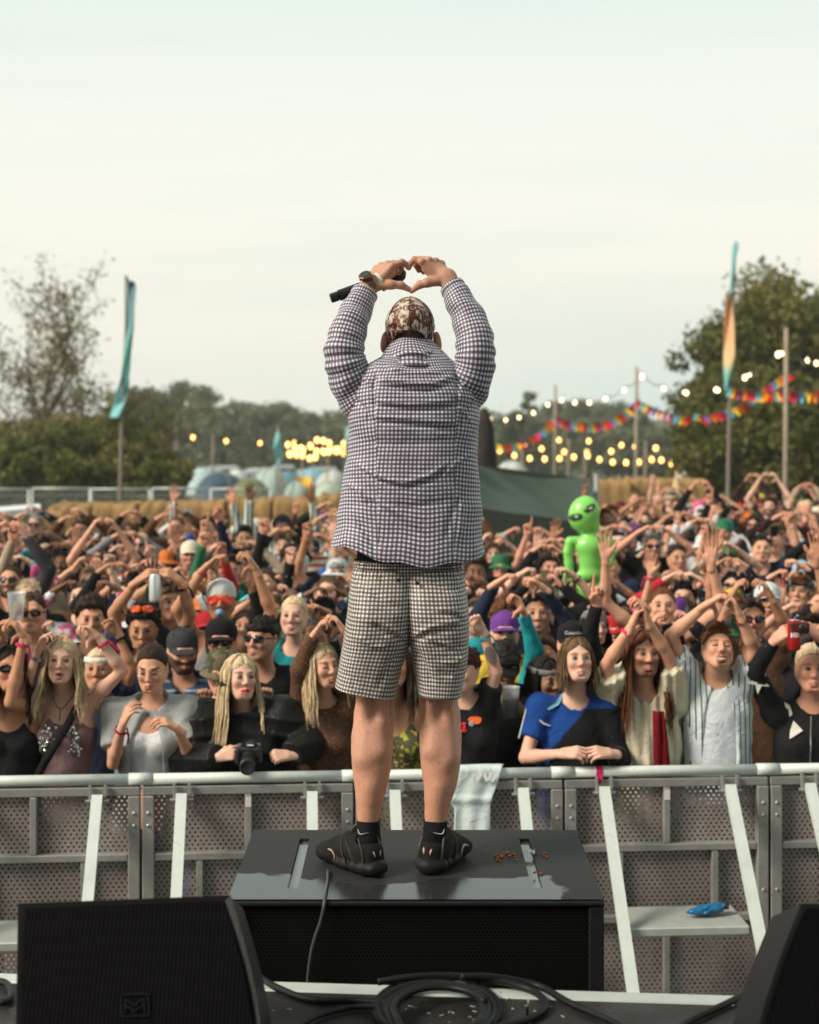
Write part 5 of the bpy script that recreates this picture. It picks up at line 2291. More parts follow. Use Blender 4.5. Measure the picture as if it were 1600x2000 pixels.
def build_performer():
 D0 = 5.0
 q = lambda px, py, dd=0.0: P(px, py, D0 + dd)
 # ---- body
 s = SDF((-.40, 4.72, 1.60), (.40, 5.42, 3.36), .0085)
 # legs
 for xs, dd in (([735, 735, 731, 727.5, 726.5, 726, 724.5, 722, 719.5, 719, 720], 0), ([856, 855, 859.5, 860.5, 860.5, 860.5, 860, 855.5, 852, 850, 849], 1)):
  ys = [1250, 1340, 1400, 1440, 1470, 1500, 1530, 1560, 1590, 1620, 1660]
  rs = [.082, .0595, .0585, .0600, .0585, .0540, .0460, .0370, .0305, .0285, .030]
  ds = [.06, .03, .03, .005, -.012, -.025, -.035, -.045, -.05, -.055, -.055]
  s.chain([q(x, y, d + .02) for x, y, d in zip(xs, ys, ds)], rs, .02)
  s.cone(q(xs[4] - (12 if dd == 0 else -12), 1480, -.030), q(xs[4] - (8 if dd == 0 else -8), 1424, -.008), .036, .030, .018)
  s.cone(q(xs[4] + (13 if dd == 0 else -13), 1466, -.030), q(xs[4] + (9 if dd == 0 else -9), 1420, -.008), .034, .030, .018)
  s.ell(q(xs[2], 1392, -.036), (.022, .016, .030), .02, 's')
  for tx in (-17, 17):
   s.cone(q(xs[2] + tx, 1345, -.020), q(xs[2] + tx * 1.1, 1405, -.014), .017, .013, .02)
  s.cone(q(xs[8], 1586, -.042), q(xs[7], 1540, -.048), .012, .018, .02)      # achilles
 s.cone(q(775, 1180, .06), q(822, 1180, .06), .11, .11, .05)
 s.cone(q(800, 1150, .07), q(800, 900, .06), .115, .13, .05, flat=(1.15, .85, 1))
 s.cone(q(765, 800, .06), q(845, 800, .06), .105, .105, .05)
 s.cone(q(803, 760, .07), q(802, 690, .10), .065, .060, .04)
 s.chain([q(722, 770, .05), q(676, 690, .02), q(706, 590, .10), q(722, 556, .14)], [.044, .036, .029, .0275], .02)
 s.chain([q(884, 770, .05), q(926, 690, .02), q(892, 575, .10), q(872, 543, .14)], [.044, .036, .029, .0275], .02)
 V, Q = s.mesh()
 C0 = np.tile([.60, .25, .15, 0.0], (len(V), 1))
 zl = (V[:, 2] - SUBZ)
 C0[:, 3] = .34 * np.exp(-((zl - .20) / .16) ** 2) + .18 * np.exp(-((zl - .47) / .05) ** 2)
 parts = [(V, Q, C0)]
 # head, facing the crowd
 o = q(802, 662, .13)
 R = rot3(182, -6, 0)
 h = SDF(o - .16, o + .16, .0045)
 head_prims(h, o, R, .95, ears=False)
 for ex, sg in ((751, -1), (855, 1)):
  e0 = q(ex, 668, .115)
  a_ = math.radians(24 * sg)
  rt = np.array([[math.cos(a_), math.sin(a_), 0], [-math.sin(a_), math.cos(a_), 0], [0, 0, 1]]) @ rot3(0, 0, -8 * sg)
  h.ell(e0, (.0095, .022, .034), .008, 'u', rt)
 V, Q = h.mesh()
 C = face_colours(V, o, R, .95, {'scalp': (.06, .035, .03), 'brow': (.09, .05, .03)})
 me_ = np.abs(V[:, 0] - o[0]) > .066
 C[me_] = (.62, .20, .13, .8)  # ears reddened in the colour to stand for backlight through them
 parts.append((V, Q, C))
 parts.append(eye_mesh(o, R, .95))

 # ---- hands making a heart
 def hand(side):
  hs = SDF(np.minimum(q(700, 590, .06), q(900, 590, .06)) - [0, 0, .02], np.array([.20, 5.34, 3.48]), .0030)
  if side == 0:
   W = q(722, 557, .14)
   MC = [q(767, 520, .13), q(757, 517, .150), q(745, 520, .170), q(735, 526, .187)]
   wr = [q(738, 550, .135), q(735, 546, .15), q(730, 545, .165), q(727, 547, .175)]
   idx = [MC[0], q(785, 511.5, .135), q(793, 516, .14), q(797, 523, .142)]
   oth = [[MC[1], q(778, 514, .165), q(784, 524, .185), q(778, 534, .195)], [MC[2], q(768, 514, .19), q(776, 528, .21), q(768, 538, .21)], [MC[3], q(755, 520, .205), q(764, 532, .22), q(758, 540, .215)]]
   th = [q(741, 557, .13), q(764, 556, .125), q(783, 557, .13), q(802, 566.5, .135)]
   web = [q(757, 540, .14), q(768, 533, .137)]
  else:
   W = q(873, 543, .14)
   MC = [q(824, 512, .13), q(838, 509, .150), q(851, 511, .170), q(862, 516, .187)]
   wr = [q(855, 540, .135), q(859, 534, .15), q(863, 532, .165), q(867, 533, .175)]
   idx = [MC[0], q(809.5, 506.5, .135), q(803, 513, .14), q(799, 523.5, .142)]
   oth = [[MC[1], q(818, 506, .168), q(812, 517, .19), q(818, 529, .2)], [MC[2], q(828, 506, .19), q(820, 520, .21), q(827, 532, .21)], [MC[3], q(842, 512, .205), q(834, 526, .22), q(840, 536, .215)]]
   th = [q(853, 549, .13), q(835, 552, .125), q(820, 556, .13), q(804, 568.5, .135)]
   web = [q(843, 535, .14), q(831, 527, .137)]
  for a, b in zip(wr, MC):
   hs.cone(a, b, .0155, .0125, .014)
  hs.cone(W, (wr[0] + wr[3]) / 2, .0275, .024, .02)
  hs.cone(W, q(700 if side == 0 else 893, 590 if side == 0 else 573, .11), .0265, .026, .02)
  hs.cone(web[0], web[1], .014, .010, .012)
  for f, rr in [(idx, (.0112, .0098, .0088, .0076))] + [(k, (.011, .0096, .0086, .0074)) for k in oth]:
   hs.chain(f, rr, .005)
  for k in range(4):
   hs.ell(MC[k] + [0, -.004, .002], (.0105, .0105, .0095), .006)
  hs.chain(th, (.0165, .0140, .0115, .0082), .009)
  return hs
 for side in (0, 1):
  hs = hand(side)
  V, Q = hs.mesh()
  C = np.tile([.3, .3, .3, 0.0], (len(V), 1))
  # redder finger tips and knuckles
  tip = q(798, 523, .142)
  d = np.linalg.norm(V - tip, axis=1)
  C[:, :3] = (.60, .20, .15)
  C[:, 3] = .45 * np.exp(-(d / .016) ** 2)
  parts.append((V, Q, C))
 V, Q, C = join(parts)
 body = link('person', np_mesh('person', V, Q, skin('performer_skin', (.60, .335, .235), .42), col=C))
 tag(body, 'performer seen from behind in checked shirt and shorts making a heart overhead', 'person')

 # ---- shirt
 G = gingham('gingham_shirt')
 tab = [(664, 770, 840, 5.10, .060), (676, 762, 852, 5.09, .072), (688, 751, 870, 5.08, .088), (700, 745, 881, 5.075, .098), (709, 724, 893, 5.07, .108), (720, 705, 906, 5.07, .118), (745, 690, 922, 5.065, .130), (775, 682, 936, 5.06, .138), (812, 679, 937, 5.06, .142),
   (860, 680, 932, 5.06, .142), (900, 674, 932, 5.06, .145), (940, 668, 937, 5.06, .148), (980, 663, 941, 5.06, .150), (1020, 658, 943, 5.055, .152), (1048, 651, 945, 5.05, .155), (1062, 648, 946, 5.05, .157)]

 def hem(pxs, sa, t):
  k = np.clip((t - .55) / .45, 0, 1) ** 1.3
  u = (pxs - 800) / 148
  return k * (34 * np.clip(1 - (u - .25) ** 2 * .85, 0, 1) + 3 * np.sin(pxs * .07))
 V = rows_to_rings(tab, 160, 270, .80, hem)

 def folds(V, n):
  x, y = px_of(V)
  back = np.clip(n[..., 1] * -1.5 + .3, 0, 1)
  d = 0.0
  for pts, w, a in [([(738, 752), (800, 762), (838, 762), (885, 744)], 8, -.012), ([(735, 738), (800, 748), (850, 750), (890, 732)], 7, .010), ([(722, 790), (790, 799), (850, 800), (896, 792)], 5, -.008), ([(724, 782), (800, 789), (895, 782)], 5, .006),
       ([(720, 822), (790, 829), (868, 838), (905, 832)], 6, -.008), ([(722, 812), (800, 818), (890, 824)], 5, .006), ([(735, 722), (728, 760), (732, 800)], 6, -.007), ([(892, 720), (897, 760), (892, 800)], 6, -.008), ([(888, 790), (910, 806), (922, 830)], 4, .006),
       ([(686, 900), (735, 930), (787, 944), (840, 928), (880, 900)], 5, .008), ([(690, 910), (740, 940), (790, 953), (845, 938), (890, 908)], 6, -.007), ([(708, 972), (770, 1010), (828, 1052)], 6, -.008), ([(716, 966), (776, 1000), (834, 1042)], 5, .006),
       ([(690, 1010), (720, 1048), (735, 1080)], 6, -.007), ([(905, 960), (880, 1010), (868, 1062)], 7, -.006), ([(890, 950), (905, 1000), (896, 1060)], 6, .006), ([(684, 770), (712, 800), (728, 830)], 5, -.008), ([(934, 770), (908, 808), (896, 838)], 5, -.008),
       ([(700, 860), (790, 868), (900, 862)], 9, -.004), ([(690, 985), (740, 982), (800, 990), (900, 975)], 7, -.005), ([(930, 880), (890, 905), (860, 935)], 5, .006), ([(672, 940), (700, 958), (716, 990)], 5, .006), ([(770, 700), (805, 715), (850, 712)], 5, -.010), ([(750, 712), (800, 730), (868, 724)], 6, .008),
       ([(700, 730), (720, 745), (735, 780)], 5, .007), ([(915, 735), (900, 760), (895, 790)], 5, .006)]:
   d = d + crease(x, y, pts, w * .8, a * .85)
  X, Y, Z = V[..., 0], V[..., 1], V[..., 2]
  nz = snoise(X, Y, Z, 26, 5, 9, (.55, .6, 1.5)) * .0034 + snoise(X, Y, Z, 60, 6, 9, (.8, .8, 1.2)) * .0020 + np.abs(snoise(X, Y, Z, 34, 9, 7, (.8, .8, 1.2))) * -.0045
  ext = np.exp(-((y - 700) / 34) ** 2) * snoise(X, Y, Z, 75, 8, 8) * .004
  return d * back + nz + ext
 def panels(c, uv):
  # side panels and yoke are cut from the cloth at their own angle
  x, y = px_of(c)
  out = uv.copy()
  for m, a, s in ((x < 733 + (y - 760) * .02, .13, .0031), (x > 892 - (y - 760) * .02, -.12, .0052), ((y < 738 + 10 * np.cos((x - 806) / 40)) & (x > 733) & (x < 892), .02, .0067)):
   ca, sa = math.cos(a), math.sin(a)
   u, v = uv[m][..., 0], uv[m][..., 1]
   out[m] = np.stack([u * ca - v * sa + s, u * sa + v * ca + s], -1)
  return out
 shirt = loft_cloth('shirt', V, G, body, folds, 92, 0, panels)

 # collar and hood roll
 tab = [(716, 746, 880, 5.075, .112), (700, 743, 880, 5.08, .106), (684, 752, 862, 5.09, .092), (670, 763, 848, 5.10, .076), (661, 768, 842, 5.105, .070), (664, 772, 838, 5.11, .062), (676, 772, 838, 5.11, .060)]
 V = rows_to_rings(tab, 60, 160, .9, lambda pxs, sa, t: -9 * np.clip(1 - ((pxs - 806) / 44) ** 2, 0, 1) * np.sin(math.pi * min(1, t * 1.15)))

 def cfold(V, n):
  x, y = px_of(V)
  X, Y, Z = V[..., 0], V[..., 1], V[..., 2]
  d = crease(x, y, [(756, 700), (800, 696), (850, 706)], 4, -.007) + crease(x, y, [(770, 684), (815, 690), (858, 684)], 4, .005)
  return d + snoise(X, Y, Z, 55, 12, 8) * .0035
 loft_cloth('collar', V, G, shirt, cfold, 20)

 # sleeves
 for sgn, pts, rads, lab in ((-1, [q(724, 800, .05), q(700, 765, .05), q(680, 726, .035), q(672, 690, .03), q(680, 648, .05), q(697, 608, .09), q(713, 572, .125)], [.066, .073, .066, .062, .056, .050, .041], 1),
        (1, [q(882, 800, .05), q(905, 765, .05), q(924, 726, .035), q(929, 690, .03), q(923, 645, .05), q(905, 598, .09), q(883, 560, .125)], [.066, .073, .066, .062, .056, .049, .040], 2)):
  V, r = tube_rings(pts, rads, 140, 100, 2.2 if sgn > 0 else -2.2)

  def sf(V, n, sgn=sgn):
   X, Y, Z = V[..., 0], V[..., 1], V[..., 2]
   t = np.linspace(0, 1, V.shape[0])[:, None]
   a = np.linspace(0, 2 * math.pi, V.shape[1], endpoint=False)[None, :]
   elbow = np.exp(-((t - .50) / .16) ** 2)
   ph = 1.6 * np.sin(a + 1 + sgn) + .7 * np.sin(2 * a + 2)
   wob = 2.6 * snoise(X, Y, Z, 13, 71 + sgn, 6)
   d = elbow * .0052 * np.sin(t * 60 + ph + wob) * (.5 + .5 * np.sin(a * 1.0 + .6 * sgn + wob * .4))
   d = d + .0036 * np.sin(t * 40 + wob * 1.2 + 2.2 * np.sin(a + 2.5)) * np.exp(-((t - .78) / .13) ** 2)
   d = d + .0042 * np.sin(t * 34 + wob * 1.4 + 1.6 * np.sin(a + .5)) * np.exp(-((t - .22) / .12) ** 2)
   d = d + snoise(X, Y, Z, 34, 20 + sgn, 9) * .0042 + snoise(X, Y, Z, 80, 30 + sgn, 9) * .0018
   cuff = np.exp(-((t - .955) / .012) ** 2) * -.004
   return d + cuff
  loft_cloth('sleeve', V, G, shirt, sf, 66)
 # black undershirt showing below the hem
 tab = [(1050, 700, 905, 5.05, .112), (1085, 697, 904, 5.05, .114), (1106, 697, 902, 5.05, .113)]
 V = rows_to_rings(tab, 10, 60, .85)
 loft_cloth('undershirt', V, cloth('black_cotton', (.012, .012, .013)), body)

 # ---- shorts
 G2 = gingham('gingham_shorts', warm=1)
 left = [(1108, 690, 814, 5.05, .116), (1130, 686, 814, 5.045, .124), (1160, 681, 814, 5.035, .140), (1195, 678, 812, 5.03, .150), (1230, 674, 808, 5.03, .148), (1258, 670, 800, 5.03, .138), (1290, 664, 786, 5.025, .126), (1320, 659, 777, 5.02, .116), (1338, 655, 772, 5.015, .110)]
 right = [(1108, 784, 904, 5.05, .116), (1130, 784, 908, 5.045, .124), (1160, 785, 913, 5.035, .140), (1195, 787, 917, 5.03, .150), (1230, 791, 918, 5.03, .148), (1262, 802, 917, 5.03, .138), (1292, 808, 914, 5.025, .126), (1320, 813, 908, 5.02, .116), (1352, 818, 901, 5.01, .106)]
 sh = None
 for k, tab in enumerate((left, right)):
  xm = 780 if k == 0 else 815
  V = rows_to_rings(tab, 130, 150, .72, (lambda pxs, sa, t: np.clip((t - .6) / .4, 0, 1) * 22 * (pxs - 655) / 124) if k == 0 else (lambda pxs, sa, t: np.clip((t - .6) / .4, 0, 1) * 5 * (pxs - 810) / 90))

  def bf(V, n, k=k):
   x, y = px_of(V)
   X, Y, Z = V[..., 0], V[..., 1], V[..., 2]
   back = np.clip(-n[..., 1] * 1.5 + .3, 0, 1)
   d = 0.0
   L = [([(795, 1258), (760, 1235), (720, 1210)], 6, -.009), ([(793, 1246), (750, 1222), (700, 1206)], 6, .006), ([(790, 1275), (760, 1300), (735, 1350)], 7, -.007), ([(720, 1150), (755, 1180), (785, 1190)], 7, -.006), ([(690, 1240), (730, 1262), (760, 1262)], 6, .006),
     ([(705, 1110), (700, 1140), (710, 1170)], 5, .004), ([(740, 1110), (745, 1140)], 4, -.004), ([(730, 1215), (750, 1240), (790, 1244)], 5, -.006), ([(670, 1310), (690, 1330), (690, 1350)], 5, -.004)] if k == 0 else \
    [([(800, 1256), (840, 1236), (900, 1225)], 6, -.009), ([(802, 1244), (850, 1222), (905, 1212)], 6, .006), ([(803, 1262), (830, 1300), (848, 1345)], 7, -.008), ([(860, 1196), (885, 1200), (910, 1215)], 5, -.008), ([(842, 1193), (900, 1193)], 3, .005), ([(838, 1230), (842, 1250), (900, 1266)], 4, .005),
     ([(845, 1255), (880, 1270), (905, 1260)], 6, -.008), ([(850, 1310), (880, 1320), (905, 1300)], 6, -.006), ([(840, 1130), (870, 1150), (905, 1150)], 6, -.005), ([(880, 1330), (895, 1300), (900, 1270)], 5, .006), ([(858, 1290), (885, 1295), (904, 1280)], 5, .006)]
   for pts, w, a in L:
    d = d + crease(x, y, pts, w, a)
   gath = np.exp(-((y - 1112) / 20) ** 2) * .0028 * np.sin(x * .9)
   return d * back + (snoise(X, Y, Z, 24, 41 + k, 9, (1, .7, 1)) * .004 + snoise(X, Y, Z, 58, 43 + k, 8) * .0016) + gath
  if k == 0:
   sh = loft_cloth('shorts', V, G2, body, bf, 60)
   tgt = sh
  else:
   loft_cloth('leg', V, G2, sh, bf, 60)
 tab = [(1092, 693, 902, 5.05, .113), (1098, 692, 904, 5.05, .117), (1112, 690, 905, 5.05, .117), (1118, 689, 906, 5.05, .115)]
 V = rows_to_rings(tab, 22, 360, .82)
 loft_cloth('waistband', V, gingham('gingham_band', .0098, warm=1), sh, lambda V, n: .0028 * np.sin(px_of(V)[0] * 1.05 + 1.5 * np.sin(px_of(V)[0] * .13)) + .002 * np.sin((px_of(V)[1] - 1092) * .75))
 b = MB()
 for x, y in ((779, 1133), (815, 1139)):
  b = MB()
  b.lathe([(.006, 0), (.006, .004), (.003, .006)], q(x, y, -.083 if x < 800 else -.087), 10, rot=[[1, 0, 0], [0, 0, -1], [0, 1, 0]])
  b.build('eyelet', M_black, sh)
 # pocket flap
 Vp = np.array([[q(842 + 62 * i / 10, 1194 + 7 * j + 2 * math.sin(i), -.118 + .055 * max(0, (i - 5) / 5) ** 2 * 1.0) for i in range(11)] for j in range(3)])
 # ---- cap
 m, nt, bs = newmat('printed_cap')
 N, L = nt.nodes.new, nt.links.new
 bs.inputs['Roughness'].default_value = .6
 tc = N('ShaderNodeTexCoord')
 mp = N('ShaderNodeMapping')
 mp.inputs['Scale'].default_value = (24, 24, 17)
 L(tc.outputs['Object'], mp.inputs[0])
 nz = N('ShaderNodeTexNoise')
 nz.inputs['Scale'].default_value = 1.15
 nz.inputs['Detail'].default_value = 9
 nz.inputs['Roughness'].default_value = .72
 nz.inputs['Distortion'].default_value = 1.6
 L(mp.outputs[0], nz.inputs['Vector'])
 rp = N('ShaderNodeValToRGB')
 L(nz.outputs['Fac'], rp.inputs[0])
 e = rp.color_ramp.elements
 e[0].position, e[0].color = .40, (.035, .012, .009, 1)
 e[1].position, e[1].color = .72, (.45, .46, .52, 1)
 for p_, c_ in ((.47, (.13, .04, .018)), (.495, (.36, .15, .07)), (.51, (.66, .55, .46)), (.60, (.70, .64, .57))):
  g = e.new(p_)
  g.color = (*c_, 1)
 L(rp.outputs[0], bs.inputs['Base Color'])
 c0 = q(801, 640, .13)
 cs = SDF(c0 - [.12, .26, .10], c0 + [.12, .28, .14], .0045)
 cs.ell(c0 + [0, -.012, -.002], (.0785, .112, .096), .0)
 cs.half((0, -.20, -1), float(np.array([0, -.20, -1]) / math.hypot(.20, 1) @ (c0 + [0, 0, -.066])))
 cs.ell(c0 + [0, -.11, -.066], (.058, .07, .052), .004, 's')           # arch at the back
 cs.ell(c0 + [0, -.012, -.006], (.0745, .107, .091), .0, 's')
 V, Q = cs.mesh()
 cap = link('cap', np_mesh('cap', V, Q, m), body)
 b = MB()
 Vb = []
 for i in range(6):
  t = i / 5
  Vb.append([c0 + np.array([(.074 + .004 * t) * math.sin(a), .072 + .085 * math.cos(a) * (1 - .0) + .07 * t * math.cos(a) - .02, .010 - .028 * t + .018 * (1 - abs(math.sin(a)))]) for a in np.linspace(-1.35, 1.35, 15)])
 b.grid(np.array(Vb))
 o_ = b.build('brim', m, cap, True)
 o_.modifiers.new('t', 'SOLIDIFY').thickness = .004
 b = MB()
 b.tube([c0 + np.array([.0775 * math.sin(a), -.103 * math.cos(a) + .002, -.062 - .03 * math.cos(a) * -.4]) for a in np.linspace(-.62, .62, 15)], .008, 6, flat=.4)
 b.build('strap', cloth('cap_strap', (.05, .03, .03)), cap, True)
 for k in range(6):
  a = k * math.pi / 3 + .5
  b = MB()
  b.tube([c0 + np.array([.0792 * math.sin(t) * math.cos(a), -.012 + .1128 * math.sin(t) * math.sin(a), -.002 + .0968 * math.cos(t)]) for t in np.linspace(.05, 1.85, 14)], .0014, 4, cap=False)
  b.build('seam', pmat('cap_seam', (.10, .05, .035), rough=.8), cap, True)
 b = MB()
 b.lathe([(.008, 0), (.007, .004), (.003, .006)], c0 + [0, -.012, .093], 10)
 b.build('button', m, cap)

 # ---- watch and bands
 def wrist_ring(name, c, ax, r, w, mat, parent, th=.004):
  b = MB()
  ax = unit(ax)
  u = unit(np.cross(ax, [0, 1, .2]))
  v = np.cross(ax, u)
  rings = []
  for off, rr in ((-w / 2, r), (-w / 2, r + th), (w / 2, r + th), (w / 2, r)):
   rings.append([c + ax * off + rr * (math.cos(a) * u + math.sin(a) * v) for a in np.linspace(0, 2 * math.pi, 24, endpoint=False)])
  rings.append(rings[0])
  b.grid(np.array(rings), wrap=True)
  return b.build(name, mat, parent, False)
 ax = q(738, 549, .14) - q(712, 565, .125)
 wc = q(720, 556, .135)
 w = wrist_ring('wristwatch', wc, ax, .0290, .022, pmat('bronze_strap', (.16, .10, .065), rough=.4, metal=.4, var=.2), body)
 b = MB()
 nrm = unit(np.array([-.42, -.62, .66]))
 nrm = unit(nrm - unit(ax) * (nrm @ unit(ax)))
 u = unit(ax)
 v = np.cross(nrm, u)
 Rm = np.stack([u, v, nrm], 1)
 b.lathe([(.017, -.004), (.0225, .001), (.0225, .008), (.0185, .011)], wc + nrm * .030, 8, rot=Rm)
 b.build('case', pmat('bronze_case', (.22, .13, .08), rough=.35, metal=.6, var=.2), w)
 b = MB()
 b.lathe([(.0165, .0112), (.0165, .0122)], wc + nrm * .030, 20, rot=Rm)
 b.build('dial', pmat('dial_grey', (.05, .05, .05), rough=.2, var=.3, vscale=300), w)
 wrist_ring('wristband', q(740, 549, .14), ax, .0262, .010, pmat('white_band', (.72, .76, .70), rough=.5), body, .002)
 wrist_ring('wristband', q(744, 553, .14), ax, .0258, .007, pmat('green_band', (.08, .55, .10), rough=.5), body, .002)

 # ---- socks and shoes
 for k, (ax_, heel, ang) in enumerate((((719, 1640), (738, 1713), 128), ((850, 1640), (834, 1709), 66))):
  sk = MB()
  a_, dd = ([719.5, 719, 722], [-.03, -.035, -.035]) if k == 0 else ([850.5, 850, 846], [-.03, -.035, -.035])
  pts = [q(a_[0], 1600, dd[0]), q(a_[0], 1604, dd[0]), q(a_[1], 1630, dd[1]), q(a_[2], 1672, dd[2])]
  sk.tube(spline(pts, 12), np.interp(np.linspace(0, 1, 12), [0, .1, .5, 1], [.0345, .0355, .0360, .042]), 24)
  so = sk.build('sock', cloth('black_sock', (.012, .012, .013)), body, True)
  b = MB()
  cx = 706 if k == 0 else 861
  sg = 1 if k == 0 else -1
  pts = [q(cx - 7 * sg, 1619, dd[1] - .030), q(cx - 4 * sg, 1628, dd[1] - .034), q(cx + 3 * sg, 1629, dd[1] - .038), q(cx + 14 * sg, 1626, dd[1] - .0395)]
  b.tube(spline(pts, 10), np.interp(np.linspace(0, 1, 10), [0, .35, 1], [.0012, .0042, .0008]), 6, flat=.4)
  b.build('swoosh', pmat('white_thread', (.8, .8, .78), rough=.7), so, True)
  hp = P(heel[0], heel[1], (HC - SUBZ) * F / (heel[1] - YH))
  a = math.radians(ang)
  Rz = np.array([[math.cos(a), -math.sin(a), 0], [math.sin(a), math.cos(a), 0], [0, 0, 1]])
  hp = hp + Rz @ np.array([.040, 0, 0])
  hp[2] = SUBZ
  T = lambda p: hp + Rz @ (np.asarray(p, float) * np.array([.93, .95, .98]))
  up = SDF(hp - [.33, .33, .01], hp + [.33, .33, .19], .0048)
  up.cone(T((0, 0, .040)), T((-.004, 0, .066)), .041, .036, .02)
  up.cone(T((.05, 0, .060)), T((.15, 0, .040)), .047, .040, .03)
  up.cone(T((.02, 0, .070)), T((.095, 0, .080)), .034, .028, .03)
  up.ell(T((.185, .004, .036)), (.062, .062, .034), .03, rot=Rz @ np.diag([1, 1, 1]))
  up.cone(T((.09, 0, .098)), T((.17, 0, .062)), .018, .018, .02)
  up.cone(T((.012, 0, .082)), T((.02, 0, .17)), .031, .036, .006, 's')
  up.half((0, 0, -1), -(SUBZ + .016))
  up.disp(lambda X, Y, Z: .0016 * snoise(X, Y, Z, 90, 61))
  V, Q = up.mesh()
  sho = link('shoe', np_mesh('shoe', V, Q, pmat('shoe_mesh', (.013, .012, .011), rough=.8, spec=.2, var=.25, vscale=60, bump=.4, bscale=260)), body)
  sl = SDF(hp - [.33, .33, .01], hp + [.33, .33, .06], .0048)
  sl.cone(T((-.006, 0, .026)), T((.10, .0, .022)), .051, .047, .01, flat=(1, 1, .58))
  sl.cone(T((.10, .0, .022)), T((.195, .004, .024)), .047, .050, .02, flat=(1, 1, .50))
  sl.cone(T((-.03, 0, .026)), T((.03, 0, .026)), .030, .036, .012, flat=(1, 1, .8))
  sl.half((0, 0, -1), -(SUBZ + .0005))
  sl.disp(lambda X, Y, Z: .0022 * np.sin(((X - hp[0]) * math.cos(a) + (Y - hp[1]) * math.sin(a)) * 150))
  V, Q = sl.mesh()
  link('sole', np_mesh('sole', V, Q, pmat('shoe_sole', (.013, .011, .010), rough=.6, spec=.25, var=.3, vscale=30)), sho)
  acc = pmat('pink_trim', (.62, .36, .31), rough=.5)
  sd = 1 if k == 0 else -1          # side of the shoe that faces the photographer
  for pts, r0 in (([(.115, sd * .055, .030), (.125, sd * .053, .046), (.148, sd * .051, .054), (.172, sd * .055, .046), (.184, sd * .058, .030)], .0042), ([(-.029, .014, .086), (-.0395, .012, .074), (-.043, .010, .062)], .004), ([(-.029, -.014, .086), (-.0395, -.012, .074), (-.043, -.010, .062)], .004)):
   b = MB()
   b.tube(spline([T(p) for p in pts], 10), np.interp(np.linspace(0, 1, 10), [0, .5, 1], [r0 * .4, r0, r0 * .4]), 6, flat=.6)
   b.build('trim', acc, sho, True)
  for j in range(4):
   b = MB()
   x0 = .105 + j * .018
   b.tube(spline([T((x0, -.024, .098 - j * .009)), T((x0 + .004, 0, .110 - j * .010)), T((x0, .024, .098 - j * .009))], 8), .0028, 5)
   b.build('lace', M_black, sho, True)
  for sgn in (-1, 1):
   for pts in ([(.015, sgn * .0455, .030), (.04, sgn * .048, .062), (.085, sgn * .036, .100)], [(.06, sgn * .050, .030), (.085, sgn * .049, .060), (.115, sgn * .030, .090)], [(-.02, sgn * .040, .040), (-.012, sgn * .040, .075), (.015, sgn * .036, .112)], [(.11, sgn * .047, .028), (.13, sgn * .042, .055), (.15, sgn * .022, .075)]):
    b = MB()
    b.tube(spline([T(p) for p in pts], 9), .0042, 6, flat=.5)
    b.build('overlay', pmat('shoe_overlay', (.024, .021, .019), rough=.5), sho, True)
  b = MB()
  b.tube(spline([T((.085, 0, .112)), T((.070, 0, .128)), T((.060, 0, .142))], 6), [.014, .016, .017, .017, .015, .006], 8, flat=.35)
  b.build('tongue', pmat('shoe_tongue', (.06, .06, .055), rough=.7), sho, True)

 # ---- microphone behind the hand
 a, c = q(646, 583, .20), q(780, 536, .235)
 d = unit(c - a)
 b = MB()
 L_ = np.linalg.norm(c - a)
 prof = [(.013, 0), (.0155, .002), (.0155, .024), (.0125, .026), (.018, .028), (.0185, .10), (.019, L_ - .05), (.023, L_ - .035), (.0235, L_ - .028), (.020, L_ - .026)]
 u = unit(np.cross(d, [0, 1, 0]))
 Rm = np.stack([u, np.cross(d, u), d], 1)
 b.lathe(prof, a, 18, rot=Rm)
 mic = b.build('microphone', pmat('mic_black', (.018, .016, .018), rough=.4), smooth=False)
 tag(mic, 'black wireless microphone held behind the hand with the watch', 'microphone')
 b = MB()
 b.lathe([(.021, -.022), (.0255, -.008), (.0255, .004), (.019, .018), (.006, .026)], c - d * .004, 18, rot=Rm)
 b.build('grille', pmat('mic_grille', (.06, .05, .06), rough=.45, metal=.5, bump=.6, bscale=500), mic, True)
 return body


build_performer()

# ------------------------------------------------------------------ people of the crowd
SKINS = {'pale': (.70, .435, .325), 'fair': (.66, .36, .24), 'rosy': (.68, .34, .235), 'tan': (.50, .26, .155), 'olive': (.33, .185, .11), 'brown': (.17, .085, .05)}
HAIRC = {'black': ((.010, .008, .007), (.026, .020, .017)), 'dark brown': ((.018, .010, .007), (.050, .028, .017)), 'brown': ((.040, .021, .011), (.11, .060, .032)), 'auburn': ((.075, .026, .010), (.20, .075, .026)),
   'light brown': ((.085, .047, .022), (.24, .145, .072)), 'blond': ((.62, .43, .24), (.95, .74, .47)), 'grey': ((.18, .17, .16), (.42, .41, .39)), 'plum': ((.030, .008, .018), (.10, .03, .06))}
CLOTH = {'black': (.013, .013, .015), 'navy': (.018, .026, .055), 'charcoal': (.045, .045, .05), 'grey': (.22, .22, .225), 'white': (.62, .64, .64), 'cream': (.66, .60, .47), 'red': (.42, .022, .03), 'maroon': (.13, .018, .028),
   'teal': (.02, .26, .30), 'blue': (.03, .10, .36), 'sky blue': (.28, .46, .60), 'olive': (.085, .085, .04), 'green': (.03, .15, .07), 'pink': (.62, .10, .26), 'purple': (.15, .05, .26), 'orange': (.62, .17, .03), 'yellow': (.66, .46, .06), 'brown': (.12, .06, .035), 'beige': (.42, .33, .24)}


def m_skin(t):
 return skin('skin_' + t, SKINS[t])


def m_hair(t):
 return hairmat('hair_' + t.replace(' ', '_'), *HAIRC[t])


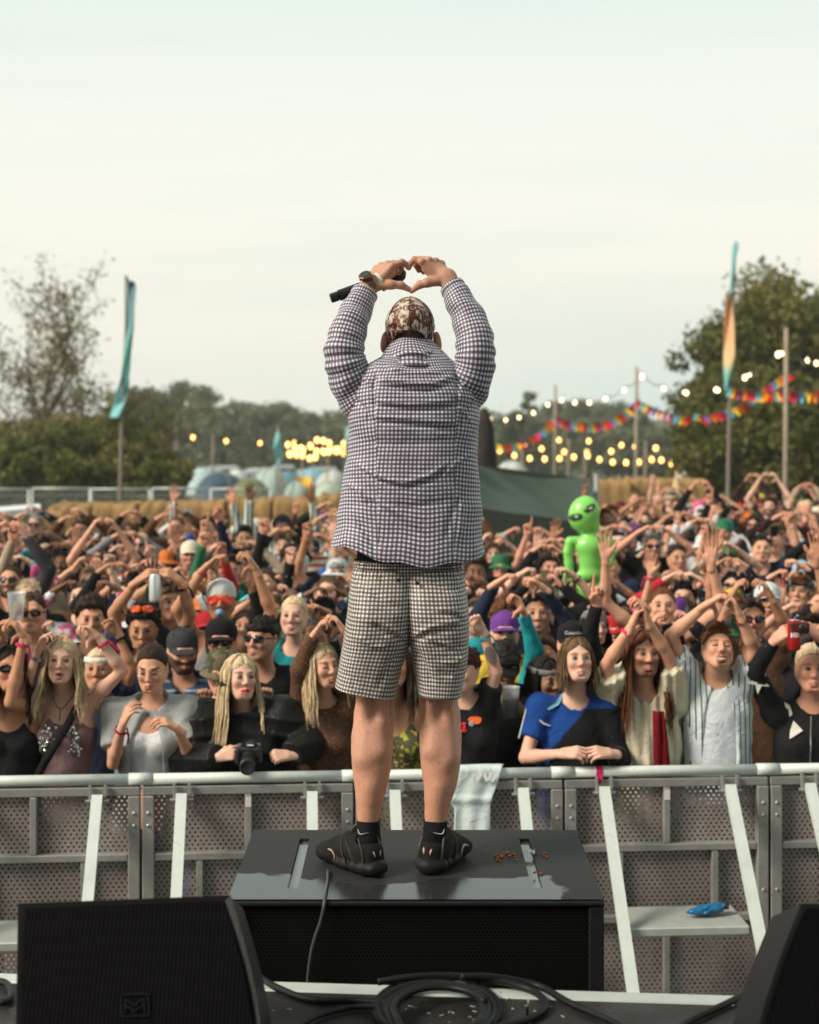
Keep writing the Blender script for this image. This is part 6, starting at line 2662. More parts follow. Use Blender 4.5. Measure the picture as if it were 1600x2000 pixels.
PATTERN = {'navy striped': ('white', (2, .055, .026, CLOTH['navy'])), 'red striped': ('cream', (2, .06, .024, CLOTH['red'])), 'black striped': ('grey', (0, .045, .018, CLOTH['black'])), 'green striped': ('white', (0, .05, .02, CLOTH['green'])), 'blue striped': ('sky blue', (0, .04, .014, CLOTH['navy']))}
PRINTS = {'blotched pink': ('white', (16, CLOTH['pink'], .54)), 'dark floral': ('black', (22, CLOTH['maroon'], .56)), 'camouflage': ('olive', (18, (.035, .032, .02), .52)), 'white-printed black': ('black', (30, CLOTH['white'], .64)), 'tropical print': ('teal', (19, CLOTH['yellow'], .57))}


def m_cloth(t):
 if t in PATTERN:
  return cloth('cloth_' + t.replace(' ', '_'), CLOTH[PATTERN[t][0]], stripe=PATTERN[t][1])
 if t in PRINTS:
  return cloth('cloth_' + t.replace(' ', '_'), CLOTH[PRINTS[t][0]], print_=PRINTS[t][1])
 return cloth('cloth_' + t.replace(' ', '_'), CLOTH[t])


M_PINK = cloth('pink_band', (.62, .03, .12))

# ---- hands in their own frame: wrist at 0, fingers along +Z, palm faces +Y, thumb on +X
HAND_CACHE = {}
HP = {'open': ((8, 10, 6), 9, 'out'), 'flat': ((4, 6, 4), 3, 'out'), 'relaxed': ((32, 38, 22), 3, 'in'), 'fist': ((80, 92, 62), 0, 'wrap'), 'grip': ((48, 62, 38), 1, 'grip'), 'heart': ((38, 62, 34), 1, 'heart'), 'point': ((78, 92, 60), 0, 'wrap')}


def hand_mesh(pose, h=.0048):
 if (pose, h) in HAND_CACHE:
  return HAND_CACHE[(pose, h)]
 curl, spread, thumb = HP[pose]
 s = SDF((-.085, -.05, -.06), (.10, .13, .215), h)
 s.cone((0, 0, -.04), (0, 0, .01), .0265, .0255, .01, flat=(1.08, .82, 1))
 bx = [.032, .0105, -.0105, -.030]
 bz = [.093, .097, .093, .085]
 for k in range(4):
  s.cone((bx[k] * .55, 0, .012), (bx[k], 0, bz[k] - .008), .0145, .0118, .012)
 Ls = [(.041, .025, .021), (.045, .028, .022), (.042, .026, .021), (.033, .020, .019)]
 for k in range(4):
  c = curl
  if pose == 'point' and k == 0:
   c = (5, 6, 4)
  p = np.array([bx[k], 0, bz[k]])
  a, sp = 0.0, math.radians(spread * (1.5 - k))
  pts = [p]
  for j in range(3):
   a += math.radians(c[j] * (1 + .06 * k))
   d = np.array([math.sin(sp) * math.cos(a), math.sin(a), math.cos(a) * math.cos(sp)])
   p = p + d * Ls[k][j]
   pts.append(p)
  rr = np.array([.0100, .0088, .0078, .0066]) * (.86 if k == 3 else 1)
  s.chain(pts, rr, .005)
 th = {'out': [(.020, .004, .012), (.044, .010, .040), (.064, .014, .066), (.074, .016, .090)], 'in': [(.020, .006, .012), (.040, .022, .040), (.046, .036, .066), (.040, .044, .088)],
   'wrap': [(.020, .006, .012), (.038, .028, .040), (.030, .042, .062), (.008, .046, .070)], 'grip': [(.020, .006, .012), (.040, .026, .036), (.044, .046, .056), (.038, .062, .070)],
   'heart': [(.018, .008, .014), (.030, .034, .028), (.028, .062, .026), (.022, .088, .008)]}[thumb]
 s.chain(th, [.0165, .0138, .0115, .0085], .010)
 s.ell((.026, .010, .032), (.017, .014, .026), .010)
 V, Q = s.mesh()
 C = np.tile([.55, .20, .15, 0.0], (len(V), 1))
 tip = np.clip((V[:, 2] - .13) / .05, 0, 1)
 C[:, 3] = .28 * tip + .10 * (V[:, 1] > .01)
 HAND_CACHE[(pose, h)] = (V, Q, C)
 return HAND_CACHE[(pose, h)]


def place_hand(pose, W, zdir, palm, mirror, sc=1.0, h=.0048):
 V, Q, C = hand_mesh(pose, h)
 z = unit(zdir)
 y = np.asarray(palm, float)
 y = unit(y - z * (y @ z))
 x = np.cross(y, z) * (1 if mirror else -1)
 Mx = np.stack([x, y, z], 1)
 v = np.asarray(W) + (V * sc) @ Mx.T
 return v, (Q if mirror else Q[:, ::-1]), C


def body_prims(s, J, g=0.0, fem=False, bw=1.0, arms=True, k=.045, thick=1.0):
 NB, SL, SR = J['NB'], J['SL'], J['SR']
 mid = (SL + SR) / 2
 z0 = NB[2]
 base = J['BASE']
 s.cone(NB + [0, .012, -.03], J['HC'] + J['R'] @ np.array([0, .022, -.055]) * J['hs'], (.058 if not fem else .050) + g, (.054 if not fem else .047) + g, .03)
 for S in (SL, SR):
  s.cone(NB + [0, .012, -.025], S, .050 + g, .050 + g, .04, flat=(1, .95, 1))
 cx = mid[0]
 chest = np.array([cx, mid[1] + .005, z0 - .185])
 s.ell(chest, (.160 * bw + g, .108 + g, .195 + g), k)
 waist = np.array([cx * .8 + base[0] * .2, base[1] + .005, z0 - .40])
 s.ell(waist, ((.128 if fem else .142) * bw + g, .098 + g, .20 + g), .06)
 pel = np.array([base[0], base[1] + .01, z0 - .57])
 s.ell(pel, (.165 * bw + g, .118 + g, .15 + g), .06)
 if fem:
  for sg in (-1, 1):
   s.ell(chest + [sg * .072 * bw, -.078, -.005], (.066 + g, .062 + g, .062 + g), .03)
 if arms:
  for S, E, W in ((SL, J['EL'], J['WL']), (SR, J['ER'], J['WR'])):
   t = thick * (.78 if fem else .88)
   s.ell(S, np.array([.056, .054, .056]) * t + g, .03)
   m = S + (E - S) * .45
   s.cone(S, m, .050 * t + g, .046 * t + g, .02)
   s.cone(m, E, .046 * t + g, .036 * t + g, .02)
   m2 = E + (W - E) * .30
   s.cone(E, m2, .0365 * t + g, .0400 * t + g, .015)
   s.cone(m2, W, .0400 * t + g, .0255 * t + g, .015)


def j_bounds(J, lowz, pad=.14):
 P_ = np.array([J['NB'], J['SL'], J['SR'], J['EL'], J['ER'], J['WL'], J['WR'], J['HC'] - [0, 0, .06 * J['hs']], np.array([J['BASE'][0] - .12, J['BASE'][1], lowz + pad]), np.array([J['BASE'][0] + .12, J['BASE'][1], lowz + pad])])
 lo, hi = P_.min(0) - pad, P_.max(0) + pad * .6
 return lo, hi


def person_body(J, spec, bh=.012, hh=.005, handh=.0048):
 """one skin mesh of overlapping shells: trunk, arms, hands, neck, head with face"""
 fem = spec.get('fem', False)
 lo, hi = j_bounds(J, J['NB'][2] - .66)
 s = SDF(lo, hi, bh)
 body_prims(s, J, 0.0, fem, spec.get('bw', 1.0), True, thick=spec.get('thick', 1.0))
 V, Q = s.mesh()
 C = np.tile([.3, .3, .3, 0.0], (len(V), 1))
 for E in (J['EL'], J['ER']):
  C[:, :3] = (.55, .22, .16)
  C[:, 3] = np.maximum(C[:, 3], .22 * np.exp(-(np.linalg.norm(V - E, axis=1) / .05) ** 2))
 parts = [(V, Q, C)]
 R, o, hs = J['R'], J['HC'], J['hs']
 f = spec.get('face', {})
 key = (hh, tuple(sorted((k, str(v)) for k, v in f.items())))
 if key not in HEADS:
  h = SDF((-.115, -.145, -.135), (.115, .13, .14), hh)
  head_prims(h, np.zeros(3), np.eye(3), 1.0, f.get('jaw', 1.0), f.get('nose', 1.0), fem, f.get('mouth', 0), smile=f.get('smile', 0), brow=.75 if fem else 1.0)
  HV, HQ = h.mesh()
  HC_ = face_colours(HV, np.zeros(3), np.eye(3), 1.0, f)
  e = eye_mesh(np.zeros(3), np.eye(3), 1.0, f.get('gaze', (0, 8)), f.get('closed', False), f.get('iris', (.10, .10, .08)), f.get('lidcol', tuple(c * .72 for c in SKINS[spec.get('skin', 'fair')])))
  HEADS[key] = join([(HV, HQ, HC_), e])
 HV, HQ, HC_ = HEADS[key]
 parts.append((o + (HV * hs) @ R.T, HQ, HC_))
 for side, (E, W) in ((0, (J['EL'], J['WL'])), (1, (J['ER'], J['WR']))):
  pose, zd, pl = spec['hands'][side]
  zd = unit(W - E) * .35 + unit(zd) * .9
  parts.append(place_hand(pose, W, zd, pl, side == 1, spec.get('hand_sc', .96 if not fem else .88) * hs, handh))
 return join(parts)


def shirt_mesh(J, spec, kind, h=.0105, seed=1):
 """kinds: tee, long, tank, puffer, robe, open (open-fronted), crop"""
 fem = spec.get('fem', False)
 bw = spec.get('bw', 1.0)
 lo, hi = j_bounds(J, J['NB'][2] - .68, .19)
 s = SDF(lo, hi, h)
 g = {'tee': .014, 'long': .016, 'tank': .006, 'puffer': .055, 'robe': .022, 'open': .024, 'crop': .006, 'over': .034}[kind]
 arm = kind not in ('tank', 'crop')
 body_prims(s, J, g, fem, bw, False)
 NB, SL, SR = J['NB'], J['SL'], J['SR']
 cx = (SL[0] + SR[0]) / 2
 zc = NB[2] - .185
 if kind in ('tee', 'long', 'open', 'robe', 'puffer', 'over'):
  s.cone((cx, J['BASE'][1] + .01, zc - .02), (J['BASE'][0], J['BASE'][1] + .01, NB[2] - .62), .135 * bw + g * .7, .150 * bw + g, .04, flat=(1.12, .76, 1))
 if arm:
  for S, E, W in ((SL, J['EL'], J['WL']), (SR, J['ER'], J['WR'])):
   ax = unit(E - S)
   if kind in ('tee', 'robe', 'open'):
    fr = {'tee': .62, 'robe': .80, 'open': .66}[kind]
    r1 = {'tee': .064, 'robe': .088, 'open': .060}[kind]
    s.ell(S, np.array([.066, .064, .066]) + g * .4, .035)
    s.cone(S, S + (E - S) * fr, .060 + g * .5, r1, .03, cut=True)
   else:
    e = {'long': 0, 'puffer': .042, 'over': .012}[kind]
    s.ell(S, np.array([.064, .062, .064]) + g * .5 + e * .4, .035)
    s.cone(S, E, .058 + g * .4 + e, .048 + e, .03)
    s.cone(E, E + (W - E) * .95, .049 + e, .036 + e * .55, .02, cut=True)
 amp = {'tee': .0065, 'long': .0075, 'tank': .0018, 'puffer': .004, 'robe': .010, 'open': .012, 'crop': .0015, 'over': .010}[kind]
 s.disp(lambda X, Y, Z: amp * snoise(X, Y, Z, 27, seed, 8, (1, 1, .7)) + amp * .55 * snoise(X, Y, Z, 58, seed + 1, 8, (1, 1, .75)))
 if kind == 'puffer':
  s.disp(lambda X, Y, Z: -.011 * np.abs(np.sin((Z + .12 * np.abs(X - cx)) * 38)) ** 6)
 if kind == 'robe':
  s.disp(lambda X, Y, Z: .007 * np.sin((X - cx) * 120 + Z * 4) * (np.abs(X - cx) < .17))
 # neckline
 if kind in ('tank', 'crop'):
  s.ell(NB + [0, -.06, .015], (.095, .12, .155), .01, 's')
  for S in (SL, SR):
   s.ell(S + [math.copysign(.035, S[0] - cx), 0, .015], (.085, .2, .135), .01, 's')
  s.half((0, 0, 1), NB[2] - .015)
  if kind == 'crop':
   s.half((0, 0, -1), -(NB[2] - .40))
 else:
  s.cone(NB + [0, -.015, -.02], J['HC'] + J['R'] @ np.array([0, 0, -.05]), .066 if kind != 'puffer' else .075, .10, .008, 's')
  if kind == 'open':
   s.ell((cx, J['BASE'][1] - .20, NB[2] - .34), (.093, .22, .42), .012, 's')

 s.half((0, 0, -1), -(NB[2] - .63))
 return s.mesh()


# ---- lower body, shared
def trousers_mesh():
 s = SDF((-.26, -.22, -.02), (.26, .2, 1.02), .022)
 s.ell((0, .01, .92), (.172, .122, .12), .03)
 for sg in (-1, 1):
  s.chain([(sg * .085, .01, .88), (sg * .10, .0, .50), (sg * .105, .02, .08)], [.092, .066, .055], .03)
  s.cone((sg * .105, .03, .035), (sg * .115, -.14, .03), .045, .040, .03)
 s.half((0, 0, -1), 0.0)
 V, Q = s.mesh()
 return np_mesh('trousers', V, Q, m_cloth('black'))


TROUSERS = trousers_mesh()

# ---- hair, hats, glasses in head space
ACC = {}


def hair_mesh(style):
 key = 'hair_' + style
 if key in ACC:
  return ACC[key]
 parts = []
 s = SDF((-.15, -.16, -.15), (.15, .18, .21), .0058)
 line = .004
 g = {'short': .011, 'crop': .007, 'quiff': .011, 'fringe': .012, 'curly': .022, 'tied': .008, 'bun': .008}.get(style, .010)
 s.ell((0, .018, .034), (.075 + g, .095 + g, .088 + g), 0)
 if style == 'quiff':
  s.ell((0, -.048, .118), (.058, .045, .030), .03)
 if style == 'fringe':
  s.ell((0, -.066, .066), (.058, .034, .034), .02)
 if style == 'bun':
  s.ell((0, .075, .105), (.042, .042, .040), .01)
 if style in ('long', 'wavy', 'bob', 'verylong'):
  s.cone((0, .060, .03), (0, .078, -.10), .080, .066, .03, flat=(1, .55, 1))
  for sg in (-1, 1):
   s.cone((sg * .078, .03, .03), (sg * .090, .022, -.13), .020, .020, .03, flat=(.8, 1.5, 1))
 X, Y, Z = s.ax[0][:, None, None], s.ax[1][None, :, None], s.ax[2][None, None, :]
 # height above the hairline: high over the forehead, round the temples, down behind the ears
 front = {'fringe': .046, 'curly': .074, 'long': .080, 'wavy': .080, 'verylong': .080, 'bob': .078}.get(style, .082)
 line = np.interp(Y, [-.12, -.085, -.055, -.03, .0, .03, .06, .12], [front, front, front - .006, .040, .004, -.030, -.070, -.085])
 part = style in ('long', 'wavy', 'verylong', 'bob')
 if part:
  line = line + np.where(Y < -.02, -.62 * np.clip(np.abs(X) - .004, 0, .07), 0) - .2 * np.clip((np.abs(X) - .078) / .01, 0, 1) * (Y > -.02)
 else:
  line = line - .10 * np.clip(np.abs(X) - .03, 0, 1) * (Y < -.05)
 above = Z - line
 thin = np.clip(above / (.030 if style != 'fringe' else .012), 0, 1)
 s.F = s.F + ((1 - thin) * (g - .003)).astype(np.float32)
 if not part and style not in ('curly', 'tied', 'bun'):
  s.F = s.F + (g * .55 * np.clip((np.abs(X) - .045) / .03, 0, 1) * np.clip((.075 - Z) / .05, 0, 1)).astype(np.float32)
 if style in ('short', 'crop', 'quiff', 'fringe'):
  s.disp(lambda X, Y, Z: .0050 * snoise(X, Y, Z, 85, 3, 8, (1, .4, 1)) + .0032 * snoise(X, Y, Z, 190, 4, 8, (1, .45, 1)))
 elif style == 'curly':
  s.disp(lambda X, Y, Z: .010 * snoise(X, Y, Z, 75, 5, 8) + .007 * snoise(X, Y, Z, 150, 6, 8))
 elif style in ('tied', 'bun'):
  s.disp(lambda X, Y, Z: .0018 * np.sin(np.arctan2(X, Z + .02) * 44) + .0016 * snoise(X, Y, Z, 120, 7, 8))
 else:
  s.disp(lambda X, Y, Z: .0025 * np.sin(np.arctan2(X, Y - .02) * 46 + 10 * Z) + .006 * np.exp(-(X / .006) ** 2) * (Z > .06))
 zb = -.075 if not part else -.145
 s.F = np.maximum(s.F, (np.maximum(-above, zb - Z + 0 * X) / 1.2).astype(np.float32))
 V, Q = s.mesh()
 parts.append((V, Q, None))
 if style in ('short', 'quiff', 'fringe', 'curly', 'crop'):
  # loose tufts that break the outline
  r = random.Random(len(style) + 3)
  b = MB()
  for i in range({'curly': 230, 'crop': 90}.get(style, 190)):
   k = r.randrange(len(V))
   p = V[k]
   if p[2] < .055 and style != 'curly':
    continue
   n = unit(p - np.array([0, .018, .02]))
   fwd = np.array([r.gauss(0, .5), -.8 if style != 'quiff' else -.2, .35]) if style != 'curly' else np.array([r.gauss(0, 1), r.gauss(0, 1), r.gauss(0, 1)])
   d = unit(n * (.55 if style != 'curly' else .7) + fwd * .55)
   l = r.uniform(.014, .030) * (.7 if style == 'crop' else 1)
   q = p - n * .004
   b.tube([q, q + d * l * .5, q + d * l + n * -.25 * l + np.array([r.gauss(0, .004), r.gauss(0, .004), 0])], [.0048, .0042, .0008], 4, cap=False)
  if b.v:
   parts.append((np.concatenate(b.v), np.array(b.f), None))
 if style in ('long', 'wavy', 'bob', 'verylong'):
  r = random.Random(len(style))
  n = {'long': 240, 'wavy': 270, 'bob': 220, 'verylong': 300}[style]
  L_ = {'long': .30, 'wavy': .30, 'bob': .15, 'verylong': .42}[style]
  b = MB()
  for i in range(n):
   az = math.radians(54 + 252 * (i + r.uniform(-.4, .4)) / (n - 1))
   sx, sy = math.sin(az), -math.cos(az)
   lay = r.uniform(0, 1) ** 1.4
   fly = 1.0 + (.10 if r.random() < .12 else 0)
   ra, rb = (.084 + .016 * lay) * fly, (.100 + .014 * lay) * fly
   ln = L_ * r.uniform(.70, 1.08)
   pts = [(.010 * sx, .0 + .03 * sy, .131), (.050 * sx, .010 + .066 * sy, .117), (.083 * sx * fly, .016 + .094 * sy, .066), (ra * sx, .020 + rb * sy, -.01)]
   w = {'long': .006, 'wavy': .015, 'bob': .007, 'verylong': .012}[style] * r.uniform(.6, 1.3)
   ph = az * 4.2 + lay * 2.4 + r.uniform(-.35, .35)
   m = 6
   fwd = -.055 * r.uniform(.4, 1.2) if abs(az - math.pi) > 1.0 else .0
   for j in range(1, m + 1):
    t = j / m
    pts.append((ra * (1 + .16 * math.sin(2.4 * t) + (.30 if style in ('verylong', 'wavy') else -.10) * t) * sx + w * math.sin(ph + t * 8) * t, .020 + rb * sy * (1 - .12 * t) + fwd * t + w * math.cos(ph + t * 7) * t, -.01 - ln * t))
   sp = spline(pts, 13)
   b.tube(sp, np.interp(np.linspace(0, 1, 13), [0, .15, .7, 1], [.003, .0050, .0042, .0008]) * r.uniform(.6, 1.5), 4, cap=False, flat=.6)
  V = np.concatenate(b.v)
  parts.append((V, np.array(b.f), None))
 V, Q, C = join(parts)
 ACC[key] = np_mesh('hair', V, Q, m_hair('brown'))
 return ACC[key]


def hat_mesh(kind):
 key = 'hat_' + kind
 if key in ACC:
  return ACC[key]
 b = MB()
 n = 28
 if kind in ('cap', 'back_cap', 'bucket', 'beanie', 'straw'):
  prof = {'cap': [(.088, .030), (.090, .055), (.086, .085), (.068, .115), (.035, .133), (.006, .137)], 'bucket': [(.092, .035), (.090, .07), (.084, .105), (.070, .128), (.03, .136), (.004, .137)],
    'beanie': [(.090, .012), (.094, .035), (.093, .05), (.090, .052), (.088, .085), (.070, .120), (.035, .140), (.004, .145)], 'straw': [(.092, .04), (.088, .08), (.080, .125), (.060, .14), (.004, .142)]}
  prof = prof['cap' if kind == 'back_cap' else kind]
  V = []
  for r_, z in prof:
   V.append([(r_ * .97 * math.cos(a), .018 + r_ * 1.17 * math.sin(a), z + .012 * math.sin(a) * -1 * (.5 if kind != 'beanie' else 1.2) - .006) for a in np.linspace(0, 2 * math.pi, n, endpoint=False)])
  b.grid(np.array(V), wrap=True)
 if kind in ('cap', 'visor', 'back_cap'):
  sg = -1 if kind != 'back_cap' else 1
  V = []
  for i in range(6):
   t = i / 5
   V.append([((.086 - .004 * t) * math.sin(a), .018 + sg * (.100 * math.cos(a) + .072 * t * max(0, math.cos(a)) ** .6), .028 + (.014 if sg < 0 else -.02) - .012 * t - .016 * math.sin(a) ** 2) for a in np.linspace(-1.25, 1.25, 17)])
  b.grid(np.array(V))
  V2 = [[(x, y, z - .004) for x, y, z in row] for row in V]
  b.grid(np.array(V2))
  b.grid(np.array([V[-1], V2[-1]]))
 if kind == 'visor':
  V = []
  for z in (.028, .058):
   V.append([(.089 * math.cos(a), .018 + .107 * math.sin(a), z - .008 * math.sin(a)) for a in np.linspace(0, 2 * math.pi, n, endpoint=False)])
  b.grid(np.array(V), wrap=True)
 if kind in ('bucket', 'straw'):
  R1 = .128 if kind == 'bucket' else .155
  V = []
  for t in (0, .5, 1):
   r_ = .090 + (R1 - .090) * t
   V.append([(r_ * math.cos(a), .018 + r_ * 1.12 * math.sin(a), .036 - (.034 if kind == 'bucket' else .012) * t + .008 * math.sin(2 * a) * t) for a in np.linspace(0, 2 * math.pi, n, endpoint=False)])
  b.grid(np.array(V), wrap=True)
  b.grid(np.array([V[-1], [(x, y, z - .004) for x, y, z in V[-1]]]), wrap=True)
 if kind == 'band':
  V = []
  for z, r_ in ((.050, .088), (.052, .091), (.078, .088), (.080, .084)):
   V.append([(r_ * math.cos(a), .018 + r_ * 1.16 * math.sin(a), z - .010 * math.sin(a) * -1) for a in np.linspace(0, 2 * math.pi, n, endpoint=False)])
  b.grid(np.array(V), wrap=True)
 o = b.build(kind, m_cloth('black'), None, True)
 ACC[key] = o.data
 bpy.data.objects.remove(o)
 return ACC[key]


def glasses_mesh(kind='dark'):
 key = 'glasses_' + kind
 if key in ACC:
  return ACC[key]
 b = MB()
 big = kind == 'goggles'
 w, h = (.038, .024) if big else (.031, .020)
 for sg in (-1, 1):
  c = np.array([sg * (.034 if not big else .036), -.1005, .008])
  ang = np.linspace(0, 2 * math.pi, 14, endpoint=False)
  ringf = []
  for dy, k in ((0, 1.0), (-.004, .93), (-.005, .5)):
   ringf.append([c + [w * k * np.sign(math.cos(a)) * abs(math.cos(a)) ** .6, dy + .010 * (sg * math.cos(a) + 1) * .5 * 1.4, h * k * np.sign(math.sin(a)) * abs(math.sin(a)) ** .6] for a in ang])
  b.grid(np.array(ringf), wrap=True)
  o = b.add(np.array(ringf[2]), [list(range(14))])
  b.bar(c + [sg * w * .95, .012, .006], (sg * .083, .0, .012), .004, .006, up=(0, 0, 1))
 b.bar((-.012, -.101, .014), (.012, -.101, .014), .005, .005, up=(0, 0, 1))
 o = b.build('sunglasses', pmat('glasses_black', (.01, .01, .012), rough=.12, spec=.7), None, False)
 ACC[key] = o.data
 bpy.data.objects.remove(o)
 return ACC[key]


def band_mesh():
 if 'band' in ACC:
  return ACC['band']
 b = MB()
 V = []
 for z, r_ in ((-.008, .031), (-.007, .0335), (.007, .0335), (.008, .031)):
  V.append([(r_ * math.cos(a), r_ * .9 * math.sin(a), z) for a in np.linspace(0, 2 * math.pi, 16, endpoint=False)])
 b.grid(np.array(V), wrap=True)
 b.grid(np.array([[(.030, -.012, .006), (.032, .008, .006)], [(.040, -.012, -.02), (.044, .006, -.018)], [(.042, -.010, -.055), (.048, .010, -.05)], [(.046, -.002, -.085), (.050, .010, -.08)]]))
 o = b.build('wristband', M_PINK, None, False)
 ACC['band'] = o.data
 bpy.data.objects.remove(o)
 return ACC['band']


def obj_mat(o, *mats):
 for i, m in enumerate(mats):
  if i < len(o.material_slots):
   o.material_slots[i].link = 'OBJECT'
   o.material_slots[i].material = m


def attach(name, me, parent, M=None, *mats):
 o = link(name, me, parent)
 if M is not None:
  o.matrix_basis = M
 if mats:
  obj_mat(o, *mats)
 return o


def frame_z(p, zd):
 z = unit(zd)
 x = unit(np.cross([.1, 1, .2], z))
 y = np.cross(z, x)
 return mat4(np.stack([x, y, z], 1), p)


def dress_head(root, J, hair=None, hairc='brown', hat=None, hatc='black', glasses=None, up=False):
 HM = mat4(J['R'] * J['hs'], J['HC'])
 if hair:
  attach('hair', hair_mesh(hair), root, HM, m_hair(hairc))
 ho = None
 if hat:
  nm = {'cap': 'cap', 'back_cap': 'cap', 'bucket': 'bucket_hat', 'beanie': 'beanie', 'straw': 'straw_hat', 'visor': 'visor', 'band': 'hairband'}[hat]
  ho = attach(nm, hat_mesh(hat), root, HM, m_cloth(hatc) if isinstance(hatc, str) else hatc)
 if glasses:
  G = HM
  if up:
   G = HM @ Matrix.Translation((0, .018, .082)) @ Matrix.Rotation(math.radians(-28), 4, 'X')
  g = attach('sunglasses', glasses_mesh('goggles' if glasses == 'goggles' else 'dark'), root, G, glasses if not isinstance(glasses, str) else (pmat('glasses_black', (.01, .01, .012)) if glasses == 'dark' else pmat('glasses_orange', (.75, .10, .02), rough=.15, spec=.6)))
 return ho

# ------------------------------------------------------------------ people in the front rows, one by one
def pj(px, py, d):
 return P(px, py, d)


def hero(name_label, d, head, sh, A, B, top, skin_='fair', hair=None, hairc='brown', hat=None, hatc='black', glasses=None, up=False, fem=False, face=None, hs=1.0, ypr=(0, 8, 0), bw=1.0, layer2=None, bands=(), fine=True, thick=1.0, nbz=None):
 """head (px,py) = eye line; sh two shoulder pixels; A/B = (elbow px,py,dd), (wrist px,py,dd), (pose, dir, palm) for the viewer-left and viewer-right arm"""
 bx = ((sh[0][0] + sh[1][0]) / 2 - 800) * d / F
 base = np.array([bx, d, gz(d)])
 L = lambda px, py, dd=0.0: P(px, py, d + dd) - base
 J = {'BASE': np.array([0, .0, 0]), 'R': rot3(*ypr), 'hs': hs * .945}
 hs = hs * .945
 SL, SR = L(*sh[0], .03), L(*sh[1], .03)
 J['HC'] = L(head[0], head[1], -.03) + J['R'] @ np.array([0, .0, -.008])
 J['NB'] = (SL + SR) / 2 * [1, 1, 0] + [0, .01, max(SL[2], SR[2]) + .035]
 J['NB'][0] = .65 * J['NB'][0] + .35 * J['HC'][0]
 J['NB'][2] = min(J['NB'][2], J['HC'][2] - .165 * hs)
 J['SL'], J['SR'] = SL, SR
 J['EL'], J['WL'] = L(*A[0]), L(*A[1])
 J['ER'], J['WR'] = L(*B[0]), L(*B[1])
 spec = {'fem': fem, 'bw': bw, 'face': face or {}, 'hands': [A[2], B[2]], 'skin': skin_, 'thick': thick}
 V, Q, C = person_body(J, spec, .0135 if fine else .018, .0052 if fine else .0075, .0054 if fine else .0066)
 root = link('person', np_mesh('person', V, Q, m_skin(skin_), col=C))
 root.location = base
 tag(root, name_label, 'person', 'people in the crowd')
 kind, mat = top
 V, Q = shirt_mesh(J, spec, kind, .0115 if fine else .0175, seed=int(head[0]))
 so = link({'tee': 't_shirt', 'long': 'long_sleeved_top', 'tank': 'vest_top', 'puffer': 'puffer_jacket', 'robe': 'robe', 'open': 'open_shirt', 'crop': 'crop_top'}[kind], np_mesh('top', V, Q, mat), root)
 if layer2:
  k2, m2, clip = layer2
  V, Q = shirt_mesh(J, spec, k2, .0115 if fine else .0175, seed=int(head[0]) + 5)
  if clip is not None:
   keep = clip(V[Q].mean(1), J)
   Q = Q[keep]
  link({'open': 'open_shirt', 'over': 'jacket'}[k2], np_mesh('jacket', V, Q, m2), root)
 t = link('trousers', TROUSERS, root)
 t.scale = (1, 1, (J['NB'][2] - .55) / 1.0 if J['NB'][2] > 1 else 1)
 dress_head(root, J, hair, hairc, hat, hatc, glasses, up)
 for side, mat_ in bands:
  E, W = (J['EL'], J['WL']) if side == 0 else (J['ER'], J['WR'])
  k = .04
  attach('wristband', band_mesh(), root, frame_z(W - unit(W - E) * k, W - E), mat_)
 J['root'], J['base'] = root, base
 return J


BLK = m_cloth('black')
CYAN = cloth('cyan_band', (.10, .55, .60))
HEART_L = ('heart', (.35, 0, .94), (.94, 0, -.35))
HEART_R = ('heart', (-.35, 0, .94), (-.94, 0, -.35))
REL_L, REL_R = ('relaxed', (0, -.3, -1), (1, 0, 0)), ('relaxed', (0, -.3, -1), (-1, 0, 0))


def down(sh, dx=0):
 """arms hanging beside the body behind the rail"""
 return ((sh[0] + dx, sh[1] + 112, .02), (sh[0] + dx * .4, sh[1] + 200, -.14))


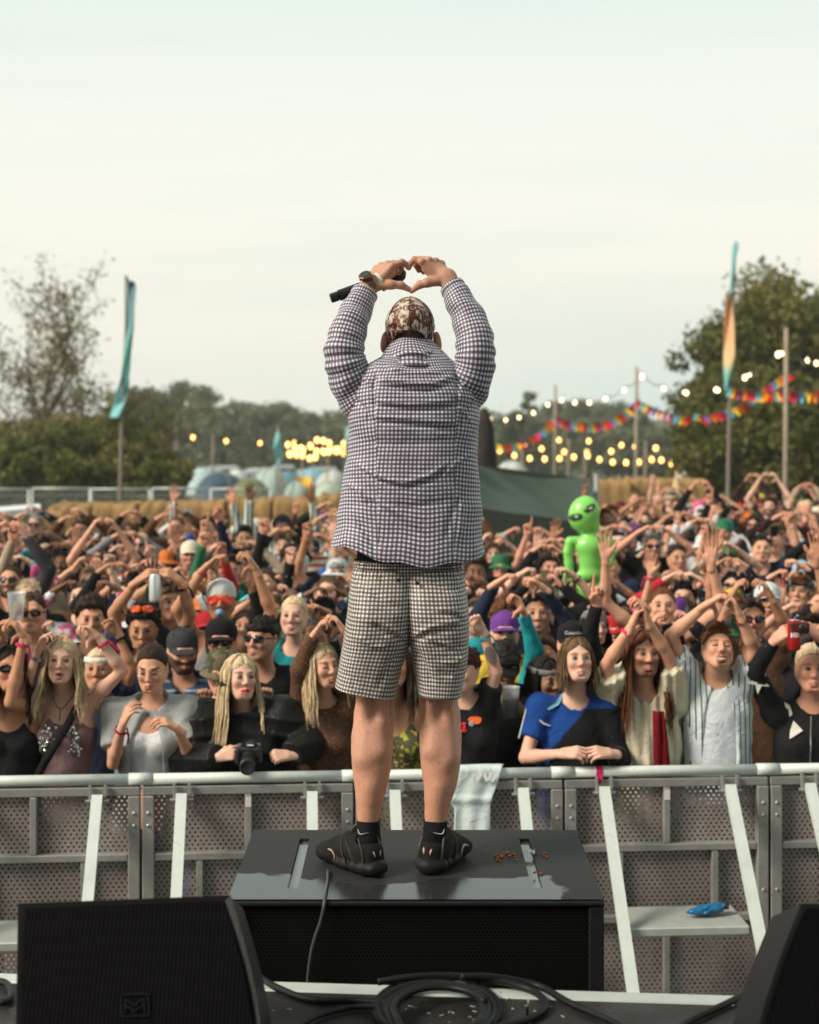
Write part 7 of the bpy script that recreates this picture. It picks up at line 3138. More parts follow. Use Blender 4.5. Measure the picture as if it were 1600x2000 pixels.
def front_row():
 F_ = {}
 fe = lambda **k: dict({'lips': (.50, .16, .15), 'brow': (.20, .12, .07)}, **k)
 F_['edge'] = hero('person in dark sunglasses and black halter top at the frame edge, pink band on wrist', 8.18, (20, 1304), ((-22, 1392), (70, 1386)), ((-62, 1340, -.05), (-14, 1240, -.1), ('heart', (.6, 0, .7), (.7, 0, -.6))),
      ((20, 1372, -.16), (47, 1244, -.14), ('heart', (-.7, 0, .6), (-.6, 0, -.7))), ('tank', BLK), 'tan', 'long', 'dark brown', glasses='dark', fem=True, face=fe(), ypr=(20, 6, 0), bands=((1, M_PINK),))
 F_['sequin'] = hero('blonde woman in mauve halter top with silver sequins and black strap, arms curved overhead', 8.22, (121, 1291), ((88, 1376), (172, 1372)), ((43, 1364, -.05), (75, 1270, -.08), ('heart', (.45, 0, .9), (.9, -.3, -.4))),
      ((239, 1311, -.03), (193, 1245, -.08), ('heart', (-.8, 0, .6), (-.5, -.4, -.75))), ('tank', cloth('mauve_jersey', (.20, .125, .135))), 'pale', 'wavy', 'blond', fem=True,
      face=fe(mouth=.8, brow=(.24, .15, .08), jaw=.9), hs=.98, ypr=(6, 10, 2), bands=((1, M_PINK), (0, pmat('silver_bangle', (.6, .6, .58), rough=.2, metal=.9))), bw=.92)
 F_['updo'] = hero('dark-haired woman looking down in white crop top under an open grey shirt', 8.24, (297, 1303), ((222, 1394), (366, 1390)), ((221, 1492, -.10), (240, 1414, -.24), ('relaxed', (.45, -.2, .9), (.7, .5, -.2))),
      ((374, 1482, -.08), (347, 1424, -.24), ('relaxed', (-.85, -.2, .4), (-.2, .3, -.9))), ('crop', cloth('white_rib', (.60, .61, .63))), 'fair', 'tied', 'dark brown', fem=True,
      face=fe(lips=(.42, .13, .12), brow=(.04, .025, .02), brow_a=.95, gaze=(0, -22), lid_a=.75), ypr=(-3, -13, 0), bw=.98,
      layer2=('open', cloth('pale_grey_shirt', (.36, .37, .37)), None), bands=((0, CYAN), (0, M_PINK)))
 F_['camera'] = hero('blonde woman with red lips in black puffer jacket leaning on the rail with a camera', 8.27, (470, 1322), ((398, 1414), (556, 1406)), ((362, 1488, -.06), (430, 1478, -.27), ('grip', (.85, -.1, .3), (.3, .9, -.2))),
      ((612, 1448, .0), (566, 1476, -.26), ('fist', (-.9, -.1, .1), (0, .8, -.6))), ('puffer', cloth('black_nylon', (.007, .007, .008), rough=.5, spec=.22)), 'pale', 'verylong', 'blond', fem=True,
      face=fe(lips=(.55, .015, .03), lip_a=1.0, brow=(.13, .08, .045), gaze=(8, 14), jaw=.92, blush=(.65, .22, .2)), ypr=(24, 8, 3), hs=1.0)
 F_['glitter'] = hero('fair-haired woman in glittery brown knit top with one sleeved arm stretched up', 8.3, (630, 1299), ((586, 1384), (676, 1388)), ((588, 1306, -.05), (613, 1240, -.08), ('heart', (.6, 0, .8), (.8, 0, -.5))),
       ((700, 1322, -.03), (672, 1232, -.08), ('heart', (-.6, 0, .7), (-.7, 0, -.6))), ('long', cloth('brown_glitter', (.10, .048, .028), print_=(160, (.45, .30, .20), .66))), 'fair', 'wavy', 'blond', fem=True,
       face=fe(closed=True, brow=(.16, .09, .05)), ypr=(34, 4, -4), bw=.9, hs=.97)
 F_['legs'] = hero('person in patterned yellow vest seen only between the legs of the performer', 8.34, (770, 1296), ((722, 1392), (822, 1392)), ((706, 1330, -.02), (735, 1240, -.06), HEART_L), ((838, 1330, -.02), (806, 1240, -.06), HEART_R),
      ('tank', cloth('yellow_print', (.085, .085, .045), print_=(34, (.40, .36, .06), .55))), 'tan', 'long', 'brown', fem=True, face=fe(), ypr=(0, 8, 0))
 F_['tattoo'] = hero('plum-haired person in black shirt with orange car print and tattooed raised arm', 8.36, (905, 1308), ((868, 1384), (948, 1374)), ((846, 1340, -.02), (872, 1250, -.08), HEART_L),
      ((970, 1312, -.03), (941, 1230, -.06), ('fist', (-.5, 0, .6), (0, -1, .3))), ('tee', cloth('black_tee', (.014, .014, .015))), 'pale', 'fringe', 'plum', fem=True,
      face=fe(mouth=.7, brow=(.06, .03, .03)), ypr=(-24, 6, 3), bands=((1, cloth('red_band', (.28, .03, .03))), (1, CYAN)), bw=.95)
 F_['blue'] = hero('long-haired young man in blue jersey gazing up, hands resting on the rail', 8.36, (1127, 1288), ((1056, 1384), (1184, 1388)), ((1026, 1480, -.07), (1096, 1472, -.31), ('relaxed', (.95, -.15, .1), (.2, .6, -.7))),
      ((1212, 1480, -.05), (1194, 1472, -.30), ('relaxed', (-.9, -.15, .1), (-.2, .6, -.7))), ('tee', cloth('blue_jersey', (.012, .055, .24))), 'pale', 'bob', 'light brown', fem=False,
      face=dict(lips=(.50, .22, .18), brow=(.14, .085, .05), gaze=(4, 16), jaw=1.0), ypr=(8, 13, 0), hs=1.0,
      layer2=('over', BLK, lambda c, J: (c[:, 0] > np.maximum(-.13, .02 - (J['NB'][2] - .06 - c[:, 2]) * .9)) & (c[:, 2] < J['NB'][2] - .02)))
 F_['robe'] = hero('long-haired bearded man in cream robe with red sash, hands joined overhead', 8.40, (1257, 1274), ((1200, 1376), (1318, 1372)), ((1184, 1300, -.07), (1234, 1222, -.15), ('heart', (.3, 0, .95), (.95, 0, -.3))),
      ((1304, 1280, -.07), (1263, 1210, -.15), ('heart', (-.2, 0, .97), (-.95, 0, -.2))), ('robe', cloth('cream_robe', (.66, .59, .44))), 'fair', 'verylong', 'auburn', fem=False,
      face=dict(beard=(.13, .055, .025), beard_a=.8, lips=(.45, .16, .13), brow=(.09, .045, .025)), ypr=(10, 3, 0), hs=1.03, bands=((0, M_PINK),))
 F_['stripes'] = hero('grinning man with goatee, head thrown back, white t-shirt under striped open shirt', 8.42, (1402, 1268), ((1348, 1334), (1446, 1334)), ((1310, 1242, -.08), (1380, 1181, -.13), ('heart', (.85, 0, .45), (.4, 0, -.9))),
       ((1475, 1270, -.06), (1444, 1200, -.13), ('heart', (-.4, 0, .9), (-.9, 0, -.4))), ('tee', cloth('white_tee', (.62, .66, .70))), 'fair', 'quiff', 'auburn', glasses='dark', up=True, fem=False,
       face=dict(goatee=(.12, .06, .03), smile=1.0, mouth=.55, inside=(.60, .56, .50), closed=True, lips=(.45, .18, .14), brow=(.12, .06, .03)), ypr=(4, 24, 4), hs=1.0,
       layer2=('open', cloth('striped_shirt', (.58, .66, .66), stripe=(0, .028, .0065, (.05, .06, .09))), None), bands=((1, cloth('red_band', (.28, .03, .03))),))
 F_['stars'] = hero('fair-haired person in black jacket with white stars, holding up a small camera', 8.44, (1586, 1303), ((1516, 1392), (1650, 1390)), ((1474, 1312, -.07), (1512, 1252, -.18), ('grip', (.75, -.1, .55), (.5, .7, -.5))),
      ((1655, 1310, -.05), (1600, 1246, -.18), ('grip', (-.6, 0, .5), (-.5, .7, -.4))), ('long', cloth('black_jacket', (.014, .014, .014))), 'rosy', 'tied', 'blond', fem=True,
      face=fe(brow=(.20, .12, .07), jaw=1.1, lips=(.48, .18, .15)), ypr=(-6, 2, 0), hs=1.06, bw=1.1)
 # second rank
 f2 = dict(fine=False)
 mf = lambda **k: dict({'lips': (.40, .18, .14), 'brow': (.05, .03, .02)}, **k)
 F_['hairband'] = hero('woman with white hairband peeping behind the sequinned top, one fist and watch raised', 8.85, (194, 1306), ((160, 1380), (232, 1378)), (down((160, 1380), -12)[0], down((160, 1380), -12)[1], REL_L),
       ((258, 1308, -.03), (228, 1234, -.05), ('fist', (-.6, 0, .6), (0, -1, .2))), ('tee', m_cloth('navy')), 'tan', 'tied', 'blond', 'band', cloth('white_band_c', (.7, .7, .66)), fem=True, face=fe(), bands=((1, BLK),), **f2)
 F_['plaid'] = hero('bearded man in dark cap and blue plaid shirt glancing sideways', 8.92, (357, 1270), ((312, 1350), (408, 1348)), (*down((312, 1350), -10), REL_L), (*down((408, 1348), 10), REL_R), ('open', cloth('plaid', (.05, .08, .15), stripe=(2, .05, .014, (.30, .36, .42)))), 'fair',
      'short', 'dark brown', 'cap', 'charcoal', face=mf(beard=(.035, .02, .014), beard_a=.9), ypr=(18, -8, 0), layer2=('open', cloth('plaid', (.05, .08, .15)), None), hs=1.05, bw=1.1, **f2)
 F_['capshades'] = hero('man in plain black cap and aviator sunglasses behind the blonde camera woman', 9.0, (432, 1252), ((378, 1336), (486, 1336)), (*down((378, 1336), -8), REL_L), (*down((486, 1336), 8), REL_R), ('tee', BLK), 'rosy', 'crop', 'brown', 'cap', 'black', 'dark',
       face=mf(), ypr=(4, 2, 0), hs=1.1, bw=1.15, **f2)
 F_['camo'] = hero('person in camouflage bucket hat half hidden by long blond hair, both fists up', 8.62, (434, 1312), ((392, 1384), (500, 1384)), ((376, 1440, -.08), (396, 1378, -.16), ('fist', (.1, -.1, 1), (0, -1, .1))), ((548, 1440, -.08), (524, 1376, -.16), ('fist', (-.1, -.1, 1), (0, -1, .1))),
      ('long', m_cloth('charcoal')), 'fair', 'short', 'brown', 'bucket', cloth('camo', (.16, .13, .08), print_=(26, (.06, .07, .04), .52)), face=mf(), ypr=(0, -10, 0), **f2)
 F_['crop'] = hero('man with cropped dark fringe, black sunglasses and zipped black jacket', 8.95, (512, 1246), ((466, 1330), (562, 1328)), (*down((466, 1330), -8), REL_L), (*down((562, 1328), 8), REL_R), ('long', m_cloth('black')), 'fair', 'fringe', 'black', None, 'black', 'dark',
      face=mf(beard=(.10, .06, .045), beard_a=.35), ypr=(-26, 4, 0), hs=1.05, **f2)
 F_['pacifier'] = hero('man in backwards white cap and red goggles with a blue pacifier in his mouth', 9.55, (432, 1172), ((384, 1252), (482, 1250)), ((346, 1190, -.06), (402, 1108, -.12), ('heart', (.75, 0, .6), (.5, 0, -.8))),
       ((532, 1200, -.06), (500, 1112, -.12), ('heart', (-.55, 0, .8), (-.8, 0, -.5))), ('tank', m_cloth('grey')), 'tan', 'crop', 'black', 'back_cap', 'white', 'goggles', face=mf(beard=(.07, .045, .035), beard_a=.5), ypr=(2, 6, 0), hs=1.06, bands=((0, M_PINK),), thick=1.1, **f2)
 F_['pale'] = hero('smooth-haired blond woman watching quietly behind the man in the zipped jacket', 9.5, (574, 1202), ((536, 1280), (612, 1280)), (*down((536, 1280), -6), REL_L), (*down((612, 1280), 6), REL_R), ('tee', m_cloth('teal')), 'pale', 'tied', 'blond', fem=True, face=fe(brow=(.25, .15, .09)), ypr=(-6, 6, 0), **f2)
 F_['orange'] = hero('man with orange sunglasses pushed up on dark hair, holding a white can overhead', 9.15, (280, 1222), ((236, 1294), (328, 1294)), ((222, 1196, -.05), (268, 1136, -.16), ('grip', (.8, 0, .5), (.4, .5, -.8))), ((372, 1200, -.05), (352, 1136, -.16), ('grip', (-.8, 0, .4), (-.4, .5, -.8))),
      ('tee', m_cloth('navy')), 'tan', 'curly', 'black', None, 'black', 'orange', True, face=mf(), ypr=(4, -14, 0), bands=((1, BLK),), hs=1.03, **f2)
 F_['curls'] = hero('man with dark swept-back curls behind the raised hands of the sequinned woman', 9.4, (178, 1204), ((130, 1280), (226, 1280)), (*down((130, 1280), -6), REL_L), (*down((226, 1280), 6), REL_R), ('tee', m_cloth('olive')), 'fair', 'curly', 'dark brown', face=mf(), ypr=(14, -6, 0), **f2)
 F_['shadesleft'] = hero('man in black wraparound sunglasses near the frame edge with a clear cup in hand', 9.35, (62, 1196), ((18, 1272), (106, 1272)), ((-10, 1260, -.05), (26, 1208, -.18), ('grip', (.3, -.1, .9), (.8, .5, 0))), (*down((106, 1272), 6), REL_R), ('tee', m_cloth('black')), 'fair', 'short', 'brown', None, 'black', 'dark', face=mf(), ypr=(6, 4, 0), **f2)
 F_['visor'] = hero('dark-haired drinker in black visor and black top, head bent over a beer', 8.72, (985, 1296), ((940, 1364), (1040, 1364)), (*down((940, 1364), -6), REL_L), ((1050, 1440, -.06), (1020, 1392, -.18), ('grip', (-.7, -.1, .5), (-.4, .8, -.3))), ('long', m_cloth('black')), 'olive', 'fringe', 'black', 'visor', 'black',
      face=mf(), ypr=(10, -26, 0), hs=1.03, **f2)
 F_['purplecap'] = hero('person in purple-fronted cap squeezed behind the beer drinker', 9.15, (986, 1234), ((942, 1308), (1030, 1308)), (*down((942, 1308), -6), REL_L), (*down((1030, 1308), 6), REL_R), ('tee', m_cloth('yellow')), 'fair', 'short', 'dark brown', 'cap', 'purple', face=mf(), ypr=(0, 4, 0), **f2)
 F_['tealjacket'] = hero('person in bright teal jacket with one crooked hand raised', 9.1, (1062, 1282), ((1034, 1338), (1108, 1338)), ((1044, 1270, -.10), (1022, 1196, -.16), ('heart', (-.4, 0, .8), (-.8, -.4, -.3))), (*down((1108, 1338), 6), REL_R), ('long', cloth('teal_shell', (.015, .30, .34), rough=.55)), 'fair', 'short', 'brown', face=mf(), ypr=(-8, 4, 0), **f2)
 F_['navyheart'] = hero('dark-haired man in loose navy sleeves framing his face with a heart', 9.6, (1048, 1196), ((1000, 1268), (1098, 1268)), ((932, 1208, -.04), (968, 1140, -.14), ('heart', (.85, 0, .4), (.3, 0, -.9))), ((1108, 1214, -.04), (1062, 1148, -.14), ('heart', (-.8, 0, .5), (-.4, 0, -.9))),
       ('long', m_cloth('navy')), 'fair', 'short', 'black', face=mf(beard=(.08, .05, .04), beard_a=.4), ypr=(0, 4, 0), bands=((0, M_PINK),), **f2)
 F_['wordcap'] = hero('person in black cap with white lettering behind the long-haired young man', 8.85, (1118, 1256), ((1074, 1330), (1166, 1330)), (*down((1074, 1330), -6), REL_L), ((1150, 1250, -.06), (1166, 1180, -.12), ('point', (.05, 0, 1), (0, -1, 0))), ('long', m_cloth('black')), 'rosy', 'short', 'dark brown', 'cap', 'black',
       face=mf(), ypr=(0, 2, 0), bands=((1, M_PINK),), **f2)
 F_['bandana'] = hero('dark-haired woman with pale headscarf looking sideways beside the blue jersey', 8.72, (1066, 1326), ((1026, 1394), (1098, 1394)), (*down((1026, 1394), -6), REL_L), (*down((1098, 1394), 6), REL_R), ('long', m_cloth('black')), 'olive', 'long', 'black', 'band', 'grey', fem=True, face=fe(brow=(.03, .02, .015)), ypr=(32, -2, 0), **f2)
 F_['moustache'] = hero('moustached man in round dark glasses peering through a heart above the grinning man', 9.3, (1468, 1208), ((1420, 1282), (1518, 1282)), ((1408, 1232, -.05), (1428, 1166, -.14), ('heart', (.5, 0, .85), (.85, 0, -.5))), ((1534, 1224, -.05), (1506, 1164, -.14), ('heart', (-.5, 0, .85), (-.85, 0, -.5))),
       ('tee', m_cloth('brown')), 'tan', 'short', 'dark brown', None, 'black', 'dark', face=mf(goatee=(.04, .025, .018)), ypr=(-4, 4, 0), **f2)
 return F_


HEROES = front_row()


def hero_pt(J, local):
 return np.asarray(J['base']) + np.asarray(local)


def front_details():
 H = HEROES
 # sequins and strap on the halter top
 J = H['sequin']
 root = J['root']
 M_sq = pmat('sequin', (.80, .82, .80), rough=.12, metal=.9)
 me = None
 r = random.Random(6)
 nb = J['NB']

 def front_y(x, z):
  # front surface of the chest, measured on the top itself
  best = -.15
  V = SEQ_V
  m = (np.abs(V[:, 0] - x) < .02) & (np.abs(V[:, 2] - z) < .02)
  return V[m, 1].min() if m.any() else -.12
 top = [o for o in root.children if o.name.startswith('vest_top')][0]
 SEQ_V = np.array([v.co[:] for v in top.data.vertices])
 k = 0
 for sg in (-1, 1):
  for i in range(34):
   t = r.random()
   x = (nb[0] + sg * (.045 + .045 * t) + r.gauss(0, .016))
   z = nb[2] - .13 - .15 * t + r.gauss(0, .012)
   if abs(x - nb[0]) < .02:
    continue
   y = front_y(x, z) - .003
   if me is None:
    b = MB()
    b.lathe([(.0075, 0), (.0085, .0015), (.005, .0032)], n=8, rot=[[1, 0, 0], [0, 0, -1], [0, 1, 0]])
    o = b.build('sequin', M_sq, root)
    me = o.data
   else:
    o = link('sequin', me, root)
   o.location = (x, y, z)
   s = r.uniform(.7, 1.15)
   o.scale = (s, s, s)
   o.rotation_euler = (r.gauss(0, .25), 0, r.gauss(0, .25))
 b = MB()
 pts = [(nb[0] + .075, .03, nb[2] - .03), (nb[0] + .07, -.07, nb[2] - .05), (nb[0] + .03, -.125, nb[2] - .14), (nb[0] - .03, -.165, nb[2] - .24), (nb[0] - .09, -.13, nb[2] - .34), (nb[0] - .13, -.05, nb[2] - .42)]
 sp = spline(pts, 24)
 rows = []
 for i in range(24):
  tdir = sp[min(i + 1, 23)] - sp[max(i - 1, 0)]
  sd = unit(np.cross(tdir, [0, -1, 0])) * .020
  rows.append([sp[i] - sd, sp[i] + [0, -.004, 0], sp[i] + sd])
 b.grid(np.array(rows))
 so = b.build('strap', BLK, root, True)
 so.modifiers.new('t', 'SOLIDIFY').thickness = .003
 b = MB()
 b.tube([(nb[0] + .05 * math.sin(a), -.02 - .075 * math.cos(a), nb[2] + .005 - .05 * math.cos(a) ** 3) for a in np.linspace(-2.2, 2.2, 20)], .0022, 5)
 b.tube([(nb[0], -.095, nb[2] - .045), (nb[0], -.115, nb[2] - .10)], .0022, 5)
 b.build('necklace', BLK, root)

 # red sash and hair falling over the cream robe
 J = H['robe']
 root, nb = J['root'], J['NB']
 b = MB()
 rows = []
 for i in range(16):
  t = i / 15
  z = nb[2] - .05 - .52 * t
  xc = nb[0] + .055 + .020 * t
  w = .026 + .022 * t
  y = -.135 - .03 * math.sin(t * 2.6)
  rows.append([(xc + w * s, y + .012 * math.sin(s * 5 + t * 3) + .01 * abs(s), z) for s in np.linspace(-1, 1, 7)])
 b.grid(np.array(rows))
 o = b.build('sash', cloth('red_sash', (.14, .004, .010)), root, True)
 o.modifiers.new('t', 'SOLIDIFY').thickness = .006

 # print on the black shirt: orange car over red letters
 J = H['tattoo']
 root, nb = J['root'], J['NB']
 top = [o for o in root.children if o.name.startswith('t_shirt')][0]
 TV = np.array([v.co[:] for v in top.data.vertices])

 def fy(x, z):
  m = (np.abs(TV[:, 0] - x) < .016) & (np.abs(TV[:, 2] - z) < .016)
  return (TV[m, 1].min() if m.any() else -.14) - .004
 L = lambda px, py: P(px, py, 8.25) - J['base']

 def patch(name, poly, mat):
  b = MB()
  v = []
  for px, py in poly:
   q = L(px, py)
   v.append((q[0], fy(q[0], q[2]), q[2]))
  v2 = [(x, y + .004, z) for x, y, z in v]
  n = len(v)
  b.add(v + v2, [list(range(n))] + [[i, (i + 1) % n, n + (i + 1) % n, n + i] for i in range(n)])
  return b.build(name, mat, root)
 oran, red_, wht = pmat('print_orange', (.80, .13, .02), rough=.7), pmat('print_red', (.62, .02, .03), rough=.7), pmat('print_white', (.7, .7, .68), rough=.7)
 patch('car_print', [(914, 1407), (920, 1403), (932, 1402), (941, 1405), (942, 1411), (938, 1415), (930, 1416), (918, 1413)], oran)
 q = L(921, 1415)
 b = MB()
 b.lathe([(.014, 0), (.014, .002), (.009, .003), (.009, .002), (.004, .003)], (q[0], fy(q[0], q[2]) - .002, q[2]), 12, rot=[[1, 0, 0], [0, 0, -1], [0, 1, 0]])
 b.build('wheel_print', pmat('print_grey', (.42, .42, .42), rough=.6), root)
 for poly in ([(897, 1413), (901, 1412), (901, 1422), (897, 1423)], [(903, 1413), (911, 1414), (910, 1417), (906, 1417), (910, 1420), (909, 1424), (903, 1424), (904, 1421), (907, 1421), (904, 1418)], [(897, 1426), (910, 1425), (912, 1428), (908, 1431), (898, 1432)]):
  patch('lettering', poly, red_)
 # tattoo: inked patch laid on the forearm
 E, W = J['ER'], J['WR']
 ax = unit(E - W)
 b = MB()
 sd = unit(np.cross(ax, [0, -1, 0]))
 rows = []
 for i in range(10):
  t = i / 9
  p = W + (E - W) * (.38 + .42 * t)
  rr = .0425 - .003 * abs(t - .5)
  w = .25 + .5 * math.sin(math.pi * t)
  rows.append([p + rr * (math.sin(a) * sd + math.cos(a) * np.array([0, -1, 0])) for a in np.linspace(-w, w, 7)])
 b.grid(np.array(rows))
 b.build('tattoo', pmat('tattoo_ink', (.20, .145, .125), rough=.55, var=.5, vscale=45), root, True)

 # jersey trim: white piping and pale collar flash
 J = H['blue']
 root, nb = J['root'], J['NB']
 top = [o for o in root.children if o.name.startswith('t_shirt')][0]
 TV = np.array([v.co[:] for v in top.data.vertices])
 L = lambda px, py: P(px, py, 8.22) - J['base']
 patch('collar_flash', [(1072, 1391), (1090, 1380), (1103, 1366), (1106, 1372), (1094, 1384), (1076, 1393)], pmat('jersey_pale', (.22, .50, .58), rough=.8))
 patch('chest_stripe', [(1056, 1410), (1066, 1417), (1078, 1423), (1078, 1425), (1064, 1420), (1056, 1414)], pmat('jersey_white', (.62, .68, .72), rough=.8))
 b = MB()
 S, E = J['SL'], J['EL']
 b.tube([S + (E - S) * t + unit(np.cross(E - S, [0, 1, 0])) * -.0 + np.array([-.070 + .01 * t, -.022, .02 - .02 * t]) for t in np.linspace(.0, .62, 8)], .004, 5)
 b.build('piping', MATS['jersey_white'], root, True)
 # stars on the black jacket
 J = H['stars']
 root, nb = J['root'], J['NB']
 top = [o for o in root.children if o.name.startswith('long_sleeved')][0]
 TV = np.array([v.co[:] for v in top.data.vertices])
 L = lambda px, py: P(px, py, 8.3) - J['base']
 sw = cloth('star_white', (.62, .60, .54))
 patch('star', [(1541, 1378), (1552, 1385), (1557, 1402), (1551, 1407), (1549, 1394), (1543, 1388)], sw)
 patch('star', [(1558, 1414), (1572, 1430), (1562, 1436), (1546, 1446), (1549, 1432)], sw)
 S, E, W = J['SL'], J['EL'], J['WL']
 c = S + (E - S) * .80 + np.array([-.01, -.060, 0])
 b = MB()
 v = []
 for i in range(10):
  a = math.pi / 2 + i * math.pi / 5 + .5
  rr = .062 if i % 2 == 0 else .025
  v.append(c + np.array([rr * math.cos(a), .018 * abs(math.cos(a)), rr * math.sin(a)]))
 v2 = [p + [0, .012, 0] for p in v]
 b.add(np.array(v + v2), [list(range(10))] + [[i, (i + 1) % 10, 10 + (i + 1) % 10, 10 + i] for i in range(10)])
 b.build('star', sw, root)
 b = MB()
 q0, q1 = L(1586, 1400), L(1584, 1490)
 b.tube([(q0[0] + (q1[0] - q0[0]) * t, (min(fy(q0[0] + (q1[0] - q0[0]) * t, q0[2] + (q1[2] - q0[2]) * t), -.12)) - .002, q0[2] + (q1[2] - q0[2]) * t) for t in np.linspace(0, 1, 9)], .003, 5)
 b.build('zip', pmat('zip_metal', (.5, .5, .48), rough=.35, metal=.8), root)
 # white lettering on the black cap
 J = H['wordcap']
 cap = [o for o in J['root'].children if o.name.startswith('cap')][0]
 fc = bpy.data.curves.new('lettering', 'FONT')
 fc.body = 'Columbia'
 fc.size = .026
 fc.align_x = 'CENTER'
 fc.extrude = .0008
 fo = bpy.data.objects.new('lettering', fc)
 COL.objects.link(fo)
 bpy.context.view_layer.update()
 dg = bpy.context.evaluated_depsgraph_get()
 me = bpy.data.meshes.new_from_object(fo.evaluated_get(dg))
 bpy.data.objects.remove(fo)
 for v in me.vertices:
  x, y, z = v.co
  a = x / .088
  v.co = (.0895 * math.sin(a), .018 - .1065 * math.cos(a) - z, .066 + y)
 me.materials.clear()
 me.materials.append(pmat('white_thread', (.8, .8, .78), rough=.7))
 link('lettering', me, cap)
 # pacifier
 J = H['pacifier']
 b = MB()
 b.lathe([(.006, -.004), (.021, 0), (.022, .004), (.012, .006), (.013, .010), (.006, .011)], (0, -.104, -.062), 16, rot=[[1, 0, 0], [0, 0, -1], [0, 1, 0]])
 o = b.build('pacifier', pmat('pacifier_blue', (.22, .42, .62), rough=.3), J['root'], True)
 o.matrix_basis = mat4(J['R'] * J['hs'], J['HC'])
 g = [o for o in J['root'].children if o.name.startswith('sunglasses')][0]
 obj_mat(g, pmat('glasses_red', (.62, .045, .02), rough=.12, spec=.7))


front_details()


# ------------------------------------------------------------------ things held by the front rows
def prop_cup(c, label, beer=.6, s=1.0, tilt=0):
 root = empty('cup', c)
 tag(root, label, 'cup')
 b = MB()
 rr, r0, h = .043 * s, .032 * s, .135 * s
 b.lathe([(r0, 0), (rr, h), (rr * 1.04, h + .002), (rr * .97, h), (r0 * .95, .003)], n=20)
 m, nt, bs = newmat('clear_plastic')
 bs.inputs['Base Color'].default_value = (.82, .86, .86, 1)
 bs.inputs['Roughness'].default_value = .15
 bs.inputs['Alpha'].default_value = .38
 b.build('shell', m, root, True)
 if beer:
  b = MB()
  rt = r0 + (rr - r0) * beer
  b.lathe([(r0 * .93, .004), (rt * .93, h * beer)], n=20)
  b.build('beer', pmat('beer', (.16, .035, .008), rough=.2), root, True)
  b = MB()
  b.lathe([(rt * .93, h * beer), (rt * .95, h * (beer + .10))], n=20)
  b.build('foam', pmat('foam', (.62, .56, .46), rough=.8), root, True)
 return root


def prop_can(c, label, col, rot=None, lettering=None):
 root = empty('drink_can', c)
 tag(root, label, 'can')
 b = MB()
 b.lathe([(.024, 0), (.032, .008), (.033, .02), (.033, .13), (.027, .148), (.0265, .152)], n=22, rot=rot)
 b.build('body', pmat('can_%d' % len(MATS), col, rough=.28, metal=.5, var=.1), root, True)
 b = MB()
 b.lathe([(.0262, .1525), (.022, .151)], n=22, rot=rot)
 b.build('lid', pmat('can_lid', (.6, .6, .6), rough=.3, metal=.8), root, True)
 if lettering:
  b = MB()
  r = random.Random(8)
  for i in range(5):
   a = -math.pi / 2 + (i - 2) * .30
   p = np.array([.0335 * math.cos(a), .0335 * math.sin(a), .085 + .004 * (i % 2)])
   b.box(p, (.005, .0015, .036), np.array([[-math.sin(a), math.cos(a), 0], [math.cos(a), math.sin(a), 0], [0, 0, 1]]).T)
  b.build('lettering', pmat('white_print', (.82, .84, .84)), root)
 return root


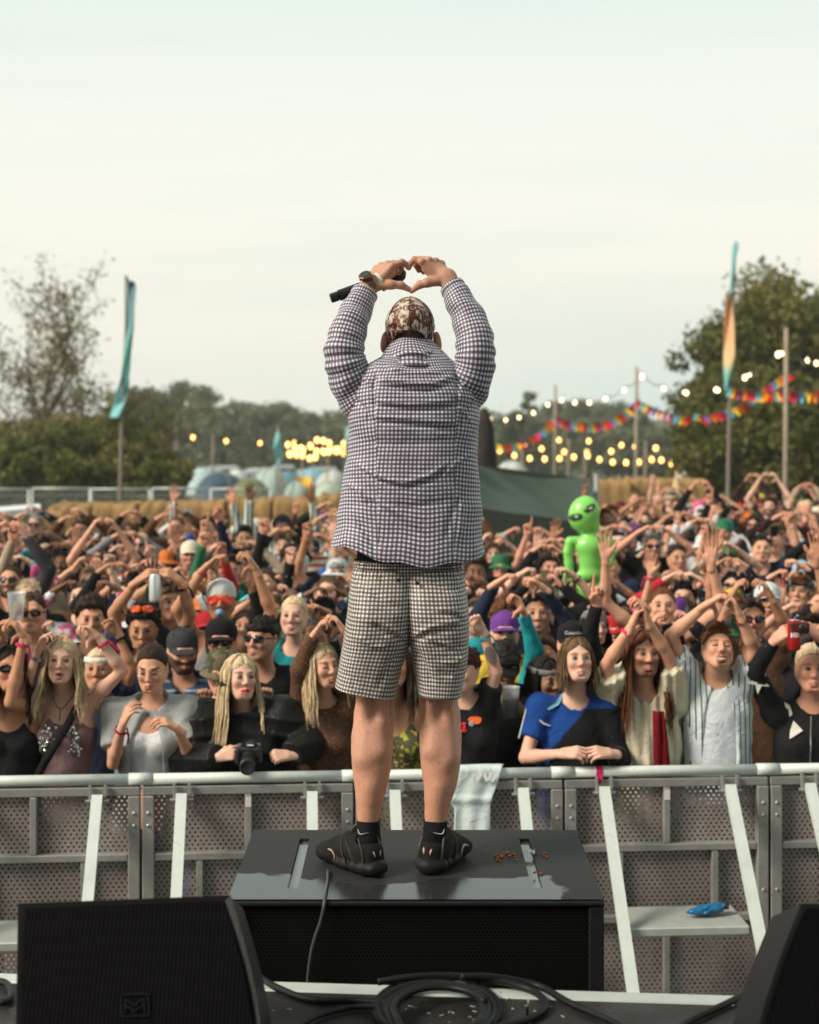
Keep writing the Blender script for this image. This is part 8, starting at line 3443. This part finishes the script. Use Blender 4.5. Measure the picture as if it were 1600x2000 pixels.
def props():
 H = HEROES
 # camera of the blonde woman
 c = P(487, 1474, 7.99)
 root = empty('photo_camera', c)
 tag(root, 'black camera with short lens held by the blonde woman above the rail', 'camera')
 b = MB()
 b.bevel_box((0, 0, 0), (.130, .060, .085), .012)
 b.bevel_box((-.052, -.012, -.002), (.032, .062, .080), .012)
 b.build('body', pmat('camera_black', (.014, .014, .015), rough=.45), root)
 b = MB()
 b.bevel_box((.008, .002, .052), (.056, .058, .034), .012, None)
 b.build('viewfinder', pmat('camera_black', (.014, .014, .015)), root)
 b = MB()
 rt = np.array([[1, 0, 0], [0, .55, -.83], [0, -.83, -.55]])
 rt = np.array([[1, 0, 0], [0, .5, -.866], [0, -.866, -.5]]).T
 b.lathe([(.033, .0), (.035, .02), (.035, .05), (.038, .052), (.038, .085), (.034, .088), (.026, .082)], (.0, -.026, -.004), 22, rot=np.array([[1, 0, 0], [0, 0, -.90], [0, 1, -.43]]))
 b.build('lens', pmat('lens_black', (.016, .016, .018), rough=.35, bump=.2, bscale=200), root, True)
 b = MB()
 b.lathe([(.0095, .0), (.0095, .012), (.007, .014)], (.045, .0, .042), 12)
 b.lathe([(.012, .0), (.012, .010), (.009, .012)], (-.045, .0, .042), 12)
 b.build('dial', pmat('dial_metal', (.25, .25, .25), rough=.4, metal=.6), root)
 b = MB()
 b.box((.008, -.0285, .052), (.030, .001, .007))
 b.build('lettering', pmat('white_print', (.82, .84, .84)), root)
 nb = H['camera']['NB'] + H['camera']['base']
 b = MB()
 b.tube(spline([c + [-.062, .0, .03], P(425, 1440, 8.05), P(412, 1412, 8.1), nb + [-.05, -.02, .01]], 20), .0045, 6, flat=.5)
 b.tube(spline([c + [.062, .0, .03], P(520, 1430, 8.05), nb + [.06, -.05, .0]], 20), .0045, 6, flat=.5)
 b.build('neck_strap', BLK, root, True)
 prop_cup(P(997, 1400, 8.52), 'plastic cup of amber beer held by the drinker in the black visor', .55, 1.15)
 prop_cup(P(32, 1212, 9.1), 'empty clear plastic cup in the hand of the man in wraparound sunglasses', 0, 1.15)
 a = math.radians(-6)
 prop_can(P(303, 1176, 8.95), 'white drink can held between two hands over orange sunglasses', (.70, .74, .74))
 prop_can(P(1551, 1270, 8.22), 'red drink can with white lettering beside the star jacket', (.48, .02, .02), None, True)
 # small camera held by the star jacket
 c = P(1562, 1226, 8.2)
 root = empty('compact_camera', c)
 tag(root, 'small dark red compact camera held up by the person in the star jacket', 'camera')
 b = MB()
 b.bevel_box((0, 0, 0), (.10, .03, .062), .01)
 b.build('body', pmat('compact_red', (.10, .012, .012), rough=.35), root)
 b = MB()
 b.lathe([(.022, 0), (.022, .012), (.016, .016)], (.01, -.015, 0), 18, rot=[[1, 0, 0], [0, 0, -1], [0, 1, 0]])
 b.build('lens', pmat('lens_black', (.016, .016, .018)), root, True)


props()


def build_alien():
 d = 12.4
 base = P(1150, 1175, d)
 L = lambda px, py, dd=0.0: P(px, py, d + dd) - base
 root = empty('inflatable_alien', base)
 tag(root, 'glossy green inflatable alien with dark eyes held above the crowd', 'inflatable toy')
 s = SDF(np.array([-.26, -.2, -.03]), np.array([.26, .2, .86]), .009)
 k = d / F
 s.ell(L(1141, 1004), (30 * k, 26 * k, 36 * k), .03, rot=rot3(0, 0, 18))
 s.ell(L(1150, 1026), (21 * k, 18 * k, 20 * k), .03)
 s.cone(L(1153, 1040), L(1154, 1052), 10 * k, 12 * k, .02)
 s.cone(L(1152, 1066), L(1152, 1118), 25 * k, 19 * k, .03, flat=(1, .8, 1))
 s.ell(L(1152, 1068), (29 * k, 19 * k, 18 * k), .03)
 s.ell(L(1152, 1122), (22 * k, 17 * k, 14 * k), .03)
 s.chain([L(1135, 1128), L(1138, 1150), L(1139, 1172)], [12 * k, 10 * k, 9 * k], .02)
 s.chain([L(1166, 1128), L(1166, 1140)], [11 * k, 9 * k], .02)
 s.chain([L(1128, 1056), L(1114, 1058), L(1109, 1078), L(1111, 1100), L(1112, 1118)], [9 * k, 9.5 * k, 9 * k, 8.5 * k, 9 * k], .012)
 s.chain([L(1176, 1056), L(1190, 1058), L(1195, 1078), L(1190, 1100), L(1181, 1114)], [9 * k, 9.5 * k, 9 * k, 8.5 * k, 9 * k], .012)
 for i in range(4):
  s.cone(L(1104 + 5.6 * i, 1122), L(1102 + 6.2 * i, 1135), 3.6 * k, 3.2 * k, .004)
  s.cone(L(1172 + 5.0 * i, 1120), L(1171 + 5.6 * i, 1134), 3.6 * k, 3.2 * k, .004)
 V, Q = s.mesh()
 m = pmat('green_vinyl', (.24, .66, .13), rough=.26, spec=.5)
 link('body', np_mesh('body', V, Q, m), root)
 for cx, cy, rot in ((1122, 1008, 14), (1149, 991, 30)):
  b = MB()
  c = L(cx, cy, 0)
  a = math.radians(rot)
  VV = np.array(V)
  for (w, h, mm, off, nm) in ((13, 6.2, pmat('alien_eye', (.04, .075, .03), rough=.25), .004, 'eye'), (3.4, 1.8, pmat('alien_eye_white', (.62, .72, .6), rough=.3), .008, 'pupil')):
   b = MB()
   ring_ = []
   for q in np.linspace(0, 2 * math.pi, 20, endpoint=False):
    x = c[0] + (w * math.cos(q) * math.cos(a) - h * math.sin(q) * math.sin(a)) * k + (2.2 * k if nm == 'pupil' else 0)
    z = c[2] + (w * math.cos(q) * math.sin(a) + h * math.sin(q) * math.cos(a)) * k
    mk = (np.abs(VV[:, 0] - x) < .015) & (np.abs(VV[:, 2] - z) < .015)
    ring_.append((x, (VV[mk, 1].min() if mk.any() else -.1) - off, z))
   cc = np.mean(ring_, 0)
   inner_ = [np.asarray(p) * .5 + cc * .5 + [0, -.006, 0] for p in ring_]
   b.grid(np.array([[np.asarray(p) + [0, .02, 0] for p in ring_], ring_, inner_]), wrap=True)
   b.add(np.array(inner_), [list(range(20))])
   b.build(nm, mm, root, True)


build_alien()

# ------------------------------------------------------------------ the rest of the crowd
def tmpl_joints(fem, EL, WL, ER, WR, yaw=0, pitch=6, roll=0, up=0.0, hcx=0.0):
 J = {'BASE': np.zeros(3), 'R': rot3(yaw, pitch, roll), 'hs': .96 if not fem else .92}
 sx = .172 if not fem else .152
 A = lambda p: np.asarray(p, float)
 J['SL'] = A((-sx + .012 * up, .02, 1.435 + .05 * up))
 J['SR'] = A((sx - .012 * up, .02, 1.435 + .05 * up))
 J['NB'] = A((0, .02, 1.475))
 J['HC'] = A((hcx, -.025, 1.628))
 J['EL'], J['WL'], J['ER'], J['WR'] = A(EL), A(WL), A(ER), A(WR)
 return J


def build_templates():
 ov = (('heart', (.5, 0, .85), (.85, 0, -.5)), ('heart', (-.5, 0, .85), (-.85, 0, -.5)))
 fl = (('heart', (.85, 0, .45), (.35, 0, -.9)), ('heart', (-.85, 0, .45), (-.35, 0, -.9)))
 op = (('open', (-.1, 0, 1), (.2, -1, 0)), ('open', (.1, 0, 1), (-.2, -1, 0)))
 rl = (REL_L, REL_R)
 T = [
  # gesture, female, joints, hands
  ('heart overhead', 0, ((-.335, -.06, 1.60), (-.125, -.10, 1.775), (.335, -.06, 1.60), (.125, -.10, 1.775)), fl, (0, 8, 0), .8),
  ('heart overhead', 1, ((-.31, -.05, 1.58), (-.115, -.10, 1.75), (.30, -.05, 1.60), (.12, -.10, 1.76)), ov, (6, 6, 3), .8),
  ('heart in front of the face', 0, ((-.32, -.17, 1.40), (-.11, -.30, 1.545), (.32, -.17, 1.41), (.12, -.30, 1.55)), ov, (-6, 4, 0), .2),
  ('heart in front of the face', 1, ((-.30, -.15, 1.38), (-.11, -.28, 1.53), (.29, -.16, 1.40), (.11, -.28, 1.54)), fl, (4, 8, -3), .2),
  ('heart held very high', 0, ((-.27, -.04, 1.72), (-.11, -.06, 1.965), (.27, -.04, 1.72), (.11, -.06, 1.965)), ov, (3, 14, 0), 1.1),
  ('heart held very high', 1, ((-.24, -.04, 1.69), (-.10, -.08, 1.93), (.26, -.05, 1.68), (.11, -.08, 1.925)), fl, (-4, 10, 2), 1.1),
  ('both arms spread high', 0, ((-.34, -.06, 1.66), (-.33, -.12, 1.93), (.35, -.06, 1.64), (.29, -.14, 1.91)), op, (8, 10, 0), 1.0),
  ('one open hand raised', 1, ((-.24, .02, 1.17), (-.20, -.20, 1.05), (.27, -.07, 1.66), (.21, -.12, 1.92)), (REL_L, ('open', (0, 0, 1), (0, -1, 0))), (-8, 6, 0), .5),
  ('one finger pointing up', 0, ((-.30, -.06, 1.66), (-.22, -.14, 1.94), (.26, .02, 1.17), (.20, -.20, 1.05)), (('point', (0, 0, 1), (0, -1, .1)), REL_R), (6, 6, -2), .5),
  ('filming on a phone', 0, ((-.26, .0, 1.18), (-.18, -.22, 1.10), (.27, -.19, 1.40), (.10, -.33, 1.60)), (REL_L, ('grip', (-.25, 0, .95), (-.6, -.6, 0))), (4, 6, 0), .1),
  ('hands clasped at the chest', 1, ((-.24, -.02, 1.18), (-.07, -.24, 1.27), (.24, -.02, 1.18), (.07, -.24, 1.28)), (('relaxed', (.7, -.2, .6), (.5, .5, -.3)), ('relaxed', (-.7, -.2, .6), (-.5, .5, -.3))), (10, 4, 3), 0),
  ('arms down', 0, ((-.25, .03, 1.17), (-.22, -.16, .98), (.25, .03, 1.17), (.22, -.16, .98)), rl, (-10, 6, 0), 0),
  ('arms down', 1, ((-.22, .03, 1.17), (-.19, -.16, .98), (.22, .03, 1.17), (.19, -.16, .98)), rl, (12, 2, -4), 0),
  ('one fist raised', 0, ((-.25, .02, 1.17), (-.20, -.2, 1.0), (.29, -.08, 1.62), (.24, -.14, 1.87)), (REL_L, ('fist', (0, 0, 1), (0, -1, .2))), (-4, 10, 0), .5),
  ('heart tilted to one side', 0, ((-.36, -.08, 1.52), (-.20, -.16, 1.74), (.27, -.06, 1.64), (.03, -.16, 1.82)), fl, (-12, 8, 4), .7),
  ('heart tilted to one side', 1, ((-.25, -.08, 1.60), (-.03, -.18, 1.78), (.33, -.08, 1.48), (.19, -.16, 1.69)), ov, (10, 6, -5), .6),
  ('one bent arm waving', 0, ((-.38, -.06, 1.42), (-.40, -.14, 1.68), (.25, .02, 1.17), (.16, -.22, 1.08)), (('open', (.2, 0, 1), (.3, -1, 0)), REL_R), (-14, 4, 2), .4),
  ('heart below the chin', 1, ((-.29, -.10, 1.27), (-.10, -.28, 1.38), (.29, -.10, 1.27), (.10, -.28, 1.385)), ov, (-8, 10, 4), .1),
  ('wide heart overhead', 0, ((-.40, -.04, 1.58), (-.19, -.08, 1.79), (.40, -.04, 1.58), (.19, -.08, 1.79)), fl, (8, 10, -3), .9),
  ('both arms spread high', 1, ((-.30, -.07, 1.62), (-.24, -.16, 1.86), (.31, -.07, 1.65), (.30, -.12, 1.90)), op, (-6, 8, 3), 1.0),
 ]
 faces = [dict(brow=(.05, .03, .02), beard=(.08, .05, .035), beard_a=.45), dict(lips=(.50, .16, .15), brow=(.16, .09, .05), mouth=.5), dict(brow=(.06, .035, .02), mouth=.7, jaw=1.1), dict(lips=(.52, .14, .14), brow=(.10, .06, .035), smile=.8),
    dict(brow=(.05, .03, .02), beard=(.05, .03, .02), beard_a=.85), dict(lips=(.48, .15, .14), brow=(.14, .085, .05), jaw=.9), dict(brow=(.07, .04, .025), nose=1.15, smile=.6, mouth=.4), dict(lips=(.46, .15, .14), brow=(.08, .05, .03))]
 out = []
 for i, (gest, fem, js, hands, ypr, up) in enumerate(T):
  J = tmpl_joints(fem, *js, *ypr, up=up)
  spec = {'fem': bool(fem), 'bw': .96 if fem else 1.04, 'hands': hands, 'face': faces[i % 8] if bool(i % 2) == bool(fem) or not fem else faces[1 + 2 * (i % 4)], 'skin': 'fair'}
  if fem and 'lips' not in spec['face']:
   spec['face'] = faces[1 + 2 * (i % 4)]
  if not fem and 'lips' in spec['face']:
   spec['face'] = faces[2 * (i % 4)]
  V, Q, C = person_body(J, spec, .0185, .0080, .0072)
  body = np_mesh('person', V, Q, m_skin('fair'), col=C)
  tops = {}
  for kind in ('tee', 'long', 'tank'):
   V, Q = shirt_mesh(J, spec, kind, .0190, seed=40 + i)
   tops[kind] = np_mesh(kind, V, Q, BLK)
  out.append(dict(g=gest, fem=fem, J=J, body=body, tops=tops))
 return out


def build_crowd():
 TM = build_templates()
 r = random.Random(23)
 hero_px = []
 for k, J in HEROES.items():
  w = J['base'] + J['HC']
  hero_px.append((800 + w[0] * F / w[1], w[1]))
 spots = []
 d = 9.15
 row = 0
 while d < 26.5:
  step = .455 + .012 * (d - 9)
  half = d * .262
  x = -half + (row % 2) * step * .5 + r.uniform(-.1, .1)
  while x < half:
   px = 800 + x * F / d
   dd = d + r.uniform(-.18, .18)
   ok = not (668 < px < 908 and dd > 9.0)
   far = 19.3 if px < 640 else (19.0 if px < 1175 else 26.5)
   if dd > far or (903 < px < 1180 and dd > 16.2):
    ok = False
   for hx, hd in hero_px:
    if abs(dd - hd) < .42 and abs(px - hx) < .36 * F / dd:
     ok = False
   if 1085 < px < 1215 and 11.9 < dd < 12.9:
    ok = False
   if ok:
    spots.append((x + r.uniform(-.08, .08), dd))
   x += step * r.uniform(.9, 1.12)
  d += .50 + .022 * (d - 9)
  row += 1
 spots.sort(key=lambda s: s[1])
 limit = 299 - len(HEROES) - 1
 if len(spots) > limit:      # thin the deepest rows
  near = [s for s in spots if s[1] < 14]
  deep = [s for s in spots if s[1] >= 14]
  r.shuffle(deep)
  spots = near + deep[:max(0, limit - len(near))]
 shirt_cols = ['navy striped', 'red striped', 'black striped', 'green striped', 'blue striped', 'dark floral', 'camouflage', 'white-printed black', 'white-printed black', 'tropical print', 'blotched pink'] + ['black'] * 24 + ['navy'] * 4 + ['charcoal'] * 4 + ['grey'] * 3 + ['white'] * 5 + ['cream', 'red', 'maroon', 'teal', 'blue', 'sky blue', 'olive', 'olive', 'green', 'brown', 'brown', 'beige', 'beige', 'pink', 'purple', 'orange', 'yellow']
 skins = ['pale'] * 3 + ['fair'] * 6 + ['rosy'] * 4 + ['tan'] * 4 + ['olive', 'brown']
 hcols = ['black', 'dark brown', 'dark brown', 'brown', 'brown', 'auburn', 'light brown', 'light brown', 'blond', 'grey']
 hats = ['cap'] * 5 + ['bucket'] * 4 + ['beanie'] * 2 + ['straw'] + ['back_cap'] * 2 + ['band']
 hatcols = ['black', 'black', 'navy', 'white', 'white', 'red', 'maroon', 'sky blue', 'beige', 'green', 'pink', 'yellow', 'purple', 'orange', 'olive', 'cream', 'grey', 'teal']
 hatn = {'cap': 'cap', 'back_cap': 'backwards cap', 'bucket': 'bucket hat', 'beanie': 'beanie', 'straw': 'straw hat', 'band': 'hairband'}
 hairn = {'short': 'short', 'crop': 'cropped', 'quiff': 'swept-up', 'fringe': 'fringed', 'curly': 'curly', 'tied': 'tied-back', 'bun': 'pinned-up', 'long': 'long', 'wavy': 'long wavy', 'bob': 'shoulder-length'}
 weights = [6, 6, 7, 7, 2, 2, 2, 3, 3, 4, 3, 5, 5, 3, 4, 4, 3, 6, 2, 2]
 used = set()
 hero_list = [(800 + (J['base'][0]) * F / J['base'][1], nm) for J, nm in
     ((HEROES['edge'], 'the black halter'), (HEROES['sequin'], 'the sequins'), (HEROES['updo'], 'the grey shirt'), (HEROES['camera'], 'the camera holder'), (HEROES['glitter'], 'the glittery knit'),
     (HEROES['tattoo'], 'the tattooed arm'), (HEROES['blue'], 'the blue jersey'), (HEROES['robe'], 'the cream robe'), (HEROES['stripes'], 'the striped shirt'), (HEROES['stars'], 'the star jacket'))]

 def place_phrase(x, dd):
  px = 800 + x * F / dd
  nm = min(hero_list, key=lambda h: abs(h[0] - px))[1]
  if dd < 10.6:
   return 'close behind ' + nm
  if dd < 13.2:
   return 'mid-crowd in line with ' + nm
  if dd < 16.5:
   return 'deep in the crowd beyond ' + nm
  return 'at the back, far beyond ' + nm
 props_n = {'phone': 0}
 phone_me = None
 for i, (x, dd) in enumerate(spots):
  for attempt in range(80):
   ti = r.choices(range(len(TM)), weights)[0]
   tm = TM[ti]
   if dd < 12.4 and 1072 < 800 + x * F / dd < 1226 and attempt < 79 and tm['g'] not in ('arms down', 'hands clasped at the chest', 'heart below the chin'):
    continue
   top = r.choices(['tee', 'long', 'tank'], [5, 4, 2 if tm['fem'] else 1])[0]
   col = r.choice(shirt_cols if top != 'long' else shirt_cols[:-4])
   sk = r.choice(skins)
   hc = r.choice(hcols) if sk not in ('brown',) else r.choice(['black', 'dark brown'])
   hs_ = r.choice(['short', 'short', 'crop', 'quiff', 'fringe', 'curly', 'curly']) if not tm['fem'] else r.choice(['tied', 'bun', 'long', 'wavy', 'bob', 'long', 'wavy'])
   hat = r.choice(hats) if r.random() < .36 else None
   hcol = r.choice(hatcols)
   gl = r.random() < .24
   if hat in ('cap', 'back_cap', 'bucket', 'beanie', 'straw') and hs_ in ('curly', 'quiff', 'bun'):
    hs_ = 'crop' if not tm['fem'] else 'tied'
   hatphrase = ('%s %s' % (hcol, hatn[hat])) if hat else ('%s %s hair' % (hairn[hs_], hc))
   who = 'woman' if tm['fem'] else 'man'
   topn = {'tee': 't-shirt', 'long': 'long sleeves', 'tank': 'vest'}[top]
   key = (who, hatphrase, col, topn, tm['g'].split(' in ')[0])
   if key not in used:
    break
  used.add(key)
  shades = ' and dark glasses' if gl else ''
  verb = {'heart overhead': 'making a heart overhead', 'heart in front of the face': 'heart before the face', 'heart held very high': 'heart held high', 'both arms spread high': 'both arms up', 'one open hand raised': 'one open hand up', 'one finger pointing up': 'finger pointing up',
    'filming on a phone': 'filming by phone', 'hands clasped at the chest': 'hands clasped', 'arms down': 'arms down', 'one fist raised': 'fist raised', 'heart tilted to one side': 'tilted heart', 'one bent arm waving': 'one arm waving', 'heart below the chin': 'heart below the chin', 'wide heart overhead': 'wide heart overhead'}[tm['g']]
  lab = '%s with %s%s, %s %s, %s, %s' % (who, hatphrase, shades, col, topn, verb, place_phrase(x, dd))
  while len(lab.split()) > 16:
   if shades:
    lab = lab.replace(shades, '')
    shades = ''
   elif 'in line with' in lab:
    lab = lab.replace('mid-crowd in line with', 'mid-crowd behind')
    if len(lab.split()) > 16:
     lab = lab.replace('mid-crowd behind', 'behind')
   elif ' in the crowd beyond' in lab:
    lab = lab.replace('deep in the crowd beyond', 'far behind')
   elif 'at the back, far beyond' in lab:
    lab = lab.replace('at the back, far beyond', 'at the back beyond')
    if len(lab.split()) > 16:
     lab = lab.replace(' the ', ' ', 1)
   elif ' making a ' in lab:
    lab = lab.replace(' making a ', ' ')
   elif 'close behind' in lab:
    lab = lab.replace('close behind', 'behind')
   elif len(lab.split()) > 16:
    lab = lab.replace(' the ', ' ', 1) if ' the ' in lab else lab.rsplit(',', 1)[0]
  sc = r.uniform(.955, 1.06) if not tm['fem'] else r.uniform(.90, 1.0)
  root = link('person', tm['body'])
  root.location = (x, dd, gz(dd))
  root.rotation_euler = (0, 0, -math.atan2(x, dd) + r.uniform(-.26, .26))
  mir = r.random() < .5
  root.scale = (-sc if mir else sc, sc, sc)
  obj_mat(root, m_skin(sk))
  tag(root, lab, 'person', 'people in the crowd')
  J = tm['J']
  o = attach({'tee': 't_shirt', 'long': 'long_sleeved_top', 'tank': 'vest_top'}[top], tm['tops'][top], root, None, m_cloth(col))
  t = link('trousers', TROUSERS, root)
  obj_mat(t, m_cloth(r.choice(['black', 'navy', 'charcoal', 'blue', 'beige'])))
  dress_head(root, J, hs_, hc, hat, hcol, 'dark' if gl else None, gl and not hat and r.random() < .3)
  if r.random() < .55:
   side = r.random() < .5
   E, W = (J['EL'], J['WL']) if side else (J['ER'], J['WR'])
   if top != 'long' or r.random() < .3:
    attach('wristband', band_mesh(), root, frame_z(W - unit(W - E) * .035, W - E), r.choice([M_PINK, M_PINK, M_PINK, CYAN, m_cloth('black'), m_cloth('orange')]))
  if tm['g'] == 'filming on a phone':
   if phone_me is None:
    b = MB()
    b.bevel_box((0, 0, 0), (.076, .0085, .155), .004)
    q = b.build('mobile_phone', pmat('phone_black', (.012, .012, .014), rough=.25), None)
    phone_me = q.data
    bpy.data.objects.remove(q)
   W = Vector(J['WR']) + Vector((-.035, -.045, .125))
   bpy.context.view_layer.update()
   ph = link('mobile_phone', phone_me)
   M = Matrix.Translation(root.location) @ root.rotation_euler.to_matrix().to_4x4() @ Matrix.Diagonal((*root.scale, 1))
   ph.location = M @ W
   ph.rotation_euler = (.15, 0, root.rotation_euler.z)
   tag(ph, 'phone held up by %s with %s, %s %s' % (who, hatphrase, col, topn), 'phone', 'phones held up in the crowd')
 print('crowd', len(spots), 'meshes', len(bpy.data.meshes), 'tris', sum(len(m.loop_triangles) or len(m.polygons) * 2 for m in bpy.data.meshes))


build_crowd()
